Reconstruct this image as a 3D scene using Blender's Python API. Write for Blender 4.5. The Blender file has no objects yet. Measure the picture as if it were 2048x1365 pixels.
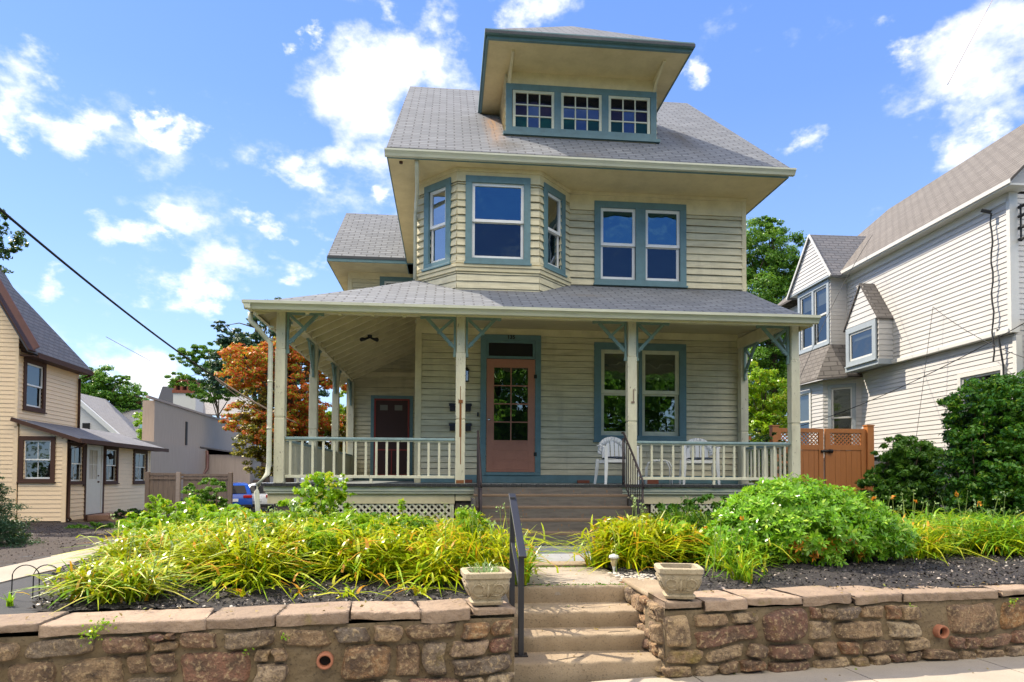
import bpy, bmesh, math, random
import numpy as np
from mathutils import Vector, Matrix
random.seed(7); rng = np.random.default_rng(7)
scene = bpy.context.scene
COL = scene.collection
# ------------------------------------------------------------------ camera
CP = Vector((2.4937, -10.3426, 0.1002)); YAW, PIT, ROL = 0.0975, 0.0287, 0.0047
F_PX, PYC = 1338.19, 917.4
_f = Vector((math.sin(YAW)*math.cos(PIT), math.cos(YAW)*math.cos(PIT), math.sin(PIT)))
_r = Vector((math.cos(YAW), -math.sin(YAW), 0)); _u = _r.cross(_f)
CR = _r*math.cos(ROL) + _u*math.sin(ROL); CU = -_r*math.sin(ROL) + _u*math.cos(ROL)
cam = bpy.data.cameras.new("camera"); co = bpy.data.objects.new("camera", cam); COL.objects.link(co)
co.matrix_world = Matrix(((CR.x, CU.x, -_f.x, CP.x), (CR.y, CU.y, -_f.y, CP.y), (CR.z, CU.z, -_f.z, CP.z), (0, 0, 0, 1)))
cam.sensor_width = 36; cam.lens = F_PX/2048*36; cam.shift_y = (PYC-682.5)/2048; cam.clip_end = 2000; cam.clip_start = .05
scene.camera = co
# ------------------------------------------------------------------ view, world, sun
vs = scene.view_settings; vs.view_transform = 'Standard'; vs.look = 'None'; vs.gamma = 1; vs.use_curve_mapping = False
vs.exposure = 1.3
vs.use_white_balance = True; vs.white_balance_temperature = 7500; vs.white_balance_tint = 10
scene.cycles.max_bounces = 8; scene.cycles.transparent_max_bounces = 16
SUN = Vector((-.69, .52, 1.0)).normalized()
SUN_EL = math.asin(SUN.z)
sd = bpy.data.lights.new("sun", 'SUN'); sd.energy = 3.2; sd.angle = math.radians(.6); sd.color = (1, .95, .86)
so = bpy.data.objects.new("sun", sd); COL.objects.link(so); so.rotation_euler = SUN.to_track_quat('Z', 'Y').to_euler()
def dirpx(x, y): return (_f_dir(x, y)).normalized()
def _f_dir(x, y): return _f + CR*((x-1024)/F_PX) - CU*((y-PYC)/F_PX)
def at(px, py, D): return CP + _f_dir(px, py)*D
W = bpy.data.worlds.new("World"); scene.world = W; W.use_nodes = True
nt = W.node_tree; nt.nodes.clear()
def N(t, **k):
    n = nt.nodes.new(t)
    for a, b in k.items():
        if a == 'ins':
            for i, v in b.items(): n.inputs[i].default_value = v
        else: setattr(n, a, b)
    return n
def Lk(a, b): nt.links.new(a, b)
sky = N('ShaderNodeTexSky', sky_type='NISHITA', sun_disc=False, sun_elevation=SUN_EL, sun_rotation=math.atan2(SUN.x, SUN.y), altitude=100, air_density=1.0, dust_density=.15, ozone_density=2.5)
tint = N('ShaderNodeMix', data_type='RGBA', blend_type='MULTIPLY', ins={0: 1.0}); tint.inputs[7].default_value = (.72, .87, 1.18, 1)
Lk(sky.outputs[0], tint.inputs[6])
tc = N('ShaderNodeTexCoord')
sxyz = N('ShaderNodeSeparateXYZ'); Lk(tc.outputs['Generated'], sxyz.inputs[0])
skr = N('ShaderNodeValToRGB'); Lk(sxyz.outputs[2], skr.inputs[0]); skr.color_ramp.elements[0].color = (.42, .62, .90, 1); skr.color_ramp.elements[1].position = .75; skr.color_ramp.elements[1].color = (.085, .235, .78, 1)
for ps_, cs_ in ((.12, (.36, .57, .90)), (.30, (.22, .42, .88)), (.48, (.135, .31, .84))):
    e_ = skr.color_ramp.elements.new(ps_); e_.color = (cs_[0], cs_[1], cs_[2], 1)
ssc = N('ShaderNodeVectorMath', operation='SCALE'); ssc.inputs['Scale'].default_value = 4.6; Lk(skr.outputs[0], ssc.inputs[0])
skm = N('ShaderNodeMix', data_type='RGBA', ins={0: .72}); Lk(tint.outputs[2], skm.inputs[6]); Lk(ssc.outputs[0], skm.inputs[7])
sq = N('ShaderNodeVectorMath', operation='MULTIPLY'); sq.inputs[1].default_value = (1, 1, 1.55); Lk(tc.outputs['Generated'], sq.inputs[0])
n1 = N('ShaderNodeTexNoise', ins={'Scale': 7.0, 'Detail': 9.0, 'Roughness': .58}); Lk(sq.outputs[0], n1.inputs['Vector'])
n2 = N('ShaderNodeTexNoise', ins={'Scale': 26.0, 'Detail': 6.0, 'Roughness': .6}); Lk(sq.outputs[0], n2.inputs['Vector'])
wn1 = N('ShaderNodeTexNoise', ins={'Scale': 8.0, 'Detail': 6.0, 'Roughness': .6}); Lk(sq.outputs[0], wn1.inputs['Vector'])
wsub = N('ShaderNodeVectorMath', operation='SUBTRACT'); wsub.inputs[1].default_value = (.5, .5, .5); Lk(wn1.outputs['Color'], wsub.inputs[0])
wsc = N('ShaderNodeVectorMath', operation='SCALE'); wsc.inputs['Scale'].default_value = .22; Lk(wsub.outputs[0], wsc.inputs[0])
wad = N('ShaderNodeVectorMath', operation='ADD'); Lk(sq.outputs[0], wad.inputs[0]); Lk(wsc.outputs[0], wad.inputs[1])
blobs = [(720,190,160),(840,150,120),(640,280,80),(590,330,75),(890,50,80),(40,120,75),(20,200,85),(30,265,45),(180,262,66),(60,90,60),(375,455,70),(185,450,70),(545,440,40),(610,520,70),(660,490,50),(390,575,75),(450,600,50),(1090,20,82),(1050,40,50),(760,22,50),
         (1940,120,135),(2010,60,110),(1900,200,60),(1860,305,80),(1930,270,60),(1570,295,62),(1388,160,44),(760,395,34),(250,712,110),(300,752,130),(210,750,60),(620,560,60),(480,545,80),(1690,462,36),(340,250,40),(280,205,28),(1400,590,50),(120,560,40),(300,470,36),(560,60,34),(1850,60,60),(1950,60,120)]
acc = None
for (x, y, r) in blobs:
    d = dirpx(x, y); rr = r/F_PX
    dist = N('ShaderNodeVectorMath', operation='DISTANCE'); dist.inputs[1].default_value = (d.x, d.y, d.z*1.55); Lk(wad.outputs[0], dist.inputs[0])
    mr = N('ShaderNodeMapRange', clamp=True, ins={1: 0.0, 2: rr*1.25, 3: 1.0, 4: 0.0}); Lk(dist.outputs['Value'], mr.inputs[0])
    if acc is None: acc = mr.outputs[0]
    else:
        mx = N('ShaderNodeMath', operation='SMOOTH_MAX', ins={2: .25}); Lk(acc, mx.inputs[0]); Lk(mr.outputs[0], mx.inputs[1]); acc = mx.outputs[0]
def madd(a, m, b):
    q = N('ShaderNodeMath', operation='MULTIPLY_ADD'); Lk(a, q.inputs[0]); q.inputs[1].default_value = m
    if isinstance(b, float): q.inputs[2].default_value = b
    else: Lk(b, q.inputs[2])
    return q.outputs[0]
s1 = madd(n1.outputs[0], 2.2, madd(n2.outputs[0], .7, -1.68)); s2 = madd(acc, 1.0, s1)
dens = N('ShaderNodeMapRange', clamp=True, interpolation_type='SMOOTHSTEP', ins={1: .08, 2: .80, 3: 0., 4: 1.}); Lk(s2, dens.inputs[0])
n3 = N('ShaderNodeTexNoise', ins={'Scale': 9.0, 'Detail': 5.0, 'Roughness': .55}); Lk(sq.outputs[0], n3.inputs['Vector'])
sh = N('ShaderNodeMapRange', clamp=True, ins={1: .35, 2: .62, 3: .0, 4: 1.}); Lk(n3.outputs[0], sh.inputs[0])
cc = N('ShaderNodeMix', data_type='RGBA'); cc.inputs[6].default_value = (3.7, 4.2, 5.3, 1); cc.inputs[7].default_value = (5.0, 5.3, 6.1, 1); Lk(sh.outputs[0], cc.inputs[0])
mxs = N('ShaderNodeMix', data_type='RGBA'); Lk(dens.outputs[0], mxs.inputs[0]); Lk(skm.outputs[2], mxs.inputs[6]); Lk(cc.outputs[2], mxs.inputs[7])
# added bright patch of unseen sky behind the viewer, fills the house front
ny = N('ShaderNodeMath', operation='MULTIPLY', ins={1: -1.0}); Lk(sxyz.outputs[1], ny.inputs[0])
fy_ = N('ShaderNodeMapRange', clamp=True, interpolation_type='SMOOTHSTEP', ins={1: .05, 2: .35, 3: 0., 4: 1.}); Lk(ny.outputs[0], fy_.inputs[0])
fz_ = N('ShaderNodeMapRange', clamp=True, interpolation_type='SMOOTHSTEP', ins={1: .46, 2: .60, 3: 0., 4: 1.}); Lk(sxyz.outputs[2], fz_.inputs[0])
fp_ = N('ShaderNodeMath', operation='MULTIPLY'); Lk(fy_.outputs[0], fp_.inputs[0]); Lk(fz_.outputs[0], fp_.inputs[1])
front_fill = N('ShaderNodeMix', data_type='RGBA'); Lk(fp_.outputs[0], front_fill.inputs[0]); Lk(mxs.outputs[2], front_fill.inputs[6]); front_fill.inputs[7].default_value = (11.5, 11.3, 10.8, 1)
bg = N('ShaderNodeBackground', ins={1: .12}); Lk(front_fill.outputs[2], bg.inputs[0])
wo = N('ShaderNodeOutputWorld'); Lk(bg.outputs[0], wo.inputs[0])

# ------------------------------------------------------------------ materials
def newmat(name):
    global nt
    m = bpy.data.materials.new(name); m.use_nodes = True; nt = m.node_tree; nt.nodes.clear()
    o = N('ShaderNodeOutputMaterial'); p = N('ShaderNodeBsdfPrincipled'); Lk(p.outputs[0], o.inputs[0])
    return m, p, o
def rgba(c): return (c[0], c[1], c[2], 1)
def coords(scale=(1, 1, 1), kind='Object'):
    t = N('ShaderNodeTexCoord'); m = N('ShaderNodeMapping'); m.inputs['Scale'].default_value = scale
    Lk(t.outputs[kind], m.inputs[0]); return m.outputs[0]
def noise(vec, scale, detail=5, rough=.55):
    n = N('ShaderNodeTexNoise', ins={'Scale': scale, 'Detail': detail, 'Roughness': rough}); Lk(vec, n.inputs['Vector']); return n.outputs[0]
def rng_(v, a, b, lo=0., hi=1.):
    m = N('ShaderNodeMapRange', clamp=True, ins={1: a, 2: b, 3: lo, 4: hi}); Lk(v, m.inputs[0]); return m.outputs[0]
def mix(f, a, b, bt='MIX'):
    m = N('ShaderNodeMix', data_type='RGBA', blend_type=bt)
    if isinstance(f, (int, float)): m.inputs[0].default_value = f
    else: Lk(f, m.inputs[0])
    for i, c in ((6, a), (7, b)):
        if isinstance(c, tuple): m.inputs[i].default_value = rgba(c)
        else: Lk(c, m.inputs[i])
    return m.outputs[2]
def bump(p, h, s, d=.01):
    b = N('ShaderNodeBump', ins={'Strength': s, 'Distance': d}); Lk(h, b.inputs['Height']); Lk(b.outputs[0], p.inputs['Normal'])
def paint(name, c, dirt=(.12, .10, .07), amt=.35, sc=(1, 1, 1), rough=.55, peel=None, nscale=6, fleck=None):
    m, p, o = newmat(name)
    v = coords(sc); a = noise(v, nscale, 6, .6); b = noise(v, nscale*7, 4, .6)
    c1 = mix(rng_(a, .42, .75, 0, amt), c, dirt)
    c2 = mix(rng_(b, .35, .7, 0, .22), c1, tuple(x*.72 for x in c))
    if fleck:
        e = noise(coords((1.2, 1.2, 5)), 11, 7, .7); c2 = mix(rng_(e, fleck-.035, fleck+.01, 0, .85), c2, (.27, .235, .17)); e3 = noise(coords((2, 2, .25)), 2.5, 5, .6); c2 = mix(rng_(e3, .52, .72, 0, .4), c2, (.34, .31, .22))
    if peel:
        e = noise(coords((3, 3, 1.2)), 9, 6, .65); c2 = mix(rng_(e, .62, .66), c2, peel)
    Lk(c2, p.inputs['Base Color']); p.inputs['Roughness'].default_value = rough; bump(p, b, .15, .004)
    return m
def shingles(name, c1, c2, mort, bw=.305, rh=.127, stain=None):
    m, p, o = newmat(name)
    t = N('ShaderNodeTexCoord')
    br = N('ShaderNodeTexBrick', offset=.5, ins={'Scale': 1.0, 'Mortar Size': .014, 'Mortar Smooth': .2, 'Bias': 0., 'Brick Width': bw, 'Row Height': rh})
    br.inputs['Color1'].default_value = rgba(c1); br.inputs['Color2'].default_value = rgba(c2); br.inputs['Mortar'].default_value = rgba(mort)
    Lk(t.outputs['UV'], br.inputs['Vector'])
    ob = coords(); n = noise(ob, 1.3, 5, .6); g = noise(ob, 160, 2, .6)
    col = mix(rng_(n, .35, .7, 0, .35), br.outputs[0], tuple(x*.62 for x in c1))
    col = mix(rng_(g, .3, .7, 0, .3), col, tuple(min(1, x*1.45) for x in c2))
    if stain:
        for (x0, w, y0, y1, sc) in stain:
            sep = N('ShaderNodeSeparateXYZ'); Lk(ob, sep.inputs[0])
            dx = N('ShaderNodeMath', operation='SUBTRACT', ins={1: x0}); Lk(sep.outputs[0], dx.inputs[0])
            ad = N('ShaderNodeMath', operation='ABSOLUTE'); Lk(dx.outputs[0], ad.inputs[0])
            f1 = rng_(ad.outputs[0], 0, w, 1, 0); f2 = rng_(sep.outputs[1], y0, y1, 0, 1); f3 = rng_(sep.outputs[1], y1, y1+.25, 1, 0)
            q = N('ShaderNodeMath', operation='MULTIPLY'); Lk(f1, q.inputs[0]); Lk(f2, q.inputs[1])
            q2 = N('ShaderNodeMath', operation='MULTIPLY'); Lk(q.outputs[0], q2.inputs[0]); Lk(f3, q2.inputs[1])
            q3 = N('ShaderNodeMath', operation='MULTIPLY'); Lk(q2.outputs[0], q3.inputs[0]); Lk(rng_(noise(coords((9, 1, 1)), 2, 5), .3, .6, .3, 1), q3.inputs[1])
            col = mix(q3.outputs[0], col, sc)
    Lk(col, p.inputs['Base Color']); p.inputs['Roughness'].default_value = .92
    inv = N('ShaderNodeMath', operation='SUBTRACT', ins={0: 1.0}); Lk(br.outputs['Fac'], inv.inputs[1]); bump(p, inv.outputs[0], .9, .012)
    return m
def simple(name, c, rough=.5, metal=0., emis=None):
    m, p, o = newmat(name)
    v = coords(); a = noise(v, 14, 4)
    Lk(mix(rng_(a, .3, .7, 0, .3), c, tuple(x*.7 for x in c)), p.inputs['Base Color']); p.inputs['Roughness'].default_value = rough; p.inputs['Metallic'].default_value = metal
    return m
def glass(name, refl=.35, tintc=(.9, .95, 1.0), wav=.35):
    m, p, o = newmat(name); nt.nodes.remove(p)
    tr = N('ShaderNodeBsdfTransparent'); tr.inputs[0].default_value = (.55, .6, .6, 1)
    gl = N('ShaderNodeBsdfGlossy', ins={'Roughness': .015}); gl.inputs[0].default_value = rgba(tintc)
    b = N('ShaderNodeBump', ins={'Strength': wav, 'Distance': .02}); Lk(noise(coords(), 2.2, 2, .5), b.inputs['Height']); Lk(b.outputs[0], gl.inputs['Normal'])
    mx = N('ShaderNodeMixShader', ins={0: refl}); Lk(tr.outputs[0], mx.inputs[1]); Lk(gl.outputs[0], mx.inputs[2]); Lk(mx.outputs[0], o.inputs[0])
    return m
def leafmat(name, ca, cb, cc_=None, trans=.35, rough=.42, thr=.86):
    m, p, o = newmat(name)
    at_ = N('ShaderNodeAttribute', attribute_name='tint')
    sp = N('ShaderNodeSeparateColor'); Lk(at_.outputs['Color'], sp.inputs[0])
    c = mix(sp.outputs[0], ca, cb)
    if cc_: c = mix(rng_(sp.outputs[1], thr, thr+.06), c, cc_)
    Lk(c, p.inputs['Base Color']); p.inputs['Roughness'].default_value = rough
    tl = N('ShaderNodeBsdfTranslucent'); Lk(mix(.25, c, (.35, .42, .03)), tl.inputs[0])
    mx = N('ShaderNodeMixShader', ins={0: trans}); Lk(p.outputs[0], mx.inputs[1]); Lk(tl.outputs[0], mx.inputs[2]); Lk(mx.outputs[0], o.inputs[0])
    return m
def stonemat(name):
    m, p, o = newmat(name)
    a = N('ShaderNodeAttribute', attribute_name='tint'); v = coords()
    r = N('ShaderNodeValToRGB'); el = r.color_ramp.elements
    sp = N('ShaderNodeSeparateColor'); Lk(a.outputs['Color'], sp.inputs[0]); Lk(sp.outputs[0], r.inputs[0])
    cols = [(0, (.22, .14, .085)), (.2, (.38, .26, .15)), (.36, (.19, .09, .065)), (.52, (.48, .34, .20)), (.66, (.20, .16, .125)), (.8, (.38, .20, .085)), (.92, (.24, .12, .09)), (1, (.54, .43, .29))]
    el[0].position = 0; el[0].color = rgba(cols[0][1]); el[1].position = 1; el[1].color = rgba(cols[-1][1])
    for pos, c in cols[1:-1]:
        e = el.new(pos); e.color = rgba(c)
    n = noise(v, 9, 7, .65); n_ = noise(v, 34, 5, .6); c = mix(rng_(n, .42, .62, 0, .9), r.outputs[0], (.10, .065, .045))
    c = mix(rng_(n_, .52, .66, 0, .75), c, (.52, .38, .22)); c = mix(rng_(noise(v, 75, 4, .7), .5, .68, 0, .7), c, (.07, .05, .035)); c = mix(rng_(noise(v, 3.1, 6, .6), .6, .72, 0, .75), c, (.25, .19, .035))
    c = mix(rng_(noise(v, 5.7, 6, .7), .62, .7, 0, .7), c, (.045, .036, .03))
    Lk(c, p.inputs['Base Color']); p.inputs['Roughness'].default_value = .9; bump(p, n_, 1.0, .03)
    return m
def ground_mat(name, a, b, c, s1=3, s2=40, bs=.4, rough=.95):
    m, p, o = newmat(name); v = coords()
    n = noise(v, s1, 6, .6); k = noise(v, s2, 4, .7)
    col = mix(rng_(n, .35, .65), a, b); col = mix(rng_(k, .55, .68), col, c)
    Lk(col, p.inputs['Base Color']); p.inputs['Roughness'].default_value = rough; bump(p, k, bs, .01)
    return m
M_ = {}
M_['siding'] = paint('cream_siding', (.65, .595, .41), (.30, .26, .16), .65, (.5, .5, 4), .6, None, 5, .70)
M_['cream'] = paint('cream_trim', (.70, .62, .40), (.32, .26, .14), .4, (1, 1, 1), .55, None, 4)
M_['soffit'] = paint('cream_soffit', (.72, .60, .35), (.44, .34, .17), .45, (1, 1, 1), .6, None, 3)
M_['ceil'] = paint('porch_ceiling_boards', (.55, .47, .29), (.28, .22, .12), .5, (1, 6, 1), .6, None, 3)
M_['teal'] = paint('teal_trim', (.115, .225, .25), (.06, .09, .09), .4, (1, 1, 1), .5, None, 6)
M_['tealrail'] = paint('pale_blue_rail_cap', (.26, .38, .40), (.10, .14, .14), .5, (1, 1, 1), .5, None, 8)
M_['gutter'] = paint('gutter_paint', (.62, .63, .50), (.32, .32, .25), .4, (.4, .4, 3), .4, None, 5)
M_['post'] = paint('post_paint', (.68, .65, .49), (.36, .31, .21), .5, (2, 2, .6), .5, (.30, .27, .2), 4)
M_['porchwhite'] = paint('baluster_paint', (.70, .68, .52), (.35, .31, .22), .4, (2, 2, .6), .5, (.34, .3, .23), 5)
M_['sash'] = paint('white_sash', (.80, .81, .80), (.5, .5, .48), .2, rough=.35)
M_['sashc'] = paint('cream_sash', (.66, .66, .50), (.35, .33, .24), .4, rough=.5)
M_['door'] = paint('salmon_door', (.42, .18, .12), (.24, .10, .07), .35, rough=.45)
M_['red'] = paint('red_screen_frame', (.27, .03, .025), (.12, .02, .02), .4, rough=.5)
M_['screen'] = simple('dark_red_screen', (.045, .014, .012), .6)
M_['roof'] = shingles('grey_shingles', (.128, .142, .168), (.20, .217, .245), (.032, .034, .040), stain=[(3.36-5, .24, 1.0-4.5, 3.0-4.5, (.46, .24, .10)), (3.55-5, .38, .9-4.5, 1.45-4.5, (.07, .06, .05)), (7.1-5, .30, 1.1-4.5, 2.8-4.5, (.08, .07, .055)), (4.9-5, .5, .9-4.5, 1.0-4.5, (.16, .15, .14))])
M_['roof2'] = shingles('slate_shingles', (.13, .14, .165), (.18, .18, .20), (.07, .07, .08), .3, .13)
M_['roof3'] = shingles('brown_shingles', (.13, .118, .11), (.175, .16, .15), (.06, .052, .05), .3, .14)
M_['roof4'] = shingles('far_shingles', (.27, .26, .26), (.31, .30, .30), (.2, .19, .19), .4, .2)
M_['glass'] = glass('window_glass', .24, (.2, .55, .85), .5)
M_['screenglass'] = glass('screened_window_glass', .10, (.3, .5, .75), .5)
M_['glassd'] = glass('porch_window_glass', .22, (.85, .95, .9), .5)
M_['glassc'] = glass('clear_glass', .4, (.9, .95, 1.0), .3)
M_['glassn'] = glass('neighbour_window_glass', .16, (.8, .9, 1.0), .3)
M_['dark'] = simple('dark_room', (.012, .012, .013), .9)
M_['shade'] = simple('window_shade', (.17, .165, .14), .9)
M_['curtain'] = simple('white_curtain', (.55, .54, .50), .9)
M_['black'] = simple('black_metal', (.018, .018, .02), .38, .2)
M_['iron'] = simple('rusty_iron', (.045, .03, .03), .6, .2)
M_['railm'] = simple('black_rail_paint', (.035, .037, .045), .35)
M_['navy'] = simple('navy_mailbox', (.012, .016, .03), .4)
M_['white'] = simple('white_plastic', (.78, .80, .82), .35)
M_['wvinyl'] = paint('white_vinyl', (.56, .55, .54), (.38, .36, .33), .35, (.6, .6, 3), .45, None, 3)
M_['wtrim'] = paint('white_trim', (.62, .62, .60), (.45, .45, .42), .25, rough=.4)
M_['gtrim'] = paint('grey_blue_trim', (.33, .38, .42), (.2, .22, .24), .3, rough=.45)
M_['tan'] = paint('tan_vinyl', (.93, .70, .45), (.62, .45, .28), .25, (.6, .6, 3), .5, None, 3)
M_['brown'] = paint('brown_trim', (.075, .030, .016), (.04, .018, .01), .3, rough=.75)
M_['brownr'] = paint('brown_rake_board', (.17, .075, .06), (.08, .04, .03), .4, rough=.5)
M_['gate'] = paint('tan_gate_vinyl', (.48, .18, .055), (.30, .11, .035), .35, (3, 3, .5), .45, None, 4)
M_['oldwood'] = paint('weathered_fence_wood', (.24, .175, .14), (.12, .09, .075), .6, (4, 4, .6), .8, None, 6)
M_['palewood'] = paint('pale_fence_wood', (.40, .32, .28), (.22, .17, .15), .5, (.6, .6, 5), .8, None, 6)
M_['stepwood'] = paint('weathered_step_boards', (.14, .125, .11), (.045, .038, .034), .7, (.5, 4, 4), .75, (.20, .11, .06), 7)
M_['stepedge'] = paint('worn_step_edge', (.21, .14, .09), (.08, .06, .045), .6, (.5, 4, 4), .75, None, 7)
M_['floor'] = paint('grey_porch_floor', (.20, .23, .24), (.10, .10, .10), .5, (4, .5, 1), .6, None, 4)
M_['fledge'] = simple('dark_floor_edge', (.03, .032, .035), .8)
M_['rust'] = simple('rust', (.24, .09, .03), .9)
M_['brick'] = simple('red_brick', (.24, .075, .045), .9)
M_['terra'] = simple('terracotta', (.38, .15, .085), .85)
M_['conc'] = ground_mat('worn_concrete', (.37, .285, .195), (.28, .21, .14), (.15, .115, .08), 4, 70, .5)
M_['walk'] = ground_mat('sidewalk_concrete', (.38, .33, .27), (.32, .28, .23), (.26, .22, .18), 2, 90, .3)
M_['path'] = ground_mat('aggregate_path', (.40, .34, .28), (.31, .26, .21), (.16, .13, .10), 3, 130, .6)
M_['slab'] = ground_mat('grey_painted_slab', (.30, .31, .32), (.25, .26, .27), (.20, .20, .21), 3, 80, .3)
M_['asphalt'] = ground_mat('asphalt', (.05, .052, .058), (.04, .042, .047), (.08, .08, .085), 2, 140, .5)
M_['mulch'] = ground_mat('black_mulch', (.03, .026, .026), (.018, .016, .016), (.09, .075, .065), 6, 60, 1.0)
M_['mulchb'] = ground_mat('brown_mulch', (.05, .035, .03), (.032, .024, .02), (.09, .07, .058), 6, 60, 1.0)
M_['ground'] = ground_mat('lawn_soil', (.06, .075, .03), (.05, .05, .03), (.09, .08, .05), 2, 30, .5)
M_['mortar'] = ground_mat('wall_mortar', (.22, .165, .10), (.155, .115, .07), (.07, .052, .034), 5, 45, .8)
M_['cast'] = ground_mat('cast_stone', (.46, .385, .27), (.36, .30, .20), (.17, .14, .09), 9, 60, .4)
M_['stone'] = stonemat('field_stone')
def capmat():
    m, p, o = newmat('cap_stone')
    a = N('ShaderNodeAttribute', attribute_name='tint'); v = coords(); sp = N('ShaderNodeSeparateColor'); Lk(a.outputs['Color'], sp.inputs[0])
    c = mix(sp.outputs[0], (.40, .29, .21), (.22, .16, .115)); c = mix(rng_(noise(v, 7, 7, .65), .45, .72, 0, .8), c, (.20, .145, .11)); k = noise(v, 30, 5, .6)
    c = mix(rng_(noise(v, 3.5, 5, .6), .6, .7, 0, .6), c, (.27, .21, .06))
    Lk(c, p.inputs['Base Color']); p.inputs['Roughness'].default_value = .9; bump(p, k, .9, .02); return m
M_['cap'] = capmat()
M_['pier'] = ground_mat('pier_block', (.17, .135, .11), (.12, .095, .08), (.07, .055, .05), 4, 30, .8)
M_['greyblock'] = ground_mat('dark_foundation', (.055, .06, .07), (.045, .05, .055), (.08, .08, .09), 4, 50, .4)
M_['barn'] = paint('grey_barn_board', (.42, .34, .28), (.27, .21, .175), .5, (6, 6, .4), .8, None, 3)
M_['mint'] = paint('mint_siding', (.36, .62, .48), (.25, .45, .35), .3, (1, 1, 4), .6)
M_['bark'] = paint('bark', (.09, .065, .045), (.04, .03, .02), .6, (4, 4, .7), .9)
M_['twig'] = paint('shrub_twig', (.16, .10, .06), (.06, .04, .03), .6, (4, 4, 1), .9)
M_['blue'] = simple('blue_car_paint', (.01, .08, .42), .22)
M_['wcar'] = simple('white_car_paint', (.62, .65, .68), .25)
M_['lamp_red'] = simple('red_tail_lamp', (.45, .012, .015), .2)
M_['tyre'] = simple('tyre_rubber', (.015, .015, .015), .8)
M_['chrome'] = simple('chrome', (.6, .6, .62), .15, 1.)
M_['cushion'] = ground_mat('blue_print_cushion', (.02, .035, .06), (.03, .05, .09), (.35, .38, .42), 30, 40, .2)
M_['lamp_amber'] = simple('solar_lamp_shade', (.55, .45, .27), .4)
M_['pebble'] = ground_mat('white_pebbles', (.6, .55, .48), (.45, .40, .34), (.3, .27, .23), 12, 60, .4)
M_['straw'] = simple('dry_straw', (.52, .36, .18), .85)
LILY = leafmat('daylily_leaf', (.24, .42, .01), (.60, .58, .02), (.68, .32, .03), .33, .33)
LILY2 = leafmat('green_lily_leaf', (.08, .30, .015), (.32, .52, .03), (.60, .55, .05), .4, .33)
LIGHTG = leafmat('fresh_green_leaf', (.16, .42, .015), (.40, .60, .04), (.60, .58, .05), .4, .3)
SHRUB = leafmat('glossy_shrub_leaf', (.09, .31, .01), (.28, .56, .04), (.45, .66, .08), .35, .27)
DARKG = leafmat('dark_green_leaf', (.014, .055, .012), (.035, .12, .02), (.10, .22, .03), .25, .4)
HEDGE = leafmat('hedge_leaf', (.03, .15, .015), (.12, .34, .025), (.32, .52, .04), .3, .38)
MIDG = leafmat('mid_green_leaf', (.04, .17, .012), (.14, .33, .03), (.22, .40, .05), .35, .4)
BLUEG = leafmat('blue_green_needle', (.015, .065, .03), (.04, .12, .05), None, .2, .5)
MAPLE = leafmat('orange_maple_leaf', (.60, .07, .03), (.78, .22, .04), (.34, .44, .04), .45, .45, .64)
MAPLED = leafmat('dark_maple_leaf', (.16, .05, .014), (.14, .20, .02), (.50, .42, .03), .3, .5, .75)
ORANGE = leafmat('orange_petal', (.75, .22, .02), (.80, .35, .04), None, .3, .5)
ROOTPALE = leafmat('pale_leaf', (.25, .40, .16), (.42, .55, .25), (.45, .55, .3), .35, .28)

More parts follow.
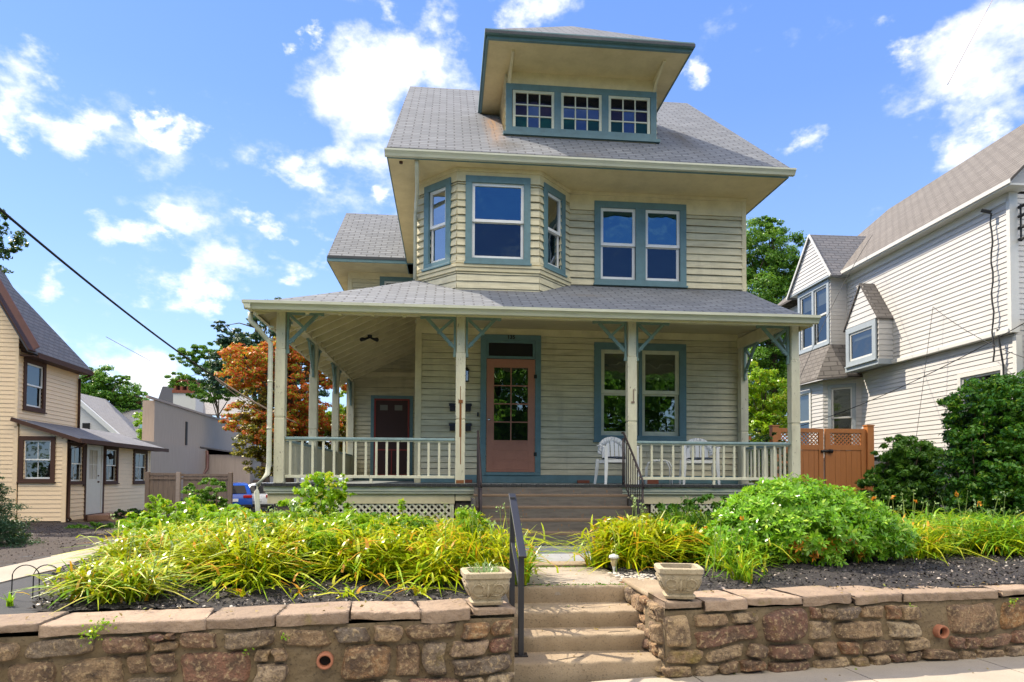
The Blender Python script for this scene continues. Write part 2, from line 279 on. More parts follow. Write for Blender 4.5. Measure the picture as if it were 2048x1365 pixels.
# ------------------------------------------------------------------ mesh helpers
class MB:
    def __init__(s): s.v = []; s.f = []; s.uv = []
    def add(s, vs, fs, uvs=None):
        b = len(s.v); s.v += [tuple(v) for v in vs]
        for i, f in enumerate(fs):
            s.f.append(tuple(b+k for k in f)); s.uv.append(uvs[i] if uvs else None)
        return s
    def box(s, x0, x1, y0, y1, z0, z1):
        vs = [(x, y, z) for x in (x0, x1) for y in (y0, y1) for z in (z0, z1)]
        return s.add(vs, [(0, 1, 3, 2), (4, 6, 7, 5), (0, 4, 5, 1), (2, 3, 7, 6), (0, 2, 6, 4), (1, 5, 7, 3)])
    def obox(s, c, ax, ay, az):   # centre and half-axis vectors
        c, ax, ay, az = map(Vector, (c, ax, ay, az))
        vs = [c+ax*i+ay*j+az*k for i in (-1, 1) for j in (-1, 1) for k in (-1, 1)]
        return s.add(vs, [(0, 1, 3, 2), (4, 6, 7, 5), (0, 4, 5, 1), (2, 3, 7, 6), (0, 2, 6, 4), (1, 5, 7, 3)])
    def bar(s, a, b, w, h, up=(0, 0, 1)):   # beam from a to b
        a, b = Vector(a), Vector(b); d = (b-a); L = d.length; d.normalize(); u = Vector(up) if abs(d.dot(Vector(up))) < .99 else Vector((0, 1, 0)); r = d.cross(u).normalized(); u = r.cross(d)
        return s.obox((a+b)/2, d*L/2, r*w/2, u*h/2)
    def tube(s, pts, r, n=8, caps=True):
        pts = [Vector(p) for p in pts]; rs = r if isinstance(r, (list, tuple)) else [r]*len(pts)
        b = len(s.v); up = Vector((.13, .21, 1)).normalized()
        for i, p in enumerate(pts):
            d = (pts[min(i+1, len(pts)-1)]-pts[max(i-1, 0)]).normalized()
            q = up if abs(d.dot(up)) < .95 else Vector((1, .1, 0)).normalized()
            x = d.cross(q).normalized(); y = d.cross(x)
            for k in range(n):
                a = 2*math.pi*k/n; s.v.append(tuple(p+(x*math.cos(a)+y*math.sin(a))*rs[i]))
        for i in range(len(pts)-1):
            for k in range(n):
                s.f.append((b+i*n+k, b+i*n+(k+1) % n, b+(i+1)*n+(k+1) % n, b+(i+1)*n+k)); s.uv.append(None)
        if caps:
            s.f.append(tuple(b+k for k in range(n))[::-1]); s.uv.append(None)
            s.f.append(tuple(b+(len(pts)-1)*n+k for k in range(n))); s.uv.append(None)
        return s
    def prism(s, poly, ext):
        e = Vector(ext); n = len(poly); vs = [Vector(p) for p in poly]+[Vector(p)+e for p in poly]
        return s.add(vs, [tuple(range(n))[::-1], tuple(range(n, 2*n))]+[(i, (i+1) % n, n+(i+1) % n, n+i) for i in range(n)])
    def lathe(s, prof, c, n=16):
        b = len(s.v)
        for (r, z) in prof:
            for k in range(n):
                a = 2*math.pi*k/n; s.v.append((c[0]+r*math.cos(a), c[1]+r*math.sin(a), c[2]+z))
        for i in range(len(prof)-1):
            for k in range(n):
                s.f.append((b+i*n+k, b+i*n+(k+1) % n, b+(i+1)*n+(k+1) % n, b+(i+1)*n+k)); s.uv.append(None)
        return s
    def slab(s, poly, t, ux=None):   # roof slab: top polygon with thickness down, uv in metres along ux / slope
        P = [Vector(p) for p in poly]; n = (P[1]-P[0]).cross(P[2]-P[0]).normalized()
        if n.z < 0: P = P[::-1]; n = -n
        u = Vector(ux).normalized() if ux else Vector((0, 0, 1)).cross(n).normalized(); v = n.cross(u)
        if v.z < 0: v = -v
        k = len(P); b = len(s.v); s.v += [tuple(p) for p in P]+[tuple(p-Vector((0, 0, t))) for p in P]
        s.f.append(tuple(b+i for i in range(k))); s.uv.append([(p.dot(u), p.dot(v)) for p in P])
        s.f.append(tuple(b+k+i for i in range(k))[::-1]); s.uv.append([(p.dot(u), p.dot(v)) for p in P][::-1])
        for i in range(k):
            s.f.append((b+i, b+k+i, b+k+(i+1) % k, b+(i+1) % k)); s.uv.append([(0, 0)]*4)
        return s
    def split(s, name, *a, **k):
        n = len(s.v); par = list(range(n))
        def fd(i):
            while par[i] != i: par[i] = par[par[i]]; i = par[i]
            return i
        for f in s.f:
            for q in f[1:]: par[fd(q)] = fd(f[0])
        grp = {}
        for i in range(n): grp.setdefault(fd(i), []).append(i)
        G = [[l, [min(s.v[i][c] for i in l)-.004 for c in range(3)], [max(s.v[i][c] for i in l)+.004 for c in range(3)]] for l in grp.values()]
        ch = True
        while ch:
            ch = False
            for i in range(len(G)):
                for j in range(i+1, len(G)):
                    if all(G[i][1][c] <= G[j][2][c] and G[j][1][c] <= G[i][2][c] for c in range(3)):
                        G[i][0] = G[i][0]+G[j][0]; G[i][1] = [min(x, y) for x, y in zip(G[i][1], G[j][1])]; G[i][2] = [max(x, y) for x, y in zip(G[i][2], G[j][2])]; G.pop(j); ch = True; break
                if ch: break
        out = None
        for (l, _, _) in G:
            st = set(l); mp = {}; m = MB()
            for i in l: mp[i] = len(m.v); m.v.append(s.v[i])
            for f, u in zip(s.f, s.uv):
                if f[0] in st: m.f.append(tuple(mp[q] for q in f)); m.uv.append(u)
            o = m.build(name, *a, whole=True, **k); out = out or o
        return out
    def build(s, name, mat, parent=None, bevel=0, smooth=False, fix=True, whole=False):
        if not whole and name in SPLITN: return s.split(name, mat, parent, bevel=bevel, smooth=smooth, fix=fix)
        me = bpy.data.meshes.new(name); off = OFF.get(parent.name, Vector((0, 0, 0))) if parent else Vector((0, 0, 0))
        me.from_pydata([(v[0]-off.x, v[1]-off.y, v[2]-off.z) for v in s.v], [], s.f)
        if any(u is not None for u in s.uv):
            ul = me.uv_layers.new(name='UVMap'); li = 0
            for f, u in zip(s.f, s.uv):
                for k in range(len(f)):
                    ul.data[li].uv = u[k] if u else (0, 0); li += 1
        if fix and not any(u is not None for u in s.uv):
            bm = bmesh.new(); bm.from_mesh(me); bmesh.ops.recalc_face_normals(bm, faces=bm.faces); bm.to_mesh(me); bm.free()
        o = bpy.data.objects.new(name, me); COL.objects.link(o)
        me.materials.append(M_[mat] if isinstance(mat, str) else mat)
        if smooth: me.polygons.foreach_set('use_smooth', [True]*len(me.polygons))
        if parent: o.parent = parent; OFF[o.name] = off
        if bevel:
            m = o.modifiers.new('bevel', 'BEVEL'); m.width = bevel; m.segments = 2; m.limit_method = 'ANGLE'
        return o
OFF = {}
SPLITN = {'frieze_board', 'baseboard', 'corner_board', 'skirt_board', 'pier', 'foundation', 'trim_board', 'stringer', 'fascia', 'rail', 'gable', 'post', 'soffit', 'rake_board', 'chimney', 'brick', 'wall_hook', 'hinge', 'beam', 'back_slat', 'apron', 'downspout', 'window_sill', 'porch_trim', 'porch_roof', 'top_bar', 'bay_wall_block'}
def tag(o, label=None, cat=None, group=None, kind=None):
    for k, v in (('label', label), ('category', cat), ('group', group), ('kind', kind)):
        if v: o[k] = v
    return o
def thing(name, loc, label, cat, group=None, rot=0, local=False):
    o = bpy.data.objects.new(name, None); COL.objects.link(o); o.empty_display_size = .2
    o.location = loc; o.rotation_euler = (0, 0, rot); OFF[o.name] = Vector((0, 0, 0)) if local else Vector(loc)
    return tag(o, label, cat, group)
def B(name, mat, parent, *boxes, bevel=0):
    m = MB()
    for b in boxes: m.box(*b)
    return m.build(name, mat, parent, bevel)
def copytree(o, loc, rot=None, label=None):
    c = o.copy(); COL.objects.link(c); c.location = loc
    if rot is not None: c.rotation_euler = (0, 0, rot)
    if label: c['label'] = label
    for ch in list(o.children):
        k = ch.copy(); COL.objects.link(k); k.parent = c
        for g in list(ch.children):
            h = g.copy(); COL.objects.link(h); h.parent = k
    return c
def siding(m, P0, P1, z0, z1, e, nrm, holes=(), t=.026, jit=.004, clip=None, gp=.012):
    """lap boards on a vertical wall from P0 to P1 (xy); holes = (u0,u1,z0,z1)"""
    P0 = Vector((P0[0], P0[1], 0)); P1 = Vector((P1[0], P1[1], 0)); d = P1-P0; L = d.length; d.normalize(); n = Vector((nrm[0], nrm[1], 0)).normalized()
    k = 0; z = z0
    while z < z1-.01:
        zt = min(z+e, z1); segs = [(0, L)]
        if clip:
            a, b = clip((z+zt)/2); segs = [(max(0, a), min(L, b))] if b > a else []
        for (a, b, c0, c1) in holes:
            if zt > c0+.005 and z < c1-.005:
                ns = []
                for (p, q) in segs:
                    if b <= p or a >= q: ns.append((p, q)); continue
                    if a > p: ns.append((p, a))
                    if b < q: ns.append((b, q))
                segs = ns
        s3 = []
        for (p, q) in segs:
            while jit > .003 and q-p > 3.0:
                c = p+random.uniform(1.2, 2.6); s3.append((p, c-.003)); p = c+.003
            s3.append((p, q))
        for (p, q) in s3:
            if q-p < .01: continue
            nd = max(1, int((q-p)/.7)); us = [p+(q-p)*i/nd for i in range(nd+1)]
            vs = []
            for u in us:
                jz = random.uniform(-jit, jit); jo = random.uniform(0, jit)
                base = P0+d*u
                vs += [base+n*(t+jo)+Vector((0, 0, z+jz-.006)), base+n*.004+Vector((0, 0, zt-(gp if jit > .002 else .007))), base-n*.03+Vector((0, 0, z+jz-.006))]
            fs = []
            for i in range(nd):
                a = i*3; fs += [(a, a+3, a+4, a+1), (a+2, a+5, a+3, a)]
            fs += [(0, 1, 2), (nd*3+2, nd*3+1, nd*3)]
            m.add(vs, fs)
        z += e; k += 1
def frame_box(m, O, d, n, u0, u1, z0, z1, w, o0, o1, bot=None):
    """rectangular casing of width w on a wall, O origin, d along, n outward, from offset o0 to o1"""
    O = Vector((O[0], O[1], 0)); d = Vector((d[0], d[1], 0)).normalized(); n = Vector((n[0], n[1], 0)).normalized(); bw = w if bot is None else bot
    def bx(a, b, c, e): m.obox(O+d*((a+b)/2)+n*((o0+o1)/2)+Vector((0, 0, (c+e)/2)), d*((b-a)/2), n*((o1-o0)/2), Vector((0, 0, (e-c)/2)))
    bx(u0, u0+w, z0+bw, z1-w); bx(u1-w, u1, z0+bw, z1-w); bx(u0, u1, z1-w, z1); bx(u0, u1, z0, z0+bw)
def quadw(m, O, d, n, u0, u1, z0, z1, off):
    O = Vector((O[0], O[1], 0)); d = Vector((d[0], d[1], 0)).normalized(); n = Vector((n[0], n[1], 0)).normalized()
    P = [O+d*u+n*off+Vector((0, 0, z)) for u, z in ((u0, z0), (u1, z0), (u1, z1), (u0, z1))]
    m.add(P, [(0, 1, 2, 3)])
def window(parent, O, d, n, u0, u1, z0, z1, cw, casing='teal', sash='sash', gmat='glass', nsash=1, meet=.5, grid=None, shade=None, mull=.1, sw=.045, deep=.4, cas_out=.045, sill=True, curtain=None, name='window'):
    """casing outer rect u0..u1, z0..z1; nsash units side by side"""
    m = MB(); frame_box(m, O, d, n, u0, u1, z0, z1, cw, -.01, cas_out)
    iw = (u1-u0-2*cw-mull*(nsash-1))/nsash; units = []
    dv = Vector((d[0], d[1], 0)).normalized(); nv = Vector((n[0], n[1], 0)).normalized(); Ov = Vector((O[0], O[1], 0))
    for k in range(nsash):
        a = u0+cw+k*(iw+mull); units.append((a, a+iw))
        if k: m.obox(Ov+dv*(a-mull/2)+nv*((cas_out-.01)/2)+Vector((0, 0, (z0+z1)/2)), dv*mull/2, nv*((cas_out+.01)/2-.002), Vector((0, 0, (z1-z0)/2-cw)))
    if sill: m.obox(Ov+dv*((u0+u1)/2)+nv*(cas_out/2+.012)+Vector((0, 0, z0+.015)), dv*((u1-u0)/2+.02), nv*(cas_out/2+.02), Vector((0, 0, .018)))
    w = m.build(name, casing, parent, .003)
    for (a, b) in units:
        zt, zb = z1-cw, z0+cw; zm = zb+(zt-zb)*meet
        s = MB()
        if meet:
            frame_box(s, O, d, n, a, b, zm-.02, zt, sw, -.03, .005); frame_box(s, O, d, n, a, b, zb, zm+.02, sw, -.05, -.032, bot=sw*1.2)
        else: frame_box(s, O, d, n, a, b, zb, zt, sw, -.03, .01)
        if grid:
            gx, gz, gb = grid
            rngs = [(zb+sw, zt-sw)] if not meet else [(zm+sw-.02, zt-sw), (zb+sw, zm-sw+.02)]
            for ri, (c0, c1) in enumerate(rngs):
                of = -.02 if not (meet and ri) else -.042
                for i in range(1, gx):
                    uu = a+sw+(b-a-2*sw)*i/gx; s.obox(Ov+dv*uu+nv*of+Vector((0, 0, (c0+c1)/2)), dv*gb/2, nv*.009, Vector((0, 0, (c1-c0)/2+.003)))
                for j in range(1, gz):
                    zz = c0+(c1-c0)*j/gz; s.obox(Ov+dv*(a+b)/2+nv*of+Vector((0, 0, zz)), dv*((b-a)/2-sw+.003), nv*.0075, Vector((0, 0, gb/2)))
        s.build('sash', sash, w, .002)
        g = MB()
        if meet: quadw(g, O, d, n, a+sw, b-sw, zm+.02, zt-sw, -.018); g2 = MB(); quadw(g2, O, d, n, a+sw, b-sw, zb+sw, zm-.02, -.041); g2.build('pane', 'screenglass' if gmat == 'glass' else gmat, w, fix=False)
        else: quadw(g, O, d, n, a+sw, b-sw, zb+sw, zt-sw, -.012)
        g.build('pane', gmat, w, fix=False)
        r = MB()   # dark interior box, open to the front
        P = [Ov+dv*uu+nv*oo+Vector((0, 0, zz)) for oo in (-.052, -deep) for uu, zz in ((a, zb), (b, zb), (b, zt), (a, zt))]
        r.add(P, [(4, 5, 6, 7), (0, 4, 5, 1), (1, 5, 6, 2), (2, 6, 7, 3), (3, 7, 4, 0)]); r.build('interior', 'dark', w, fix=False)
        if shade:
            q = MB(); quadw(q, O, d, n, a+.01, b-.01, zt-(zt-zb)*shade, zt, -.07); q.build('shade', 'shade', w, fix=False)
        if curtain:
            q = MB(); uw = (b-a)*.36
            for (c0, c1) in ((a, a+uw), (b-uw, b)) if curtain == 'sides' else ((a, b),):
                nn = 14; vs = []; fs = []
                for i in range(nn+1):
                    uu = c0+(c1-c0)*i/nn; of = -.10-.012*math.sin(i*2.1)
                    vs += [Ov+dv*uu+nv*of+Vector((0, 0, zb)), Ov+dv*uu+nv*of+Vector((0, 0, zt))]
                    if i: fs.append((2*i-2, 2*i, 2*i+1, 2*i-1))
                q.add(vs, fs)
            q.build('curtain', 'curtain', w, fix=False)
    return w
# ------------------------------------------------------------------ foliage helpers
def mesh_np(name, V, Fq, tint, mat, parent=None, off=None):
    """V (n,3), Fq (m,4) quads, tint (m,2) per face"""
    if parent is not None: V = V-np.array(OFF.get(parent.name, Vector((0, 0, 0))))
    me = bpy.data.meshes.new(name); n = len(V); m = len(Fq)
    me.vertices.add(n); me.vertices.foreach_set('co', V.astype(np.float32).ravel())
    me.loops.add(m*4); me.loops.foreach_set('vertex_index', Fq.astype(np.int32).ravel())
    me.polygons.add(m); me.polygons.foreach_set('loop_start', np.arange(m, dtype=np.int32)*4)
    ca = me.color_attributes.new('tint', 'FLOAT_COLOR', 'CORNER')
    c = np.ones((m, 4, 4), np.float32); c[:, :, 0] = tint[:, 0:1]; c[:, :, 1] = tint[:, 1:2]; c[:, :, 2] = 0
    ca.data.foreach_set('color', c.ravel())
    me.update(calc_edges=True); me.validate()
    o = bpy.data.objects.new(name, me); COL.objects.link(o); me.materials.append(mat)
    if parent is not None: o.parent = parent; OFF[o.name] = OFF.get(parent.name, Vector((0, 0, 0)))
    return o
def unit(a): return a/np.maximum(np.linalg.norm(a, axis=1, keepdims=True), 1e-6)
def leaf_quads(C, Nrm, size, aspect=.5, droop=None):
    n = len(C); T = unit(np.cross(Nrm, rng.normal(size=(n, 3)))); Bv = unit(np.cross(Nrm, T))
    s = (size*rng.uniform(.6, 1.3, n))[:, None]
    P0 = C-T*s*.5; P2 = C+T*s*.5+Nrm*s*-.12; P1 = C+Bv*s*.5*aspect+Nrm*s*.06; P3 = C-Bv*s*.5*aspect+Nrm*s*.06
    V = np.stack([P0, P1, P2, P3], 1).reshape(-1, 3); Fq = np.arange(n*4).reshape(n, 4)
    return V, Fq
def clump_leaves(blobs, n, size, aspect=.55, sub=26, subr=.3, fill=.25, flat=1.0):
    """blobs: (x,y,z,rx,ry,rz); leaves sit on many small sub-clumps spread over each blob's shell"""
    vol = np.array([b[3]*b[4]*b[5] for b in blobs])**(2/3); vol = vol/vol.sum(); Cs = []; Ns = []; Ts = []
    for b, w in zip(blobs, vol):
        nb = int(n*w)
        if nb < 4: continue
        ctr = np.array(b[:3]); rad = np.array(b[3:6]); ns = max(6, int(sub*(w*len(blobs))**.5))
        dv = unit(rng.normal(size=(ns, 3))); rr = np.where(rng.random(ns) < fill, rng.uniform(.2, .75, ns), rng.uniform(.72, 1.05, ns))
        sc = ctr+dv*rad*rr[:, None]; sr = rad.mean()*subr*rng.uniform(.6, 1.35, ns)
        tv = rng.uniform(0, 1, ns)
        idx = rng.integers(0, ns, nb); d2 = unit(rng.normal(size=(nb, 3))); d2[:, 2] = d2[:, 2]*.75+.12
        C = sc[idx]+d2*(sr[idx]*rng.uniform(.45, 1.05, nb))[:, None]*np.array([1, 1, .7*flat])
        Nn = unit(d2+rng.normal(size=(nb, 3))*.55+np.array([0, 0, .45]))
        Cs.append(C); Ns.append(Nn); Ts.append(np.clip(tv[idx]*.6+rng.uniform(0, .4, nb), 0, 1))
    C = np.concatenate(Cs); Nn = np.concatenate(Ns); V, Fq = leaf_quads(C, Nn, size, aspect)
    t = np.stack([np.concatenate(Ts), rng.random(len(C))], 1)
    return V, Fq, t
def blades(bases, hgt, width, lean=.6, seg=4, dirs=None):
    n = len(bases); a = rng.uniform(0, 2*np.pi, n); D = np.stack([np.cos(a), np.sin(a), np.zeros(n)], 1) if dirs is None else dirs
    S = np.stack([-D[:, 1], D[:, 0], np.zeros(n)], 1); h = hgt*rng.uniform(.55, 1.15, n); ln = lean*rng.uniform(.3, 1.4, n); w = width*rng.uniform(.6, 1.2, n)
    tw = rng.uniform(-.6, .6, n); rows = []
    for k in range(seg+1):
        t = k/seg; x = ln*h*(t**1.6)*1.1; z = h*(1.25*t-.55*ln*t*t*1.2); c = bases+D*x[:, None]+np.array([0, 0, 1.])*z[:, None]
        ww = w*(1-t**2.2)*.5+.0012; sv = S*np.cos(tw*t)[:, None]+np.array([0, 0, 1.])*np.sin(tw*t)[:, None]
        rows.append(c-sv*ww[:, None]); rows.append(c+sv*ww[:, None])
    V = np.stack(rows, 1).reshape(-1, 3); st = np.arange(n)[:, None]*(2*(seg+1)); F = []
    for k in range(seg): F.append(np.concatenate([st+2*k, st+2*k+1, st+2*k+3, st+2*k+2], 1))
    Fq = np.concatenate(F, 0); t = np.tile(np.stack([rng.random(n), rng.random(n)], 1), (seg, 1))
    return V, Fq, t
def trunk(parent, base, top, r0, r1, limbs, mat='bark', n=8, name='trunk'):
    m = MB(); base = Vector(base); top = Vector(top); pts = []; k = 5
    for i in range(k+1):
        t = i/k; p = base.lerp(top, t)+Vector((random.uniform(-1, 1), random.uniform(-1, 1), 0))*r0*.35*(0 < i < k); pts.append(p)
    m.tube(pts, [r0+(r1-r0)*i/k for i in range(k+1)], n)
    for e in limbs:
        e = Vector(e); t = random.uniform(.35, .95); s = base.lerp(top, t); mid = s.lerp(e, .5)+Vector((0, 0, (e-s).length*.12)); rr = (r0+(r1-r0)*t)*.55
        m.tube([s, mid, e], [rr, rr*.6, rr*.2], 6)
    return m.build(name, mat, parent, smooth=True)
def tree(name, label, base, blobs, n, size, mat, r0=.2, cat='tree', aspect=.55, sub=26, subr=.3, fill=.25, group=None, extra=None, flat=1.0):
    t = thing(name, base, label, cat, group)
    V, Fq, ti = clump_leaves(blobs, n, size, aspect, sub, subr, fill, flat); mesh_np('crown', V, Fq, ti, mat, t)
    if extra:
        V, Fq, ti = clump_leaves(extra[0], extra[1], size, aspect, sub, subr, fill, flat); mesh_np('crown', V, Fq, ti, extra[2], t)
    zt = max(b[2] for b in blobs); cx = sum(b[0] for b in blobs)/len(blobs); cy = sum(b[1] for b in blobs)/len(blobs)
    trunk(t, base, (cx, cy, zt), r0, r0*.25, [(b[0], b[1], b[2]) for b in blobs]+[(b[0]+b[3]*.6*random.uniform(-1, 1), b[1]+b[4]*.6*random.uniform(-1, 1), b[2]+b[5]*.4) for b in blobs])
    return t
# ================================================================== THE HOUSE
XL, XR, YW = 1.93, 8.19, 1.965
H = thing('house', (5.0, 4.5, -.85), 'cream clapboard house with teal trim, grey shingle roofs and a wraparound front porch', 'house')
# ---- clapboard walls
m = MB(); siding(m, (XL, YW), (XR, YW), .16, 2.86, .112, (0, -1), [(3.22-XL, 4.11-XL, .1, 2.64), (5.33-XL, 6.92-XL, .86, 2.56)]); m.build('wall', 'siding', H, fix=False)
m = MB(); siding(m, (4.755, YW), (XR, YW), 3.60, 5.16, .135, (0, -1), [(5.30-4.755, 6.96-4.755, 3.84, 5.25)], .030, .008); m.build('wall', 'siding', H, fix=False)
m = MB(); siding(m, (XR, YW), (XR, 8.5), -.1, 5.5, .125, (1, 0)); m.build('wall', 'siding', H, fix=False)
m = MB(); siding(m, (XL, 7.52), (XL, YW), .1, 5.5, .125, (-1, 0)); m.build('wall', 'siding', H, fix=False)
LB, FB, FC, RB = (1.93, 1.965), (2.648, 1.24), (4.09, 1.24), (4.755, 1.965)
def perp(a, b):
    d = Vector((b[0]-a[0], b[1]-a[1])).normalized(); return (d.y, -d.x)
nL, nR = perp(LB, FB), perp(FC, RB)
m = MB()
siding(m, LB, FB, 3.88, 5.27, .135, nL, [(.33, .78, 3.9, 5.24)], .030, .008)
siding(m, FB, FC, 3.88, 5.27, .135, (0, -1), [(2.90-2.648, 3.82-2.648, 3.9, 5.24)], .030, .008)
siding(m, FC, RB, 3.88, 5.27, .135, nR, [(.2, .68, 3.9, 5.24)], .030, .008)
siding(m, LB, FB, 3.28, 3.70, .125, nL, (), .02); siding(m, FB, FC, 3.28, 3.70, .125, (0, -1), (), .02); siding(m, FC, RB, 3.28, 3.70, .125, nR, (), .02)
m.build('bay_window_wall', 'siding', H, fix=False)
m = MB(); siding(m, (-.1, 7.52), (XL, 7.52), .12, 2.78, .112, (0, -1), [(.62, 1.62, 0, 2.2)]); m.build('wall', 'siding', H, fix=False)
m = MB(); siding(m, (-.1, 7.52), (XL, 7.52), 2.86, 5.5, .125, (0, -1), [(.83, 1.8, 3.9, 5.3)]); m.build('wall', 'siding', H, fix=False)
m = MB(); siding(m, (-.1, 12.5), (-.1, 7.52), .1, 5.5, .125, (-1, 0)); m.build('wall', 'siding', H, fix=False)
m = MB(); m.box(-.05, XR-.03, 12.4, 12.45, -.8, 5.5); m.build('wall', 'siding', H)
B('interior', 'dark', H, (2.05, 8.1, 2.62, 12.3, .02, 5.45)); B('interior', 'dark', H, (.0, 2.0, 8.0, 12.3, .02, 5.45)); B('interior', 'dark', H, (2.4, 4.5, 1.8, 2.5, 3.9, 5.45))
# ---- corner boards, frieze, belt boards, baseboard
m = MB()
for x0, x1, z0, z1 in ((XL-.02, XL+.095, -.02, 2.86), (XR-.09, XR+.02, .0, 2.9), (XR-.06, XR+.025, 3.60, 5.5)):
    m.box(x0, x1, YW-.03, YW+.09, z0, z1)
m.box(-.13, -.02, 7.49, 7.6, 0, 5.5)
m.build('corner_board', 'cream', H, .003)
m = MB()
m.box(XL, XR, YW-.034, YW+.05, 2.84, 3.02); m.box(XL, XR, YW-.028, YW+.03, 2.74, 2.845)
m.box(4.76, XR-.06, YW-.026, YW+.05, 5.26, 5.44); m.box(4.76, 5.25, YW-.026, YW+.05, 5.155, 5.26); m.box(7.0, XR-.06, YW-.026, YW+.05, 5.155, 5.26); m.box(4.76, XR+.03, YW-.05, YW+.05, 5.44, 5.5)
m.box(-.1, XL, 7.47, 7.55, 2.76, 2.87); m.box(-.1, XL, 7.48, 7.55, 5.33, 5.5)
def belt(a, b, n, z0, z1, o):
    a = Vector((a[0], a[1], 0)); b = Vector((b[0], b[1], 0)); n = Vector((n[0], n[1], 0)).normalized(); d = (b-a)
    e = d.normalized()*o*.41
    m.add([a+n*o-e+Vector((0, 0, z0)), b+n*o+e+Vector((0, 0, z0)), b+n*o+e+Vector((0, 0, z1)), a+n*o-e+Vector((0, 0, z1)), a-n*.03+Vector((0, 0, z0)), b-n*.03+Vector((0, 0, z0)), b-n*.03+Vector((0, 0, z1)), a-n*.03+Vector((0, 0, z1))],
          [(0, 1, 2, 3), (4, 7, 6, 5), (0, 4, 5, 1), (3, 2, 6, 7), (0, 3, 7, 4), (1, 5, 6, 2)])
for (a, b, n) in ((LB, FB, nL), (FB, FC, (0, -1)), (FC, RB, nR)):
    belt(a, b, n, 5.27, 5.44, .028); belt(a, b, n, 5.44, 5.498, .06); belt(a, b, n, 3.76, 3.81, .055); belt(a, b, n, 3.69, 3.755, .034); belt(a, b, n, 3.83, 3.88, .03)
m.build('frieze_board', 'cream', H, .002)
B('baseboard', 'teal', H, (XL+.1, XR-.1, YW-.035, YW+.02, .004, .148), (.0, XL, 7.49, 7.53, .004, .13), bevel=.003)
# ---- main roof: prism with closed level soffit
Ye, Ze, Yr, Zr = .95, 5.68, 5.75, 9.555; Yb = 10.5
XA, XB, YA = 1.47, 8.54, .98
m = MB(); m.slab([(XA-.02, Ye-.03, Ze-.02), (XB+.02, Ye-.03, Ze-.02), (XB-.08, Yr, Zr), (XA+.08, Yr, Zr)], .07, (1, 0, 0))
m.slab([(XA-.02, Yb, Ze-.02), (XB+.02, Yb, Ze-.02), (XB-.08, Yr, Zr), (XA+.08, Yr, Zr)], .07, (1, 0, 0))
roof = m.build('roof', 'roof', H)
m = MB()
for x in (XA+.03, XB-.05): m.prism([(x, YA+.02, 5.6), (x, Yb-.05, 5.6), (x, Yr, Zr-.12)], (.02, 0, 0))
m.build('gable', 'siding', roof)
m = MB(); m.box(XA, XB, YA, Yb-.03, 5.50, 5.53); soff = m.build('soffit', 'soffit', H)
m = MB(); m.box(XA-.02, XB+.02, YA-.02, YA, 5.49, 5.66); m.box(XA-.02, XA, YA, Yb, 5.49, 5.66); m.box(XB, XB+.02, YA, Yb, 5.49, 5.66); m.build('fascia', 'teal', roof, .003)
def gutter(nm, a, b, n, parent, w=.12, h=.105, capL=True):
    a, b, n = Vector(a), Vector(b), Vector(n); prof = [(0, 0), (.07, 0), (.085, .035), (.105, .06), (w, .075), (w, h), (w-.012, h), (w-.012, .085), (.01, .02), (0, .02)]
    m = MB(); vs = []
    for p in (a, b):
        for (o, z) in prof: vs.append(p+n*o+Vector((0, 0, z)))
    k = len(prof); m.add(vs, [(i, (i+1) % k, k+(i+1) % k, k+i) for i in range(k)])
    for p in (a, b): m.add([p+n*o+Vector((0, 0, z)) for o, z in ((0, 0), (.07, 0), (.085, .035), (.105, .06), (w, .075), (w, h), (0, h))], [(0, 1, 2, 3, 4, 5, 6)])
    return m.build(nm, 'gutter', parent)
gutter('gutter', (XA-.05, YA-.02, 5.50), (XB+.1, YA-.02, 5.515), (0, -1, 0), roof)
# ---- wing at the back left (second storey roof, soffit)
m = MB(); m.slab([(-.5, 6.55, 5.62), (2.0, 6.55, 5.62), (2.0, 9.0, 7.66), (-.42, 9.0, 7.66)], .06, (1, 0, 0)); m.slab([(-.5, 11.5, 5.62), (2.0, 11.5, 5.62), (2.0, 9.0, 7.66), (-.42, 9.0, 7.66)], .06, (1, 0, 0))
wr = m.build('roof', 'roof', H)
m = MB(); m.prism([(-.44, 6.62, 5.56), (-.44, 11.45, 5.56), (-.44, 9.0, 7.55)], (.02, 0, 0)); m.build('gable', 'siding', wr)
B('soffit', 'cream', H, (-.5, XL+.05, 6.6, 11.4, 5.50, 5.53))
B('fascia', 'teal', wr, (-.52, XL+.1, 6.57, 6.6, 5.48, 5.60), (-.52, -.5, 6.6, 11.4, 5.49, 5.6), bevel=.003)
window(H, (0, 7.52), (1, 0), (0, -1), .70, 1.80, 3.75, 5.41, .115, sash='sash', gmat='glassc', shade=.9)
# ---- windows of the bay and front
window(H, (0, 1.24), (1, 0), (0, -1), 2.79, 3.93, 3.81, 5.37, .115, gmat='glass', deep=.5, sw=.05)
window(H, LB, (FB[0]-LB[0], FB[1]-LB[1]), nL, .215, .89, 3.82, 5.37, .12, gmat='glassc', deep=.3, sw=.05, shade=.35)
window(H, FC, (RB[0]-FC[0], RB[1]-FC[1]), nR, .10, .80, 3.81, 5.35, .115, gmat='glassc', deep=.3, sw=.05)
window(H, (0, YW), (1, 0), (0, -1), 5.235, 7.02, 3.73, 5.335, .12, gmat='glass', nsash=2, mull=.19, sw=.055, meet=.49)
window(H, (0, YW), (1, 0), (0, -1), 5.235, 7.01, .77, 2.65, .13, sash='sashc', gmat='glassd', nsash=2, mull=.06, sw=.07, meet=.5, shade=.34, deep=.6)
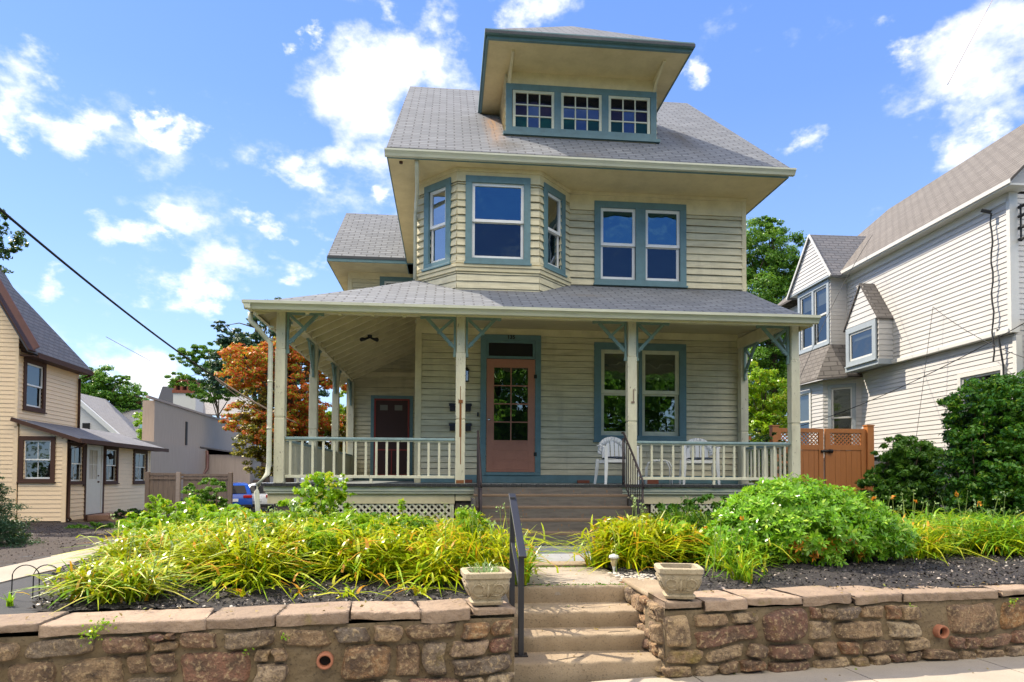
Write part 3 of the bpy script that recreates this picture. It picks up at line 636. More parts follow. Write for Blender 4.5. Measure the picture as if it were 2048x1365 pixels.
# ---- dormer
DY = 2.0
m = MB(); frame_box(m, (0, DY), (1, 0), (0, -1), 3.555, 6.452, 6.575, 7.51, .115, -.02, .035)
for x in (4.535, 5.45): m.box(x-.065, x+.065, DY-.033, DY+.02, 6.68, 7.4)
m.box(3.50, 6.51, DY-.085, DY+.03, 6.515, 6.575)
D = m.build('dormer', 'teal', H, .003)
m = MB()
for x, n, a, b in ((3.56, (-1, 0), (3.56, 5.2), (3.56, DY)), (6.45, (1, 0), (6.45, DY), (6.45, 5.2))):
    siding(m, a, b, 6.5, 7.72, .12, n)
m.box(3.6, 6.4, DY-.012, DY+.02, 7.5, 7.74); m.box(3.58, 6.43, DY-.03, DY+.02, 6.40, 6.515); m.build('cheek_wall', 'siding', D, fix=False)
B('frieze_board', 'cream', D, (3.58, 6.43, DY-.03, DY+.02, 7.512, 7.735))
M_['gblue'] = glass('clear_pane', .12, (.40, .62, 1.0), .15); M_['ggreen'] = glass('green_pane', .05, (.1, .9, .7), .3); M_['gplum'] = glass('plum_pane', .035, (.55, .45, .8), .3)
for k, (a, b) in enumerate(((3.68, 4.475), (4.595, 5.39), (5.51, 6.33))):
    dw = MB(); pn = [MB(), MB(), MB()]; frame_box(dw, (0, DY), (1, 0), (0, -1), a, b, 6.64, 7.40, .055, -.02, .02)
    ww = (b-a-.11)/3; hh = (.76-.11)/3
    for i in range(1, 3):
        dw.box(a+.055+ww*i-.012, a+.055+ww*i+.012, DY-.012, DY+.01, 6.69, 7.35); dw.box(a+.05, b-.05, DY-.0135, DY+.0115, 6.695+hh*i-.012, 6.695+hh*i+.012)
    for i in range(3):
        for j in range(3):
            # stained panes: green at the lower corners, plum above, clear in the middle
            w_ = 0 if (i == 1 and j < 2) or (k == 1 and j == 1) else (1 if j == 0 else 2)
            x = a+.055+ww*i; z = 6.695+hh*j; pn[w_].add([(x, DY+.003, z), (x+ww, DY+.003, z), (x+ww, DY+.003, z+hh), (x, DY+.003, z+hh)], [(0, 1, 2, 3)])
    dk = MB(); dk.add([(a, DY+.012, 6.66), (b, DY+.012, 6.66), (b, DY+.012, 7.38), (a, DY+.012, 7.38)], [(0, 1, 2, 3)]); dk.build('interior', 'dark', D, fix=False)
    dw.build('sash', 'sashc', D, .002)
    for mm, mt in zip(pn, ('gblue', 'ggreen', 'gplum')): mm.build('pane', mt, D, fix=False)
DXa, DXb, DYa, DZ = 3.17, 6.79, 1.10, 7.735
m = MB(); ap = (4.97, 2.85, 9.30); rb = (4.97, 5.6, 9.30); za = 7.82
c = [(DXa-.07, DYa-.14, za), (DXb+.05, DYa-.14, za), (DXb+.05, 3.6, za), (DXa-.07, 3.6, za)]
m.slab([c[0], c[1], ap], .05, (1, 0, 0)); m.slab([c[0], ap, rb, (DXa-.07, 3.6, za)], .05, (0, 1, 0)); m.slab([c[1], (DXb+.05, 3.6, za), rb, ap], .05, (0, 1, 0))
m.build('roof', 'roof', D)
B('soffit', 'soffit', D, (DXa, DXb, DYa, 3.6, 7.735, 7.76))
m = MB()
for (p0, p1, q) in (((DXa-.05, DYa-.1), (DXb+.03, DYa-.1), 0),):
    m.box(DXa-.03, DXb+.02, DYa-.06, DYa, 7.72, 7.83); m.box(DXa-.055, DXb+.04, DYa-.13, DYa-.062, 7.775, 7.85)
    m.box(DXa-.04, DXa, DYa, 3.6, 7.72, 7.83); m.box(DXb, DXb+.02, DYa, 3.6, 7.72, 7.83); m.box(DXa-.075, DXa-.042, DYa-.13, 3.6, 7.77, 7.85)
m.build('fascia', 'teal', D, .004)
for x in (3.62, 6.40):   # curved brackets under the dormer eave
    pts = [(x, DY-.02, 7.5), (x, DY-.02, 7.735), (x, 1.32, 7.735), (x, 1.33, 7.70)] + [(x, 1.33+.62*(i/6), 7.70-.19*(i/6)**2) for i in range(1, 7)]
    mm = MB(); mm.prism([(x-.025, p[1], p[2]) for p in pts], (.05, 0, 0)); mm.build('bracket', 'cream', D, .003)
# ---- front door with surround, transom and storm door
m = MB(); frame_box(m, (0, YW), (1, 0), (0, -1), 3.105, 4.226, .143, 2.745, .105, -.02, .05, bot=.05); frame_box(m, (0, YW), (1, 0), (0, -1), 3.205, 4.125, 2.30, 2.645, .05, -.02, .03)
m.box(3.2, 4.13, YW-.06, YW+.02, .145, .2)
FD = m.build('front_door', 'teal', H, .003)
m = MB(); a, b, z0, z1 = 3.22, 4.115, .205, 2.29; gx0, gx1, gz0, gz1 = 3.355, 3.985, .79, 2.135
m.box(a, gx0, YW-.045, YW-.005, z0, z1); m.box(gx1, b, YW-.045, YW-.005, z0, z1); m.box(gx0, gx1, YW-.045, YW-.005, gz1, z1); m.box(gx0, gx1, YW-.045, YW-.005, z0, gz0-.11)
frame_box(m, (0, YW), (1, 0), (0, -1), gx0-.002, gx1+.002, gz0-.11, gz0, .02, .0, .047); m.box(gx0, gx1, YW-.035, YW-.006, gz0-.11, gz0)
for z in (.25, .44): frame_box(m, (0, YW), (1, 0), (0, -1), gx0-.03, gx1+.03, z, z+.17, .012, .04, .05)
m.box(3.66, 3.68, YW-.04, YW-.012, gz0, gz1)
for i in (1, 2, 3): z = gz0+(gz1-gz0)*i/4; m.box(gx0, gx1, YW-.0385, YW-.0125, z-.01, z+.01)
m.build('storm_door', 'door', FD, .002)
g = MB(); quadw(g, (0, YW), (1, 0), (0, -1), gx0, gx1, gz0, gz1, .025); g.build('pane', 'glassd', FD, fix=False)
g = MB(); g.box(3.26, 4.06, YW-.012, YW-.008, 2.33, 2.6); g.build('transom_pane', 'dark', FD)
g = MB(); g.box(gx0-.02, gx1+.02, YW+.02, YW+.03, gz0-.1, gz1+.05); g.build('interior', 'dark', FD)
g = MB(); g.lathe([(0, .045), (.02, .042), (.026, .03), (.02, .015), (.012, 0)], (0, 0, 0), 12)
g.v = [(3.262+v[0], YW-.045-v[2], 1.165+v[1]) for v in g.v]; g.build('knob', 'chrome', FD, smooth=True)
B('hinge', 'black', FD, (4.095, 4.15, YW-.062, YW-.04, 1.94, 2.01), bevel=.003); B('hinge', 'black', FD, (4.095, 4.15, YW-.062, YW-.04, .50, .57), bevel=.003)
def text(s, loc, size, mat, parent, name, ext=.004, rotx=math.pi/2):
    cu = bpy.data.curves.new(name, 'FONT'); cu.body = s; cu.size = size; cu.extrude = ext; cu.align_x = 'CENTER'; cu.offset = .003
    o = bpy.data.objects.new(name, cu); COL.objects.link(o); dg = bpy.context.evaluated_depsgraph_get(); me = bpy.data.meshes.new_from_object(o.evaluated_get(dg)); bpy.data.objects.remove(o)
    o = bpy.data.objects.new(name, me); COL.objects.link(o); me.materials.append(M_[mat]); off = OFF[parent.name]; o.parent = parent
    o.location = Vector(loc)-off; o.rotation_euler = (rotx, 0, 0); OFF[o.name] = off; return o
text('135', (3.665, YW-.056, 2.668), .10, 'black', FD, 'house_number')
# ---- red side door in the wing
m = MB(); frame_box(m, (0, 7.52), (1, 0), (0, -1), .50, 1.60, .10, 2.25, .085, -.02, .04, bot=.03); SD = m.build('side_door', 'teal', H, .003)
m = MB(); frame_box(m, (0, 7.52), (1, 0), (0, -1), .59, 1.51, .13, 2.165, .045, -.01, .05); m.box(.63, 1.47, 7.48, 7.5, .80, .835); m.box(1.035, 1.065, 7.48, 7.5, .17, .80); m.build('screen_frame', 'red', SD, .002)
B('screen', 'screen', SD, (.62, 1.48, 7.49, 7.51, .16, 2.13)); B('pane', 'shade', SD, (.74, .94, 7.482, 7.489, 1.86, 2.0), (1.12, 1.32, 7.482, 7.489, 1.86, 2.0))
# ---- porch
m = MB()
y = -.27; m.box(-.17, 8.27, -.24, YW-.04, -.035, .0); m.box(-.17, XL-.03, YW-.04, 7.5, -.035, .0)
PF = m.build('porch_floor', 'floor', H)
m = MB(); x = -.2
while x < 8.28:
    w = .075; m.box(x, x+w-.004, -.275-random.uniform(0, .012), -.238, -.035-random.uniform(0, .008), .002+random.uniform(-.002, .002)); x += w
m.build('board_ends', 'fledge', PF)
B('skirt_board', 'gutter', H, (-.17, 8.25, -.235, -.19, -.115, -.036), (-.15, 8.23, -.215, -.17, -.15, -.115), bevel=.01)
B('skirt_board', 'cream', H, (-.1, 2.62, -.17, -.13, -.30, -.15), (2.63, 2.98, -.172, -.13, -.255, -.15), (5.28, 8.2, -.17, -.13, -.30, -.15), (-.13, -.09, -.17, 7.4, -.3, -.036), bevel=.004)
for i, (x0, x1, y0) in enumerate(((-.05, .33, -.12), (2.63, 3.0, -.12), (5.30, 5.66, -.12), (7.85, 8.2, -.12), (-.05, .3, 2.4), (-.05, .3, 5.0))): B('pier', 'pier', H, (x0, x1, y0, y0+.35, -.95, -.155 if y0 < 0 else -.04), bevel=.012)
for (x0, x1) in ((.33, 2.55), (5.7, 7.8)):
    m = MB(); z0, z1 = -.85, -.30
    for s in (1, -1):
        u = x0-.6
        while u < x1+.6:
            a = [u, z0]; b = [u+s*(z1-z0), z1]
            # clip to the panel
            def cl(p, q):
                if p[0] < x0: t = (x0-p[0])/(q[0]-p[0]) if q[0] != p[0] else 0; p = [x0, p[1]+(q[1]-p[1])*t]
                if p[0] > x1: t = (x1-p[0])/(q[0]-p[0]) if q[0] != p[0] else 0; p = [x1, p[1]+(q[1]-p[1])*t]
                return p
            if not (max(a[0], b[0]) < x0 or min(a[0], b[0]) > x1):
                a2 = cl(a, b); b2 = cl(b, a)
                if abs(a2[1]-b2[1]) > .03: m.bar((a2[0], -.148+s*.005, a2[1]), (b2[0], -.148+s*.005, b2[1]), .03, .008, (0, 1, 0)) if False else m.bar((a2[0], -.148+s*.005, a2[1]), (b2[0], -.148+s*.005, b2[1]), .008, .03)
            u += .10
    m.box(x1, x1+.06, -.16, -.13, z0, z1); m.box(x0-.03, x0, -.16, -.13, z0, z1)
    m.build('lattice', 'porchwhite', H, fix=False)
B('foundation', 'pier', H, (.3, 8.1, .6, .75, -.95, -.04), (XL, XR, YW+.02, 2.2, -.95, 0), (XR-.15, XR, 2.2, 12.4, -.95, -.02), (-.1, .1, 7.55, 12.4, -.95, -.02))
ZB = 2.585
def post(x, y, h=ZB, r=.074):
    m = MB(); m.box(x-r, x+r, y-r, y+r, 0, .98); m.box(x-r+.004, x+r-.004, y-r+.004, y+r-.004, .98, 1.0); m.box(x-r, x+r, y-r, y+r, 1.0, 2.02); m.box(x-r+.009, x+r-.009, y-r+.009, y+r-.009, 2.02, h)
    return m.build('post', 'post', H, .010)
ps = [post(i*2.7, 0) for i in range(4)]
for k in (1, 2, 3): post(0, 2.508*k-(.06 if k == 3 else 0))
post(8.1, YW-.1)
B('rust_streak', 'rust', ps[1], (2.694, 2.704, -.078, -.074, 1.25, 1.50), (2.67, 2.735, -.084, -.074, 1.24, 1.29), (2.685, 2.717, -.0765, -.074, .72, 1.24), (2.700, 2.714, -.0765, -.074, .3, .72))
B('rust_streak', 'rust', ps[1], (2.64, 2.76, -.0775, -.073, .01, .06)); B('wall_hook', 'oldwood', ps[2], (5.41, 5.42, -.09, -.074, 1.3, 1.5), (5.38, 5.43, -.085, -.074, 1.28, 1.31))
# beams
m = MB(); m.box(-.09, 8.19, -.075, .075, ZB, 2.72)
m.box(-.07, .07, .078, 7.45, ZB-.0, 2.68); m.box(8.02, 8.18, .078, YW-.036, ZB, 2.78)
m.build('beam', 'cream', H, .004)
m = MB(); m.prism([(8.03, .1, 2.8), (8.03, YW-.03, 2.8), (8.03, YW-.03, 3.55)], (.02, 0, 0)); m.prism([(8.16, .1, 2.8), (8.16, YW-.03, 2.8), (8.16, YW-.03, 3.62)], (.02, 0, 0)); m.build('gable', 'siding', H)
# porch roof
fy, fz = -.46, 2.60; jz = 3.70; lx = -.36
P = lambda x, y: (x, y)
wz = jz+.02
m = MB()
def zf(y): t = (y-fy)/(YW-fy); return fz+(wz-fz)*(t*.93+.07*t*t)
ys = [fy, .35, 1.2, YW]
xh = lambda y: lx+(y-fy)*(XL-lx)/(YW-fy)
for a, b in zip(ys[:-1], ys[1:]): m.slab([(xh(a), a, zf(a)), (8.21, a, zf(a)), (8.21, b, zf(b)), (xh(b), b, zf(b))], .035, (1, 0, 0))
for a, b in zip(ys[:-1], ys[1:]): m.slab([(xh(a), a, zf(a)), (xh(b), b, zf(b)), (xh(b), 7.5, zf(b)), (xh(a), 7.9 if a < 0 else 7.5, zf(a))], .035, (0, 1, 0))
PR = m.build('porch_roof', 'roof', H)
gutter('gutter', (lx-.05, fy+.03, 2.505), (8.25, fy+.03, 2.525), (0, -1, 0), PR, .13, .115)
gutter('gutter', (lx+.05, fy-.09, 2.505), (lx+.05, 7.9, 2.505), (-1, 0, 0), PR, .12, .115)
B('fascia', 'cream', PR, (lx+.03, 8.19, fy+.031, fy+.05, 2.49, 2.61), (lx+.031, lx+.05, fy+.05, 7.85, 2.49, 2.6), (8.19, 8.205, fy+.05, .3, 2.50, 2.60))
m = MB()   # rafters and deck on the left side, seen from below
def zl(x): return zf(fy+(x-lx)*(YW-fy)/(XL-lx))-.06
yy = .55
while yy < 7.4:
    x0 = lx+.05; x1 = min(XL-.02, xh(yy)) if yy < YW else XL-.02
    m.bar((x0, yy, zl(x0)-.07), (x1, yy, zl(x1)-.07), .055, .15); yy += .47
xx = .45
while xx < XL:
    yb = (xx-lx)*(YW-fy)/(XL-lx)+fy; m.bar((xx, fy+.05, zf(fy+.05)-.11), (xx, yb, zf(yb)-.11), .05, .10); xx += .47
m.bar((lx+.06, fy+.06, zf(fy+.06)-.12), (XL-.02, YW-.03, zf(YW-.03)-.12), .05, .14)
m.build('rafter', 'cream', PR)
m = MB(); ofs = .042
for a, b in zip(ys[:-1], ys[1:]):
    m.add([(xh(a)+.04, a+.02, zf(a)-ofs), (8.2, a+.02, zf(a)-ofs), (8.2, b, zf(b)-ofs), (xh(b), b, zf(b)-ofs)], [(0, 1, 2, 3)]); m.add([(xh(a)+.02, a+.04, zf(a)-ofs), (xh(b), b, zf(b)-ofs), (xh(b), 7.5, zf(b)-ofs), (xh(a)+.02, 7.5, zf(a)-ofs)], [(0, 1, 2, 3)])
m.build('roof_deck', 'ceil', PR, fix=False)  # deck coloured darker than the rafters, painting in the shade between them
m = MB(); m.prism([(2.2, .08, 2.70), (8.02, .08, 2.70), (8.02, YW-.036, 2.86), (2.2, YW-.036, 2.86)], (0, 0, .012)); m.build('ceiling', 'ceil', H)
# security light under the side ceiling
m = MB(); c0 = Vector((.9, 3.6, zl(.9)-.11)); m.tube([c0, c0+Vector((0, 0, -.05))], .05, 10)
for s in (-1, 1): m.tube([c0+Vector((0, 0, -.05)), c0+Vector((s*.1, -.06, -.1)), c0+Vector((s*.16, -.13, -.12))], [.015, .03, .045], 10)
m.build('flood_light', 'fledge', H, smooth=True)
# brackets at post tops
def bracket(x, y, dx, dy):
    m = MB(); o = Vector((x, y, 0)); d = Vector((dx, dy, 0)); t = .042
    side = Vector((dy, -dx, 0))
    def bar(a, b, w=.04): m.bar(o+d*a[0]+Vector((0, 0, a[1])), o+d*b[0]+Vector((0, 0, b[1])), w, t, (dy, -dx, 0))
    z = ZB
    bar((.075, z-.018), (.60, z-.018), .035); bar((.093, z-.03), (.093, z-.60), .035)
    bar((.52, z-.03), (.11, z-.47), .05); bar((.12, z-.04), (.34, z-.24), .042)
    for (u, v, r) in ((.33, z-.235, .034), (.16, z-.42, .030), (.093, z-.60, .026), (.60, z-.018, .024)):
        m.obox(o+d*u+Vector((0, 0, v)), d*r, side*.022, Vector((0, 0, r)))
    return m.build('bracket', 'teal2', H, .004)
M_['teal2'] = paint('faded_teal_bracket', (.19, .30, .28), (.09, .13, .12), .5, (1, 1, 1), .5, None, 8)
for i in range(4):
    if i > 0: bracket(i*2.7, 0, -1, 0)
    if i < 3: bracket(i*2.7, 0, 1, 0)
for k in range(4):
    if k: bracket(0, 2.508*k-(.06 if k == 3 else 0), 0, -1)
    if k < 3: bracket(0, 2.508*k, 0, 1)
bracket(8.1, 0, 0, 1); bracket(8.1, YW-.1, 0, -1)
# railings
def railing(a, b, n, ztop=.68, zbot=.105, solid=False, dz=0):
    a = Vector((a[0], a[1], 0)); b = Vector((b[0], b[1], 0)); d = (b-a); L = d.length; d.normalize()
    m = MB(); m.bar(a+Vector((0, 0, ztop)), b+Vector((0, 0, ztop+dz)), .085, .04); r = m.build('railing', 'tealrail', H, .008)
    m = MB(); m.bar(a+Vector((0, 0, zbot)), b+Vector((0, 0, zbot+dz)), .05, .045); m.bar(a+Vector((0, 0, ztop-.03)), b+Vector((0, 0, ztop-.03+dz)), .045, .02); m.obox(a+d*L/2+Vector((0, 0, .04)), d*.02, Vector((d.y, -d.x, 0))*.02, Vector((0, 0, .04))); m.build('bottom_rail', 'porchwhite', r, .004)
    for i in range(n):
        c = a+d*L*(i+.5+random.uniform(-.06, .06))/n; hw = .017; z0 = zbot+.02; z1 = ztop-.035+dz*(i+.5)/n
        m = MB(); px = Vector((-d.y, d.x, 0))
        if solid: m.obox(c+px*.01+Vector((0, 0, (z0+z1)/2)), d*(L/n*.46), px*.012, Vector((0, 0, (z1-z0)/2)))
        else: m.obox(c+Vector((0, 0, (z0+z1)/2)), d*hw, px*hw, Vector((0, 0, (z1-z0)/2)))
        m.build('baluster', 'porchwhite', r, .003)
railing((.08, 0), (2.62, 0), 16); railing((5.48, 0), (8.02, 0), 15, .67, .10)
for y0, y1 in ((.08, 2.42), (2.6, 4.93), (5.1, 7.4)): railing((0, y0), (0, y1), 20, .66, .12, True)
railing((8.1, .08), (8.1, YW-.2), 11, .67, .11)
# downspouts
m = MB(); m.tube([(lx-.02, -.28, 2.5), (lx-.02, -.28, 2.38), (lx+.06, -.26, 2.30), (-.2, -.16, 2.17), (-.125, -.13, 2.08), (-.125, -.13, .30), (-.14, -.15, .14), (-.25, -.24, -.02), (-.26, -.26, -.12), (-.235, -.25, -.42), (-.22, -.25, -.7)], .036, 10)
for z in (2.31, 2.12, 1.5, .8): m.tube([(-.125, -.13, z), (-.125, -.13, z+.03)], .040, 10)
m.build('downspout', 'gutter2', H, smooth=True) if 'gutter2' in M_ else m.build('downspout', 'gutter', H, smooth=True)
m = MB(); m.tube([(1.95, 1.02, 5.5), (1.95, 1.03, 5.42), (1.94, 1.5, 5.2), (1.905, 1.86, 5.02), (1.895, 1.9, 4.9), (1.895, 1.9, 3.72)], .034, 10); m.build('downspout', 'gutter', H, smooth=True)
m = MB(); m.tube([(1.68, 1.10, 5.52), (1.68, 1.10, 5.47)], [.035, .03], 10); m.build('eave_camera', 'brown', H)
# ---- wooden front stairs
m = MB(); r = MB(); n_ = 4
for k in range(5):
    yk = -.30-.275*k; zk = -.145-.165*k
    x0, x1 = 2.89+.0*k, 5.20
    if k < 4: m.box(x0, x1, yk-.26, yk+.03, zk-.035, zk)
    r.box(x0+.02, x1-.02, yk+.002-(0), yk+.02, zk+.0+(.0), zk+.13 if k else zk+.10)
ST = r.build('stairs', 'stepwood', H); m.build('tread', 'stepedge', ST, .006)
B('stringer', 'stepwood', ST, (2.86, 2.89, -1.25, -.2, -.9, -.2), (5.20, 5.23, -1.25, -.2, -.9, -.2))
def iron_rail(x, px=()):
    m = MB(); top = Vector((x, -.28, .80)); bot = Vector((x, -1.30, .06))
    m.tube([(x, -.20, .80), top, (x, -.8, .44), bot, bot+Vector((0, -.03, -.10))], .016, 8); m.tube([(x, -.25, .72), (x, -.25, -.02)], .014, 8); m.tube([bot+Vector((0, .02, 0)), (x, -1.28, -.85)], .017, 8)
    m.tube([(x, -.28, .06), (x, -1.28, -.62)], .010, 6)
    o = m.build('stair_rail', 'iron', H, smooth=True)
    for k in range(8):
        y = -.34-.115*k; z1 = .76+(y+.28)*.725; z0 = .03+(y+.28)*.68
        mm = MB(); mm.tube([(x, y, z0), (x, y, z1)], .0075, 6); mm.build('baluster', 'iron', o)
iron_rail(2.96); iron_rail(5.20)

# ================================================================== THINGS ON THE PORCH
for z, w in ((1.31, 'upper'), (.95, 'lower')):
    t = thing('mailbox', (2.74, YW-.06, z), f'{w} of two dark navy mailboxes on the porch wall behind a post', 'mailbox', 'mailboxes')
    m = MB(); m.prism([(2.545, YW-.02, z), (2.545, YW-.11, z), (2.545, YW-.12, z+.11), (2.545, YW-.02, z+.14)], (.385, 0, 0)); m.build('box', 'navy', t, .006)
    m = MB(); m.prism([(2.53, YW-.02, z+.152), (2.53, YW-.02, z+.14), (2.53, YW-.135, z+.108), (2.53, YW-.14, z+.085), (2.53, YW-.148, z+.085), (2.53, YW-.14, z+.122)], (.415, 0, 0)); m.build('lid', 'navy', t, .003)
t = thing('wall_lantern', (2.85, YW-.03, 1.84), 'black wall lantern beside the front door, half behind a post', 'lantern')
m = MB(); m.box(2.82, 2.88, YW-.03, YW-.015, 1.98, 2.12); m.tube([(2.85, YW-.03, 2.08), (2.85, YW-.09, 2.15), (2.85, YW-.13, 2.1)], .008, 8); m.build('arm', 'black', t)
m = MB(); m.lathe([(.001, .28), (.02, .26), (.05, .22), (.045, .21)], (2.85, YW-.13, 1.84), 8); m.lathe([(.04, .0), (.045, .02), (.0, .0)], (2.85, YW-.13, 1.84), 8)
for k in range(4): a = math.pi/4+k*math.pi/2; m.tube([(2.85+.04*math.cos(a), YW-.13+.04*math.sin(a), 1.85), (2.85+.046*math.cos(a), YW-.13+.046*math.sin(a), 2.06)], .004, 5)
m.build('cage', 'black', t); m = MB(); m.lathe([(.034, .02), (.038, .2)], (2.85, YW-.13, 1.84), 8); m.build('pane', 'glassn', t, fix=False)
tag(B('doorbell', 'fledge', None, (3.045, 3.075, YW-.045, YW-.02, 1.22, 1.30), bevel=.004), 'small dark doorbell left of the teal door frame', 'doorbell')
def chair(loc, rot, label, first=[None]):
    if first[0] is not None: return copytree(first[0], loc, rot, label)
    t = thing('patio_chair', loc, label, 'chair', 'white plastic chairs on the porch', local=True); first[0] = t; t.rotation_euler = (0, 0, rot)
    # local: faces -y
    def sheet(name, f, nu, nv, th=.006):
        vs = []; fs = []
        for i in range(nu+1):
            for j in range(nv+1): vs.append(f(i/nu, j/nv))
        for i in range(nu):
            for j in range(nv): a = i*(nv+1)+j; fs.append((a, a+1, a+nv+2, a+nv+1))
        m = MB(); m.add(vs, fs); o = m.build(name, 'white', t, smooth=True, fix=True); s = o.modifiers.new('solid', 'SOLIDIFY'); s.thickness = th; return o
    sheet('seat', lambda u, v: ((u-.5)*.46, -.22+v*.42, .40+.012*math.cos(v*3)+.01*(2*u-1)**2-.02*v), 8, 8, .012)
    # back: arched shell with slats
    def arch(a): return Vector((.27*math.sin(a), .22-.05*(1-abs(math.sin(a)))*0, .52+.32*math.cos(a)))
    m = MB()
    pts = []
    for i in range(17):
        a = -math.pi*.56+math.pi*1.12*i/16; s, c_ = math.sin(a), math.cos(a)
        pts.append((.275*s*(1 if abs(s) < .98 else 1), .23+.03*c_-.06*abs(s)**3, .56+.25*max(c_, -.2)))
    for i in range(16):   # wide flat top band
        p, q = Vector(pts[i]), Vector(pts[i+1]); cen = Vector((0, .22, .42))
        pi_, qi = p.lerp(cen, .26), q.lerp(cen, .26); m.add([p, q, qi, pi_], [(0, 1, 2, 3)])
    o = m.build('backrest', 'white', t, smooth=True); s = o.modifiers.new('solid', 'SOLIDIFY'); s.thickness = .012
    m = MB()
    for k in range(-2, 3):
        x = k*.078; zt = .73-.05*abs(k)**1.3*.5; m.add([(x-.03, .19, .39), (x+.03, .19, .39), (x+.032, .235, zt), (x-.032, .235, zt)], [(0, 1, 2, 3)])
    o = m.build('back_slat', 'white', t); s = o.modifiers.new('solid', 'SOLIDIFY'); s.thickness = .008
    for sg in (-1, 1):
        m = MB(); A = [(sg*.255, .20, .66), (sg*.30, .08, .645), (sg*.305, -.10, .635), (sg*.29, -.21, .62)]
        vs = []; fs = []
        for i, p in enumerate(A): vs += [(p[0]-.028, p[1], p[2]), (p[0]+.028, p[1], p[2]+.004)]
        for i in range(3): fs.append((2*i, 2*i+1, 2*i+3, 2*i+2))
        m.add(vs, fs); o = m.build('armrest', 'white', t, smooth=True); s = o.modifiers.new('solid', 'SOLIDIFY'); s.thickness = .014
        for yy, top, dy in ((-.21, .62, -.03), (.19, .42, .09)):
            m = MB(); xx = sg*.275
            q = [Vector((xx, yy, top)), Vector((xx*.98, yy+dy*.3, .30)), Vector((xx*1.05, yy+dy, 0))]
            for (p0, p1, w0, w1) in ((q[0], q[1], .022, .028), (q[1], q[2], .028, .018)):
                m.add([p0+Vector((-w0, -w0*.6, 0)), p0+Vector((w0, -w0*.6, 0)), p0+Vector((w0, w0*.8, 0)), p0+Vector((-w0, w0*.8, 0)), p1+Vector((-w1, -w1*.6, 0)), p1+Vector((w1, -w1*.6, 0)), p1+Vector((w1, w1*.8, 0)), p1+Vector((-w1, w1*.8, 0))],
                      [(0, 1, 5, 4), (1, 2, 6, 5), (2, 3, 7, 6), (3, 0, 4, 7)])
            m.build('leg', 'white', t, .004)
    B('apron', 'white', t, (-.24, .24, -.225, -.215, .36, .40), (-.25, -.24, -.2, .18, .35, .40), (.24, .25, -.2, .18, .35, .40))
    return t
chair((5.33, .62, .0), .12, 'white plastic armchair behind the right stair rail and porch post')
chair((6.80, .75, .0), -.22, 'white plastic armchair behind the right porch railing')
def cushion(loc, rot, label):
    m = MB(); vs = []; fs = []; n = 10
    for sgn in (1, -1):
        for i in range(n+1):
            for j in range(n+1):
                u, v = i/n*2-1, j/n*2-1; e = (1-abs(u)**4)*(1-abs(v)**4); vs.append((u*.215, v*.2, sgn*.022*e**.5+.004*math.sin(u*7+v*5)))
    for s in (0, 1):
        for i in range(n):
            for j in range(n): a = s*(n+1)**2+i*(n+1)+j; fs.append((a, a+1, a+n+2, a+n+1))
    m.add(vs, fs); o = m.build('seat_cushion', 'cushion', None, smooth=True, fix=False); o.location = loc; o.rotation_euler = (0, 0, rot); tag(o, label, 'cushion', 'seat cushions'); return o
cushion((5.33, .61, .437), .12, 'dark blue patterned cushion on the chair by the stair rail')
cushion((6.80, .74, .437), -.22, 'dark blue patterned cushion on the chair behind the right railing')
t = thing('side_table', (6.05, .7, 0), 'low white tube-legged table between the two porch chairs', 'table')
for y in (.5, .9):
    m = MB(); x0 = 5.80+(y-.5)*.25; x1 = x0+.44; m.tube([(x0, y, 0), (x0+.01, y, .28), (x0+.05, y, .37), (x0+.12, y, .40), (x1-.12, y, .40), (x1-.05, y, .37), (x1-.01, y, .28), (x1, y, 0)], .011, 8); m.build('leg', 'white', t, smooth=True)
m = MB(); m.tube([(6.0, .5, .39), (6.08, .9, .39)], .009, 8); m.tube([(6.15, .5, .39), (6.2, .9, .39)], .009, 8); m.build('top_bar', 'white', t)
for x, w in ((2.85, 'brick lying at the wall left of the front door'), (5.02, 'brick lying at the wall right of the front door'), (6.0, 'brick under the white side table')):
    tag(B('brick', 'brick', None, (x-.11, x+.11, YW-.13, YW-.04, .003, .06) if x != 6.0 else (5.95, 6.17, 1.0, 1.1, .001, .1), bevel=.005), 'red '+w, 'brick', 'loose bricks on the porch')

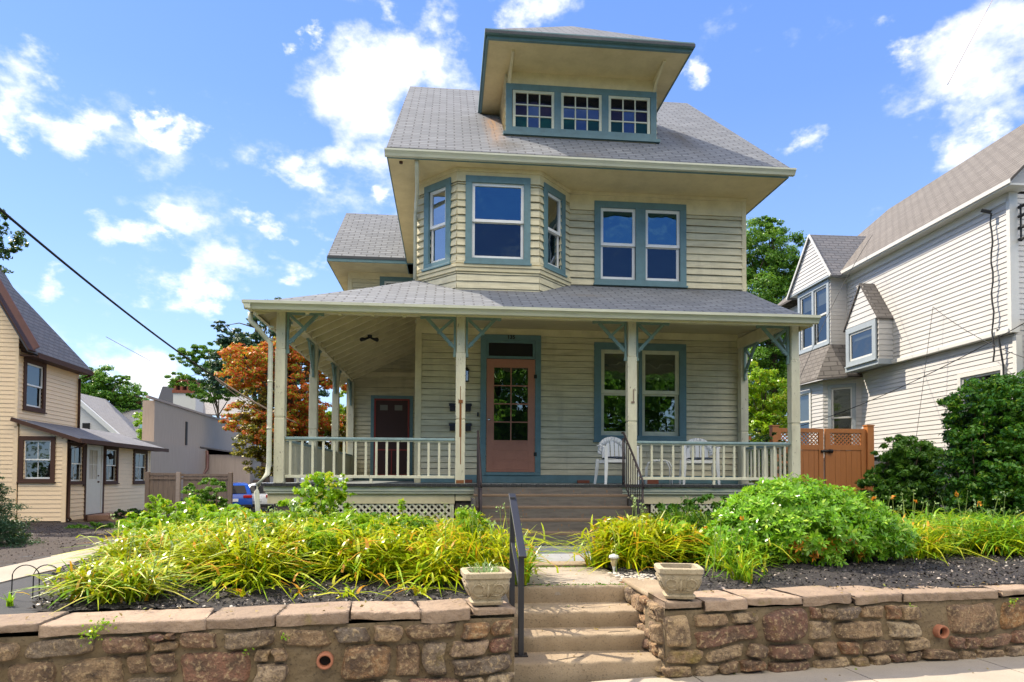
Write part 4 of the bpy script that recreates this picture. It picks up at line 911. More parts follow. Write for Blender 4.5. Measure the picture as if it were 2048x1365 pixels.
# ================================================================== STEPS, WALL, HANDRAIL
WA = math.radians(6.4); WO = Vector((4.075, -5.6, 0)); wd = Vector((math.cos(WA), math.sin(WA), 0)); wn = Vector((math.sin(WA), -math.cos(WA), 0))   # wn towards street
def WP(u, o, z): return WO+wd*u+wn*o+Vector((0, 0, z))
def rocks(name, parent, O, d, n, u0, u1, z0, z1, mat='stone', hmin=.08, hmax=.25, wmin=.15, wmax=.52, seed=3, skip=()):
    """irregular bulging field stones set in mortar"""
    R = random.Random(seed); O, d, n = Vector(O), Vector(d), Vector(n); V = []; Fq = []; T = []
    cells = []; z = z0
    while z < z1-.03:
        h = R.uniform(hmin, hmax)
        if z+h > z1-.05: h = z1-z
        u = u0-R.uniform(0, .15)
        while u < u1:
            w = R.uniform(wmin, wmax)*(.6+.5*h/hmax)
            if h > .12 and R.random() < .3: hh = h*R.uniform(.4, .6); cells += [(u, u+w, z, z+hh), (u, u+w*R.uniform(.4, .6), z+hh, z+h)]; cells.append((cells[-1][1], u+w, z+hh, z+h))
            else: cells.append((u, u+w, z, z+h))
            u += w
        z += h
    G = 11; from mathutils import noise as mn
    for (a, b, c0, c1) in cells:
        a = max(a, u0); b = min(b, u1)
        if b-a < .04: continue
        if any(a < s[1] and b > s[0] and c0 < s[3] and c1 > s[2] for s in skip): continue
        g = R.uniform(.002, .007); cu, cz = (a+b)/2, (c0+c1)/2; hu, hz = (b-a)/2-g, (c1-c0)/2-g
        tilt = R.uniform(-.07, .07); dep = R.uniform(.022, .065); cor = R.uniform(4, 11); col = R.random(); base = len(V)
        ph = [R.uniform(0, 6.28) for _ in range(8)]; am = min(hu, hz)*.16
        for i in range(G+1):
            for j in range(G+1):
                s, t = i/G*2-1, j/G*2-1; k = max(abs(s), abs(t)); ang = math.atan2(t*hz, s*hu)
                rr = 1/((abs(s/k)**cor+abs(t/k)**cor)**(1/cor)) if k > 0 else 1
                wob = 1-.5*am/min(hu, hz)*(.5+.5*math.sin(3*ang+ph[0])*math.sin(2*ang+ph[1]))*(k**2)
                x = s*hu*rr**k*wob+.012*math.sin(ph[2]+t*2.2); y = t*hz*rr**k*wob+tilt*x
                hgt = dep*(1-k**9)**.5 + .018*(.4+mn.noise(Vector((x*9+ph[3]*9, y*9, ph[4]))))*(1-k**6) + .010*mn.noise(Vector((x*38, y*38+ph[5]*9, ph[6])))*(1-k**12) if k < .999 else -.02
                uu, zz_ = cu+x, cz+y; V.append(O+d*(uu+.03*mn.noise(Vector((uu*2.2, zz_*4, 3.3+seed))))+n*hgt+Vector((0, 0, zz_+.035*mn.noise(Vector((uu*2.4, zz_*2.5, 8.1+seed))))))
        for i in range(G):
            for j in range(G): q = base+i*(G+1)+j; Fq.append((q, q+G+1, q+G+2, q+1)); T.append((col, R.random()))
    o = mesh_np(name, np.array([tuple(v) for v in V]), np.array(Fq), np.array(T), M_[mat], parent); return o
def capstone(parent, u0, u1, zt, h, o0, o1, seed, mat='cap', dz=0):
    from mathutils import noise as mn
    R = random.Random(seed); nu = max(8, int((u1-u0)/.022)); V = []; Fq = []; col = R.random(); sh_ = R.uniform(0, 50)
    ring = [(-1, -h), (-1, -.01), (-.98, 0)]+[(-.98+1.96*k/9, 0) for k in range(1, 9)]+[(.985, -.001), (1, -.012), (1.0, -h*.35), (1.0, -h*.7), (.985, -h)]
    cl, cr = R.uniform(-.035, .035), R.uniform(-.035, .035); hw = (o1-o0)/2; oc = (o0+o1)/2
    for i in range(nu+1):
        t = i/nu
        for (a, z) in ring:
            u = u0+(u1-u0)*t+(cl*(1-t)*(a-.2) if t < .5 else cr*t*(a-.2))*.6
            big = mn.noise(Vector((u*3+sh_, a*.3, 0))); w = (1+.16*big+.03*mn.noise(Vector((u*14+sh_, 3, z*20)))) if a > .9 else 1
            e = 1-.05*max(0, (abs(2*t-1)-.95)/.05)
            n_ = mn.noise(Vector((u*22+sh_, a*4, z*30))); zz = z*(1+.22*mn.noise(Vector((u*5+sh_, 9, 1)))*(z < -.02))+.004*mn.noise(Vector((u*7+sh_, a*1.5, 5)))+.0025*n_
            V.append(WP(u, oc+a*hw*e*w+(.009*n_+.006*mn.noise(Vector((u*60, z*60, sh_))) if z < -.005 else 0), zt+zz+dz*(t-.5)))
    n = len(ring)
    for i in range(nu):
        for j in range(n-1): q = i*n+j; Fq.append((q, q+1, q+n+1, q+n))
    for i in (0, nu):
        for j in range(n//2-1): Fq.append((i*n+j, i*n+j+1, i*n+n-2-j, i*n+n-1-j))
    return mesh_np('cap_stone', np.array([tuple(v) for v in V]), np.array(Fq), np.array([(col, R.random())]*len(Fq)), M_[mat], parent)
def drain(parent, u, z):
    m = MB(); c = WP(u, 0, z); pr = [(.036, -.15), (.036, .055), (.041, .062), (.050, .062), (.053, .052), (.053, -.05)]; n = 20
    for (r, o_) in pr:
        for k in range(n): a = 2*math.pi*k/n; m.v.append(tuple(c+wd*r*math.cos(a)+Vector((0, 0, r*math.sin(a)))+wn*o_))
    for i in range(len(pr)-1):
        for k in range(n): m.f.append((i*n+k, i*n+(k+1) % n, (i+1)*n+(k+1) % n, (i+1)*n+k)); m.uv.append(None)
    m.build('drain_pipe', 'terra', parent, smooth=True); m = MB()
    for k in range(n): a = 2*math.pi*k/n; m.v.append(tuple(c+wd*.036*math.cos(a)+Vector((0, 0, .036*math.sin(a)))+wn*.01))
    m.f.append(tuple(range(n))); m.uv.append(None); m.build('drain_hole', 'dark', parent, fix=False)
ZT = -.79
for side, (ua, ub) in (('left', (-6.2, -1.115)), ('right', (0.0, 6.0))):
    t = thing('retaining_wall', WP((ua+ub)/2, -.17, -1.45), f'field stone retaining wall with flat cap stones {side} of the concrete steps', 'stone wall', 'retaining walls')
    m = MB(); vs = []
    nu = 60
    for i in range(nu+1):
        u = ua+(ub-ua)*i/nu
        for z in [-1.6+(ZT-.07+1.6)*j/14 for j in range(15)]: vs.append(WP(u, .006*math.sin(u*13+z*9)+.005*math.sin(u*29+z*31), z))
    m.add(vs, [(i*15+j, (i+1)*15+j, (i+1)*15+j+1, i*15+j+1) for i in range(nu) for j in range(14)])
    m.add([WP(u, o_, z) for u in (ua, ub) for o_ in (-.004, -.36) for z in (-1.6, ZT-.05)], [(0, 1, 3, 2), (4, 5, 7, 6), (0, 2, 6, 4), (1, 5, 7, 3), (2, 3, 7, 6)])
    m.build('mortar', 'mortar', t, fix=False)
    pu, pz = (2.33, -1.10) if side == 'right' else (-2.37, -1.085)
    rocks('field_stones', t, WO, wd, wn, ua-.015, ub+.015, -1.5, ZT-.085, seed=5 if side == 'left' else 11, skip=[(pu-.05, pu+.05, pz-.05, pz+.05)])
    drain(t, pu, pz)
    u = ub if side == 'left' else ua; R = random.Random(4)
    k = 0
    while (u > ua if side == 'left' else u < ub):
        w = (.30 if k == 0 else R.uniform(.30, 1.0)); a, b = (u-w, u) if side == 'left' else (u, u+w)
        capstone(t, a+.005, b-.005, ZT+R.uniform(-.008, .008), R.uniform(.04, .08), -.38, R.uniform(.012, .034), 30+k+(50 if side == 'left' else 0), dz=R.uniform(-.015, .015)); u = a if side == 'left' else b; k += 1
    if side == 'right':   # cheek wall that runs back beside the steps
        x = 4.075; m = MB(); m.box(x+.006, x+.3, -5.55, -4.5, -1.5, ZT-.03); m.build('mortar', 'mortar', t)
        rocks('field_stones', t, (x, -5.56, 0), (0, 1, 0), (-1, 0, 0), -.03, 1.05, -1.5, ZT-.03, seed=21)
        m = MB(); m.box(x-.02, x+.27, -5.25, -4.45, ZT-.04, ZT); m.build('cap_stone', 'conc', t, .015)
    else:
        x = 2.965; m = MB(); m.box(x-.3, x-.006, -5.7, -4.7, -1.5, ZT-.05); m.build('mortar', 'mortar', t)
# steps
ST2 = thing('concrete_steps', (3.5, -5.1, -1.4), 'four worn tan concrete steps rising between the stone walls', 'steps')
fronts = [-5.54, -5.265, -5.03, -4.67]; zs = [-1.228, -1.098, -.968, -.825]
def worn(x0, x1, y0, y1, z0, z1, seed):
    R = random.Random(seed); n = 40; prof = [(y0+.012, z0), (y0+.004, z0+(z1-z0)*.5), (y0, z1-.02), (y0+.006, z1-.006), (y0+.02, z1), (y0+.08, z1+.002), (y1, z1+.003)]
    ph = [R.uniform(0, 6.3) for _ in range(6)]; m = MB(); vs = []
    for i in range(n+1):
        x = x0+(x1-x0)*i/n
        for k, (y, z) in enumerate(prof):
            w = .004*math.sin(x*17+ph[0])+.003*math.sin(x*41+ph[1]) if k in (1, 2, 3) else 0; vs.append((x, y+w+.003*math.sin(x*7+ph[2]), z+(w if 1 < k < 5 else 0)))
    p = len(prof); m.add(vs, [(i*p+k, (i+1)*p+k, (i+1)*p+k+1, i*p+k+1) for i in range(n) for k in range(p-1)]); return m
for k in range(4):
    m = worn(2.955, 4.09 if k < 3 else 4.075, fronts[k], (fronts[k+1]+.03 if k < 3 else -4.62), (zs[k-1] if k else -1.5), zs[k], k+3); m.build('step', 'conc', ST2, smooth=True, fix=False)
# hand rail
t = thing('handrail', (3.06, -5.2, -1.22), 'slim black square-tube handrail on the left of the concrete steps', 'handrail')
p1, p2 = at(1041.5, 1314, 4.99), at(1024, 1219, 5.44); t1, t2 = at(1045, 1104, 4.88), at(1021.5, 989, 5.52)
B('post', 'railm', t, (p1.x-.021, p1.x+.021, p1.y-.021, p1.y+.021, zs[0]-.01, t1.z-.02), bevel=.003); B('post', 'railm', t, (p2.x-.021, p2.x+.021, p2.y-.021, p2.y+.021, zs[1]-.01, t2.z-.02), bevel=.003)
m = MB(); a = Vector((p1.x, p1.y-.10, t1.z-.045)); b = Vector((p2.x, p2.y+.05, t2.z+.0)); m.bar(a, b, .058, .022); m.build('top_rail', 'railm', t, .003)
m = MB(); m.bar((p1.x, p1.y+.02, t1.z-.30), (p2.x, p2.y-.02, t2.z-.40), .03, .03); m.build('middle_rail', 'railm', t, .002)
for p, z in ((p1, zs[0]), (p2, zs[1])): B('base_plate', 'black', t, (p.x-.05, p.x+.05, p.y-.05, p.y+.05, z+.001, z+.014), bevel=.004)
# planters
def planter(loc, rot, label):
    t = thing('planter', loc, label, 'planter', 'carved square planters', local=True); t.rotation_euler = (0, 0, rot)
    m = MB()
    rings = [(.105, .0), (.115, .02), (.095, .03), (.100, .045), (.13, .09), (.150, .15), (.152, .185), (.165, .19), (.167, .222), (.160, .228), (.125, .228), (.12, .18)]
    n = 8; vs = []
    for (r, z) in rings:
        for k in range(4*n):
            s = k//n; q = (k % n)/n*2-1; c = [(q, -1), (1, q), (-q, 1), (-1, -q)][s]; rr = 1/((abs(c[0])**9+abs(c[1])**9)**(1/9)); vs.append((c[0]*r*rr, c[1]*r*rr, z))
    K = 4*n; m.add(vs, [(i*K+k, i*K+(k+1) % K, (i+1)*K+(k+1) % K, (i+1)*K+k) for i in range(len(rings)-1) for k in range(K)]); m.build('bowl', 'cast', t, smooth=False)
    for s in range(4):   # raised scrollwork on each face
        m = MB(); a = s*math.pi/2; ca, sa = math.cos(a), math.sin(a)
        def tr(x, z):
            y = -(.097+.058*min(1, max(0, (z-.04)/.12))**.8)-.004; return (x*ca-y*sa, x*sa+y*ca, z)
        for sg in (-1, 1):
            m.tube([tr(sg*(.01+.085*math.sin(q*1.0)*0+.0+.055+.045*math.cos(q)*(1-q/9)), .115+.042*math.sin(q)*(1-q/9)) for q in [i*.42-2.2 for i in range(17)]], .0055, 5)
            m.tube([tr(sg*.012, .06), tr(sg*.035, .09), tr(sg*.03, .13), tr(sg*.06, .165)], .005, 5)
        m.tube([tr(0, .055), tr(0, .10), tr(0, .15)], [.008, .012, .004], 6); m.tube([tr(-.09, .065), tr(-.04, .055), tr(.04, .055), tr(.09, .065)], .004, 5); m.build('relief', 'cast', t, smooth=True)
    B('soil', 'mulchb', t, (-.125, .125, -.125, .125, .165, .18)); return t
planter(WP(-1.295, -.13, ZT+.012), .08, 'carved cast-stone planter with sprouts on the left wall end')
planter(WP(.155, -.10, ZT+.012), -.20, 'empty carved cast-stone planter on the right wall end')
# solar light
sl = at(1228, 1143, 6.45); sl.z = -.80
t = thing('solar_light', sl, 'small solar path light among pebbles right of the path', 'path light')
m = MB(); m.lathe([(.008, -.03), (.012, .03), (.018, .05)], sl, 10); m.build('stake', 'white', t, smooth=True); m = MB(); m.lathe([(.018, .05), (.03, .075), (.036, .125), (.034, .13)], sl, 14); m.build('lens', 'lamp_amber', t, smooth=True)
m = MB(); m.lathe([(.036, .128), (.052, .132), (.045, .155), (.02, .168), (0, .17)], sl, 14); m.build('cap', 'white', t, smooth=True)
# wire border hoop
h0 = at(47, 1214, 5.35); h1 = at(80, 1213, 5.5)
t = thing('border_hoop', h0, 'small black wire hoop fence at the left end of the flower bed', 'garden border')
for dx in (0, .16, .33):
    m = MB(); c = Vector((h0.x+dx, h0.y+.02, ZT)); m.tube([c+Vector((.105*-math.cos(q), 0, -.115 if i in (0, 12) else .07+.10*math.sin(q))) for i, q in enumerate([math.pi*k/12 for k in range(13)])], .0045, 6); m.build('hoop', 'black', t)
# ================================================================== GROUND
def strip(name, mat, pts, z, kind='structure', seg=None):
    m = MB(); m.add([(p[0], p[1], p[2] if len(p) > 2 else z) for p in pts], [tuple(range(len(pts)))]); o = m.build(name, mat, None, fix=False); tag(o, kind=kind); return o
# terrain sheet: street level in front, yard level behind the wall
m = MB(); xs = [-400, -60, -12, -6, 0, 2.93, 2.96, 4.08, 4.11, 6, 12, 16, 60, 400]; rows = []
def wy(x): return -5.6+(x-4.075)*math.tan(WA) if -8 < x < 14 else (-5.6+(max(-8, min(14, x))-4.075)*math.tan(WA))
def rise(x): return .45*min(1, max(0, (x-9.5)/3.5))
offs = [(-300, -1.62), (-20, -1.6), (.05, -1.52), (.30, -.90), (4, -.90), (7, -.97), (13, -1.2), (21, -1.22), (31, -1.8), (500, -1.8)]
for (dy, z) in offs:
    for x in xs: rows.append((x, wy(x)+dy+((.84 if dy in (.05, .30) and 2.95 < x < 4.1 else 0)), z+(rise(x) if dy > 4 else 0)))
nx = len(xs); m.add(rows, [(j*nx+i, j*nx+i+1, (j+1)*nx+i+1, (j+1)*nx+i) for j in range(len(offs)-1) for i in range(nx-1)]); tag(m.build('ground', 'ground', None, fix=False), kind='structure')
def sw(u, o_, z): p = WP(u, o_, z); return (p.x, p.y, p.z)
m = MB(); us = [-7.1+i*1.22 for i in range(13)]
for a, b in zip(us[:-1], us[1:]):
    zz = lambda u: -1.335+.004*u-(.02 if u < 0 else 0); g = .006
    m.add([sw(a+g, -.05, zz(a)), sw(b-g, -.05, zz(b)), sw(b-g, 1.35, zz(b)-.02), sw(a+g, 1.35, zz(a)-.02), sw(a+g, -.05, zz(a)-.1), sw(b-g, -.05, zz(b)-.1), sw(b-g, 1.35, zz(b)-.12), sw(a+g, 1.35, zz(a)-.12)], [(0, 3, 2, 1), (0, 1, 5, 4), (1, 2, 6, 5), (2, 3, 7, 6), (3, 0, 4, 7)])
tag(m.build('sidewalk', 'walk', None), kind='structure')
M_['road'] = ground_mat('old_road', (.17, .165, .16), (.14, .135, .13), (.22, .21, .20), 2, 140, .4)
tag(strip('road', 'road', [sw(-40, 1.8, -1.56), sw(40, 1.8, -1.56), sw(40, 12, -1.5), sw(-40, 12, -1.5)], 0), kind='structure')
m = MB(); m.add([sw(u, o_, z) for u in (-40, 40) for o_, z in ((1.36, -1.45), (1.36, -1.36), (1.55, -1.37), (1.8, -1.39), (1.8, -1.6))], [(0, 1, 6, 5), (1, 2, 7, 6), (2, 3, 8, 7), (3, 4, 9, 8)]); tag(m.build('kerb', 'walk', None, fix=False), kind='structure')
# front path
m = MB(); m.box(3.0, 4.12, -4.66, -3.45, -.9, -.826); tag(m.build('path', 'path', None), kind='structure')
m = MB(); m.box(2.98, 4.3, -3.44, -3.16, -.9, -.80); tag(m.build('path_edge', 'conc', None, .01), kind='structure')
m = MB(); m.box(2.96, 4.7, -3.155, -2.02, -.9, -.812); m.box(2.94, 5.3, -2.01, -1.2, -.9, -.815); tag(m.build('path_slab', 'slab', None, .005), kind='structure')
# driveway, side walk and neighbour's mulch
m = MB(); m.add([(-3.0, -5.9, -.893), (2.0, -5.3, -.893), (-.9, -1, -.893), (-2.75, .5, -.893), (-.75, 1.5, -.91), (-3.0, 2, -.91), (-.75, 8.5, -1.16), (-4.7, 8.5, -1.16), (-.75, 14, -1.17), (-5.0, 14, -1.17)], [(0, 1, 2, 3), (3, 2, 4, 5), (5, 4, 6, 7), (7, 6, 8, 9)]); tag(m.build('driveway', 'asphalt', None, fix=False), kind='structure')
m = MB(); A = [onz for onz in []]
a0, a1 = at(-60, 1180, 5.3), at(89, 1144.6, 6.6); 
def gz(px, py, z):
    d = _f_dir(px, py); return CP+d*((z-CP.z)/d.z)
e0, e1, e2 = gz(-120, 1195, -.885), gz(89, 1144.6, -.885), gz(246, 1110, -.885); f0, f1, f2 = gz(-120, 1162, -.885), gz(100, 1115, -.885), gz(250, 1081, -.885)
m.add([(p.x, p.y, z) for p in (e0, e1, e2, f2, f1, f0) for z in (-.880, -.95)], [(0, 2, 4, 6, 8, 10), (0, 1, 3, 2), (2, 3, 5, 4)]); tag(m.build('side_walk_path', 'walk', None, fix=False), kind='structure')
def bed(name, mat, poly, zfun, n=46, chips=0, chipmat='mulch', amp=.012):
    xs_ = [p[0] for p in poly]; ys_ = [p[1] for p in poly]; x0, x1, y0, y1 = min(xs_), max(xs_), min(ys_), max(ys_)
    def inside(x, y):
        c = False; k = len(poly)
        for i in range(k):
            (xa, ya), (xb, yb) = poly[i], poly[(i+1) % k]
            if (ya > y) != (yb > y) and x < (xb-xa)*(y-ya)/(yb-ya)+xa: c = not c
        return c
    m = MB(); idx = {}; vs = []
    for i in range(n+1):
        for j in range(n+1):
            x = x0+(x1-x0)*i/n; y = y0+(y1-y0)*j/n; idx[i, j] = len(vs); vs.append((x, y, zfun(x, y)+random.uniform(-amp, amp)))
    fs = [(idx[i, j], idx[i+1, j], idx[i+1, j+1], idx[i, j+1]) for i in range(n) for j in range(n) if inside(x0+(x1-x0)*(i+.5)/n, y0+(y1-y0)*(j+.5)/n)]
    m.add(vs, fs); o = m.build(name, mat, None, smooth=True, fix=False); tag(o, kind='structure')
    if chips:
        C = []
        while len(C) < chips:
            x, y = random.uniform(x0, x1), random.uniform(y0, y1)
            if inside(x, y): C.append((x, y, zfun(x, y)+random.uniform(.0, .012)))
        C = np.array(C); Nn = unit(rng.normal(size=C.shape)*.6+np.array([0, 0, 1.])); V, Fq = leaf_quads(C, Nn, .034, .5); t = np.stack([rng.random(len(C)), rng.random(len(C))], 1)
        o2 = mesh_np(name+'_chips', V, Fq, t, CHIP if chipmat == 'mulch' else CHIPB); tag(o2, kind='stuff')
    return inside
CHIP = leafmat('bark_chip', (.015, .013, .012), (.085, .072, .066), (.34, .28, .24), 0, .45); CHIPB = leafmat('brown_bark_chip', (.035, .025, .02), (.075, .052, .042), (.16, .12, .09), 0, .8)  # palest bark chip colour paints bright glints onto the mulch
def zbL(x, y): return -.835+.035*min(1, max(0, (y+5.4)/1.2))+.06*math.exp(-((x-.6)**2+(y+3.2)**2)/2)
def zbR(x, y): return -.83+.04*min(1, max(0, (y+5.3)/1.2))+.09*math.exp(-((x-6.2)**2+(y+4.0)**2)/1.0)+.12*min(1, max(0, (x-6.5)/3))
bed('flower_bed_mulch', 'mulch', [tuple(gz(62, 1222, -.84))[:2], (2.93, -5.58), (2.97, -3.3), (2.92, -1.3), (2.9, -.2), (-.5, -.2), tuple(gz(235, 1092, -.84))[:2], tuple(gz(92, 1165, -.84))[:2]], zbL, 60, 16000)
bed('flower_bed_mulch', 'mulch', [(4.3, -5.42), (11.6, -4.6), (11.6, -.6), (5.35, -.2), (5.3, -1.4), (4.72, -2.0), (4.32, -3.2), (4.12, -3.5), (4.12, -4.4)], zbR, 60, 20000)
bed('side_garden_mulch', 'mulchb', [(f0.x, f0.y), (f1.x, f1.y), (f2.x, f2.y), (-5.6, 9.0), (-9.5, 8.6), (-9.5, -1.5)], lambda x, y: -.89-.26*min(1, max(0, (y-.0)/7.5))+random.uniform(0, .004), 50, 6000, 'mulchb')
# pebbles beside the path
C = [(random.gauss(4.22, .09), random.gauss(-4.28, .14)) for _ in range(110)]
m = MB()
for (x, y) in C:
    r = random.uniform(.012, .028); m.lathe([(0, -r*.5), (r*.8, -r*.3), (r, 0), (r*.8, r*.35), (0, r*.5)], (x, y, -.80+random.uniform(-.005, .008)), 7)
tag(m.build('pebbles', 'pebble', None, smooth=True, fix=False), kind='stuff')
# ================================================================== NEIGHBOURS
def lthing(name, loc, yaw, label, cat):   # local frame: x right, y away; z stays in world height
    t = thing(name, loc, label, cat, rot=-math.radians(yaw), local=True); OFF[t.name] = Vector((0, 0, loc[2])); return t
# ---- left neighbour, tan vinyl with brown trim
LN = lthing('neighbor_house', (-7.6, 8.57, -1.17), -3.92, 'tan vinyl-sided house with dark brown trim and a low sunroom, on the left', 'house')
B('interior', 'dark', LN, (-7.9, -1.3, .12, 3.2, -1.1, 3.35)); B('interior', 'dark', LN, (-1.1, -.32, .4, 5.9, -1.1, 1.0))
m = MB(); E_ = .115
siding(m, (0, 0), (0, 6.0), -1.1, 1.12, E_, (1, 0), [(.16, .86, -.05, .93), (1.16, 2.12, -1.2, 1.0), (2.42, 3.16, -.05, .95), (4.62, 5.55, -.05, .93)], .018, .0015)
siding(m, (-1.14, 0), (0, 0), -1.1, 1.55, E_, (0, -1), [(.14, .80, 0, 1.0)], .018, .0015, clip=lambda z: (0, 1.14) if z < 1.1 else (0, 1.14-(z-1.1)*2.5))
siding(m, (-8, -.02), (-1.2, -.02), -1.1, 6.6, E_, (0, -1), (), .018, .0015, clip=lambda z: (0, min(6.8, 7.22-(z-3.4)/1.78)) if z > 3.1 else (0, 6.8))
siding(m, (-1.2, 0), (-1.2, 3.3), 1.3, 3.4, E_, (1, 0), [(.32, 1.2, 1.95, 3.15)], .018, .0015)
siding(m, (-1.2, 3.32), (-8, 3.32), -1.1, 3.4, E_, (0, 1), (), .018, .0015)
m.build('wall', 'tan', LN, fix=False)
B('corner_board', 'tan', LN, (-.09, .02, -.02, .08, -1.14, 1.1), (-1.26, -1.185, -.045, .05, 1.35, 3.45), (-1.27, -1.16, -.045, 0, -1.1, 1.4), (-.07, .02, 5.98, 6.06, -1.12, 1.1), (-1.24, -1.18, 3.26, 3.34, 1.4, 3.4), bevel=.003)
B('trim_board', 'brown', LN, (.0, .03, -.0, .10, -1.14, 1.05), (0, .028, .93, 1.10, -.2, 1.05), (0, .028, 2.16, 2.30, -1.1, 1.05), (0, .028, 1.04, 1.12, -1.1, 1.05), (0, .03, 3.2, 3.3, -.16, 1.05), (0, .032, 1.04, 2.26, -1.16, -.98))
window(LN, (0, 0), (0, 1), (1, 0), .06, .96, -.14, 1.0, .09, 'brown', 'sash', 'glassn', grid=(2, 1, .015), sw=.03, deep=.3, shade=.5); window(LN, (0, 0), (0, 1), (1, 0), 2.28, 3.26, -.16, 1.0, .10, 'brown', 'sash', 'glassn', grid=(2, 1, .015), sw=.03, deep=.3, shade=.45)
window(LN, (0, 0), (0, 1), (1, 0), 4.50, 5.72, -.18, .98, .12, 'brown', 'sash', 'glassn', grid=(2, 1, .015), sw=.03, deep=.3, shade=.5); window(LN, (0, 0), (1, 0), (0, -1), -1.13, -.26, -.10, 1.14, .11, 'brown', 'sash', 'glassn', grid=(2, 1, .015), sw=.035, deep=.3, shade=.45)
window(LN, (-1.2, 0), (0, 1), (1, 0), .20, 1.32, 1.85, 3.28, .13, 'brown', 'sash', 'glassn', sw=.045, deep=.3, shade=.45)
m = MB(); frame_box(m, (0, 0), (0, 1), (1, 0), 1.12, 2.16, -1.0, 1.03, .07, -.02, .035, bot=.02); d = m.build('door', 'wtrim', LN, .003)
m = MB(); m.box(-.01, .02, 1.2, 1.92, -.98, .0); m.box(-.01, .02, 1.2, 1.92, .84, .96); m.box(-.01, .02, 1.2, 1.30, 0, .84); m.box(-.01, .02, 1.82, 1.92, 0, .84); m.box(.0, .018, 1.545, 1.575, 0, .84); m.box(-.001, .016, 1.3, 1.82, .40, .43); m.box(-.005, .0165, 1.93, 2.09, -.98, .96)
m.build('door_leaf', 'wtrim', d, .003); B('pane', 'curtain', d, (-.02, .0, 1.3, 1.82, 0, .84)); m = MB(); m.tube([(.02, 1.87, -.08), (.06, 1.87, -.08)], .025, 10); m.tube([(.02, 1.87, .10), (.045, 1.87, .10)], .02, 10); m.build('knob', 'brown', d)
m = MB(); m.slab([(.42, -.18, 1.07), (.42, 6.6, 1.07), (-1.25, 6.6, 1.62), (-1.25, -.18, 1.62)], .06, (0, 1, 0)); lr = m.build('sunroom_roof', 'roof2', LN)
m = MB(); m.bar((.43, -.2, 1.03), (.43, 6.62, 1.03), .03, .12); m.bar((.42, -.19, 1.02), (-1.26, -.19, 1.57), .03, .10); m.box(.02, .41, -.1, 6.5, .985, 1.0); m.build('fascia', 'brown', lr)
m = MB(); m.tube([(.44, .1, .98), (.3, .06, .88), (.07, .05, .82), (.06, .05, -1.0), (.12, .05, -1.1)], .035, 8); m.build('downspout', 'brown', LN, smooth=True)
m = MB(); m.slab([(-.84, -.33, 3.40), (-.84, 3.45, 3.40), (-1.95, 1.1, 5.36), (-3.6, 1.1, 8.2), (-3.6, -.33, 8.2)], .06, (0, 1, 0)); m.slab([(-.84, 3.45, 3.4), (-8.5, 3.45, 3.4), (-6, 1.1, 5.4), (-1.95, 1.1, 5.36)], .06, (1, 0, 0)); m.slab([(-3.6, -.33, 8.2), (-3.6, 1.1, 8.2), (-8.4, 1.1, 2.5), (-8.4, -.33, 2.5)], .06, (0, 1, 0)); nr = m.build('roof', 'roof2', LN)
m = MB(); m.bar((-.84, .2, 3.33), (-.84, 3.46, 3.33), .03, .14); m.box(-1.2, -.85, .0, 3.4, 3.27, 3.3); m.build('fascia', 'brown', nr)
m = MB(); s_ = Vector((-1, 0, 1.78)).normalized(); a = Vector((-.60, -.36, 3.42)); m.bar(a, a+s_*6.2, .16, .04, (0, -1, 0)); m.build('rake_board', 'brownr', nr); m = MB(); a = Vector((-.80, -.18, 3.38)); m.bar(a, a+s_*6.0, .34, .03, (1, 0, .56)); m.build('rake_soffit', 'brown', nr)
m = MB(); m.tube([(-.80, 3.42, 3.36), (-.95, 3.38, 3.22), (-1.14, 3.28, 3.12), (-1.14, 3.28, 1.45)], .038, 8); m.build('downspout', 'brown', LN, smooth=True)
B('foundation', 'pier', LN, (-8, -.02, .02, 6, -1.6, -1.12), (-1.1, -.02, .0, .3, -1.6, -1.14)); B('foundation', 'conc', LN, (-.3, .01, .3, 6.0, -1.6, -1.1))
m = MB(); m.tube([(.03, 2.42, .72), (.12, 2.42, .74)], .03, 8); m.tube([(.12, 2.42, .74), (.18, 2.36, .64)], [.06, .07], 10); m.build('wall_light', 'fledge', LN)
t = lthing('brick_steps', (-7.6, 8.57, -1.6), -3.92, 'low red brick steps below the white door of the tan house', 'steps'); B('step', 'brickp', t, (.02, 1.0, 1.15, 2.9, -1.6, -1.16)) if 'brickp' in M_ else B('step', 'terrabrick', t, (.04, .75, 1.2, 2.9, -1.6, -1.10)) if 'terrabrick' in M_ else None
M_['brickstep'] = ground_mat('worn_brick', (.33, .19, .13), (.26, .14, .10), (.40, .30, .24), 6, 40, .6)
M_['brickp'] = shingles('brick_paving', (.30, .17, .12), (.36, .22, .16), (.3, .26, .22), .21, .07)
m = MB()
for (x1, z) in ((.6, -1.02), (1.0, -1.14), (1.4, -1.28)): m.box(.04, x1, 1.2-.0, 2.7, -1.5, z)
m.build('step', 'brickstep', t, .01)
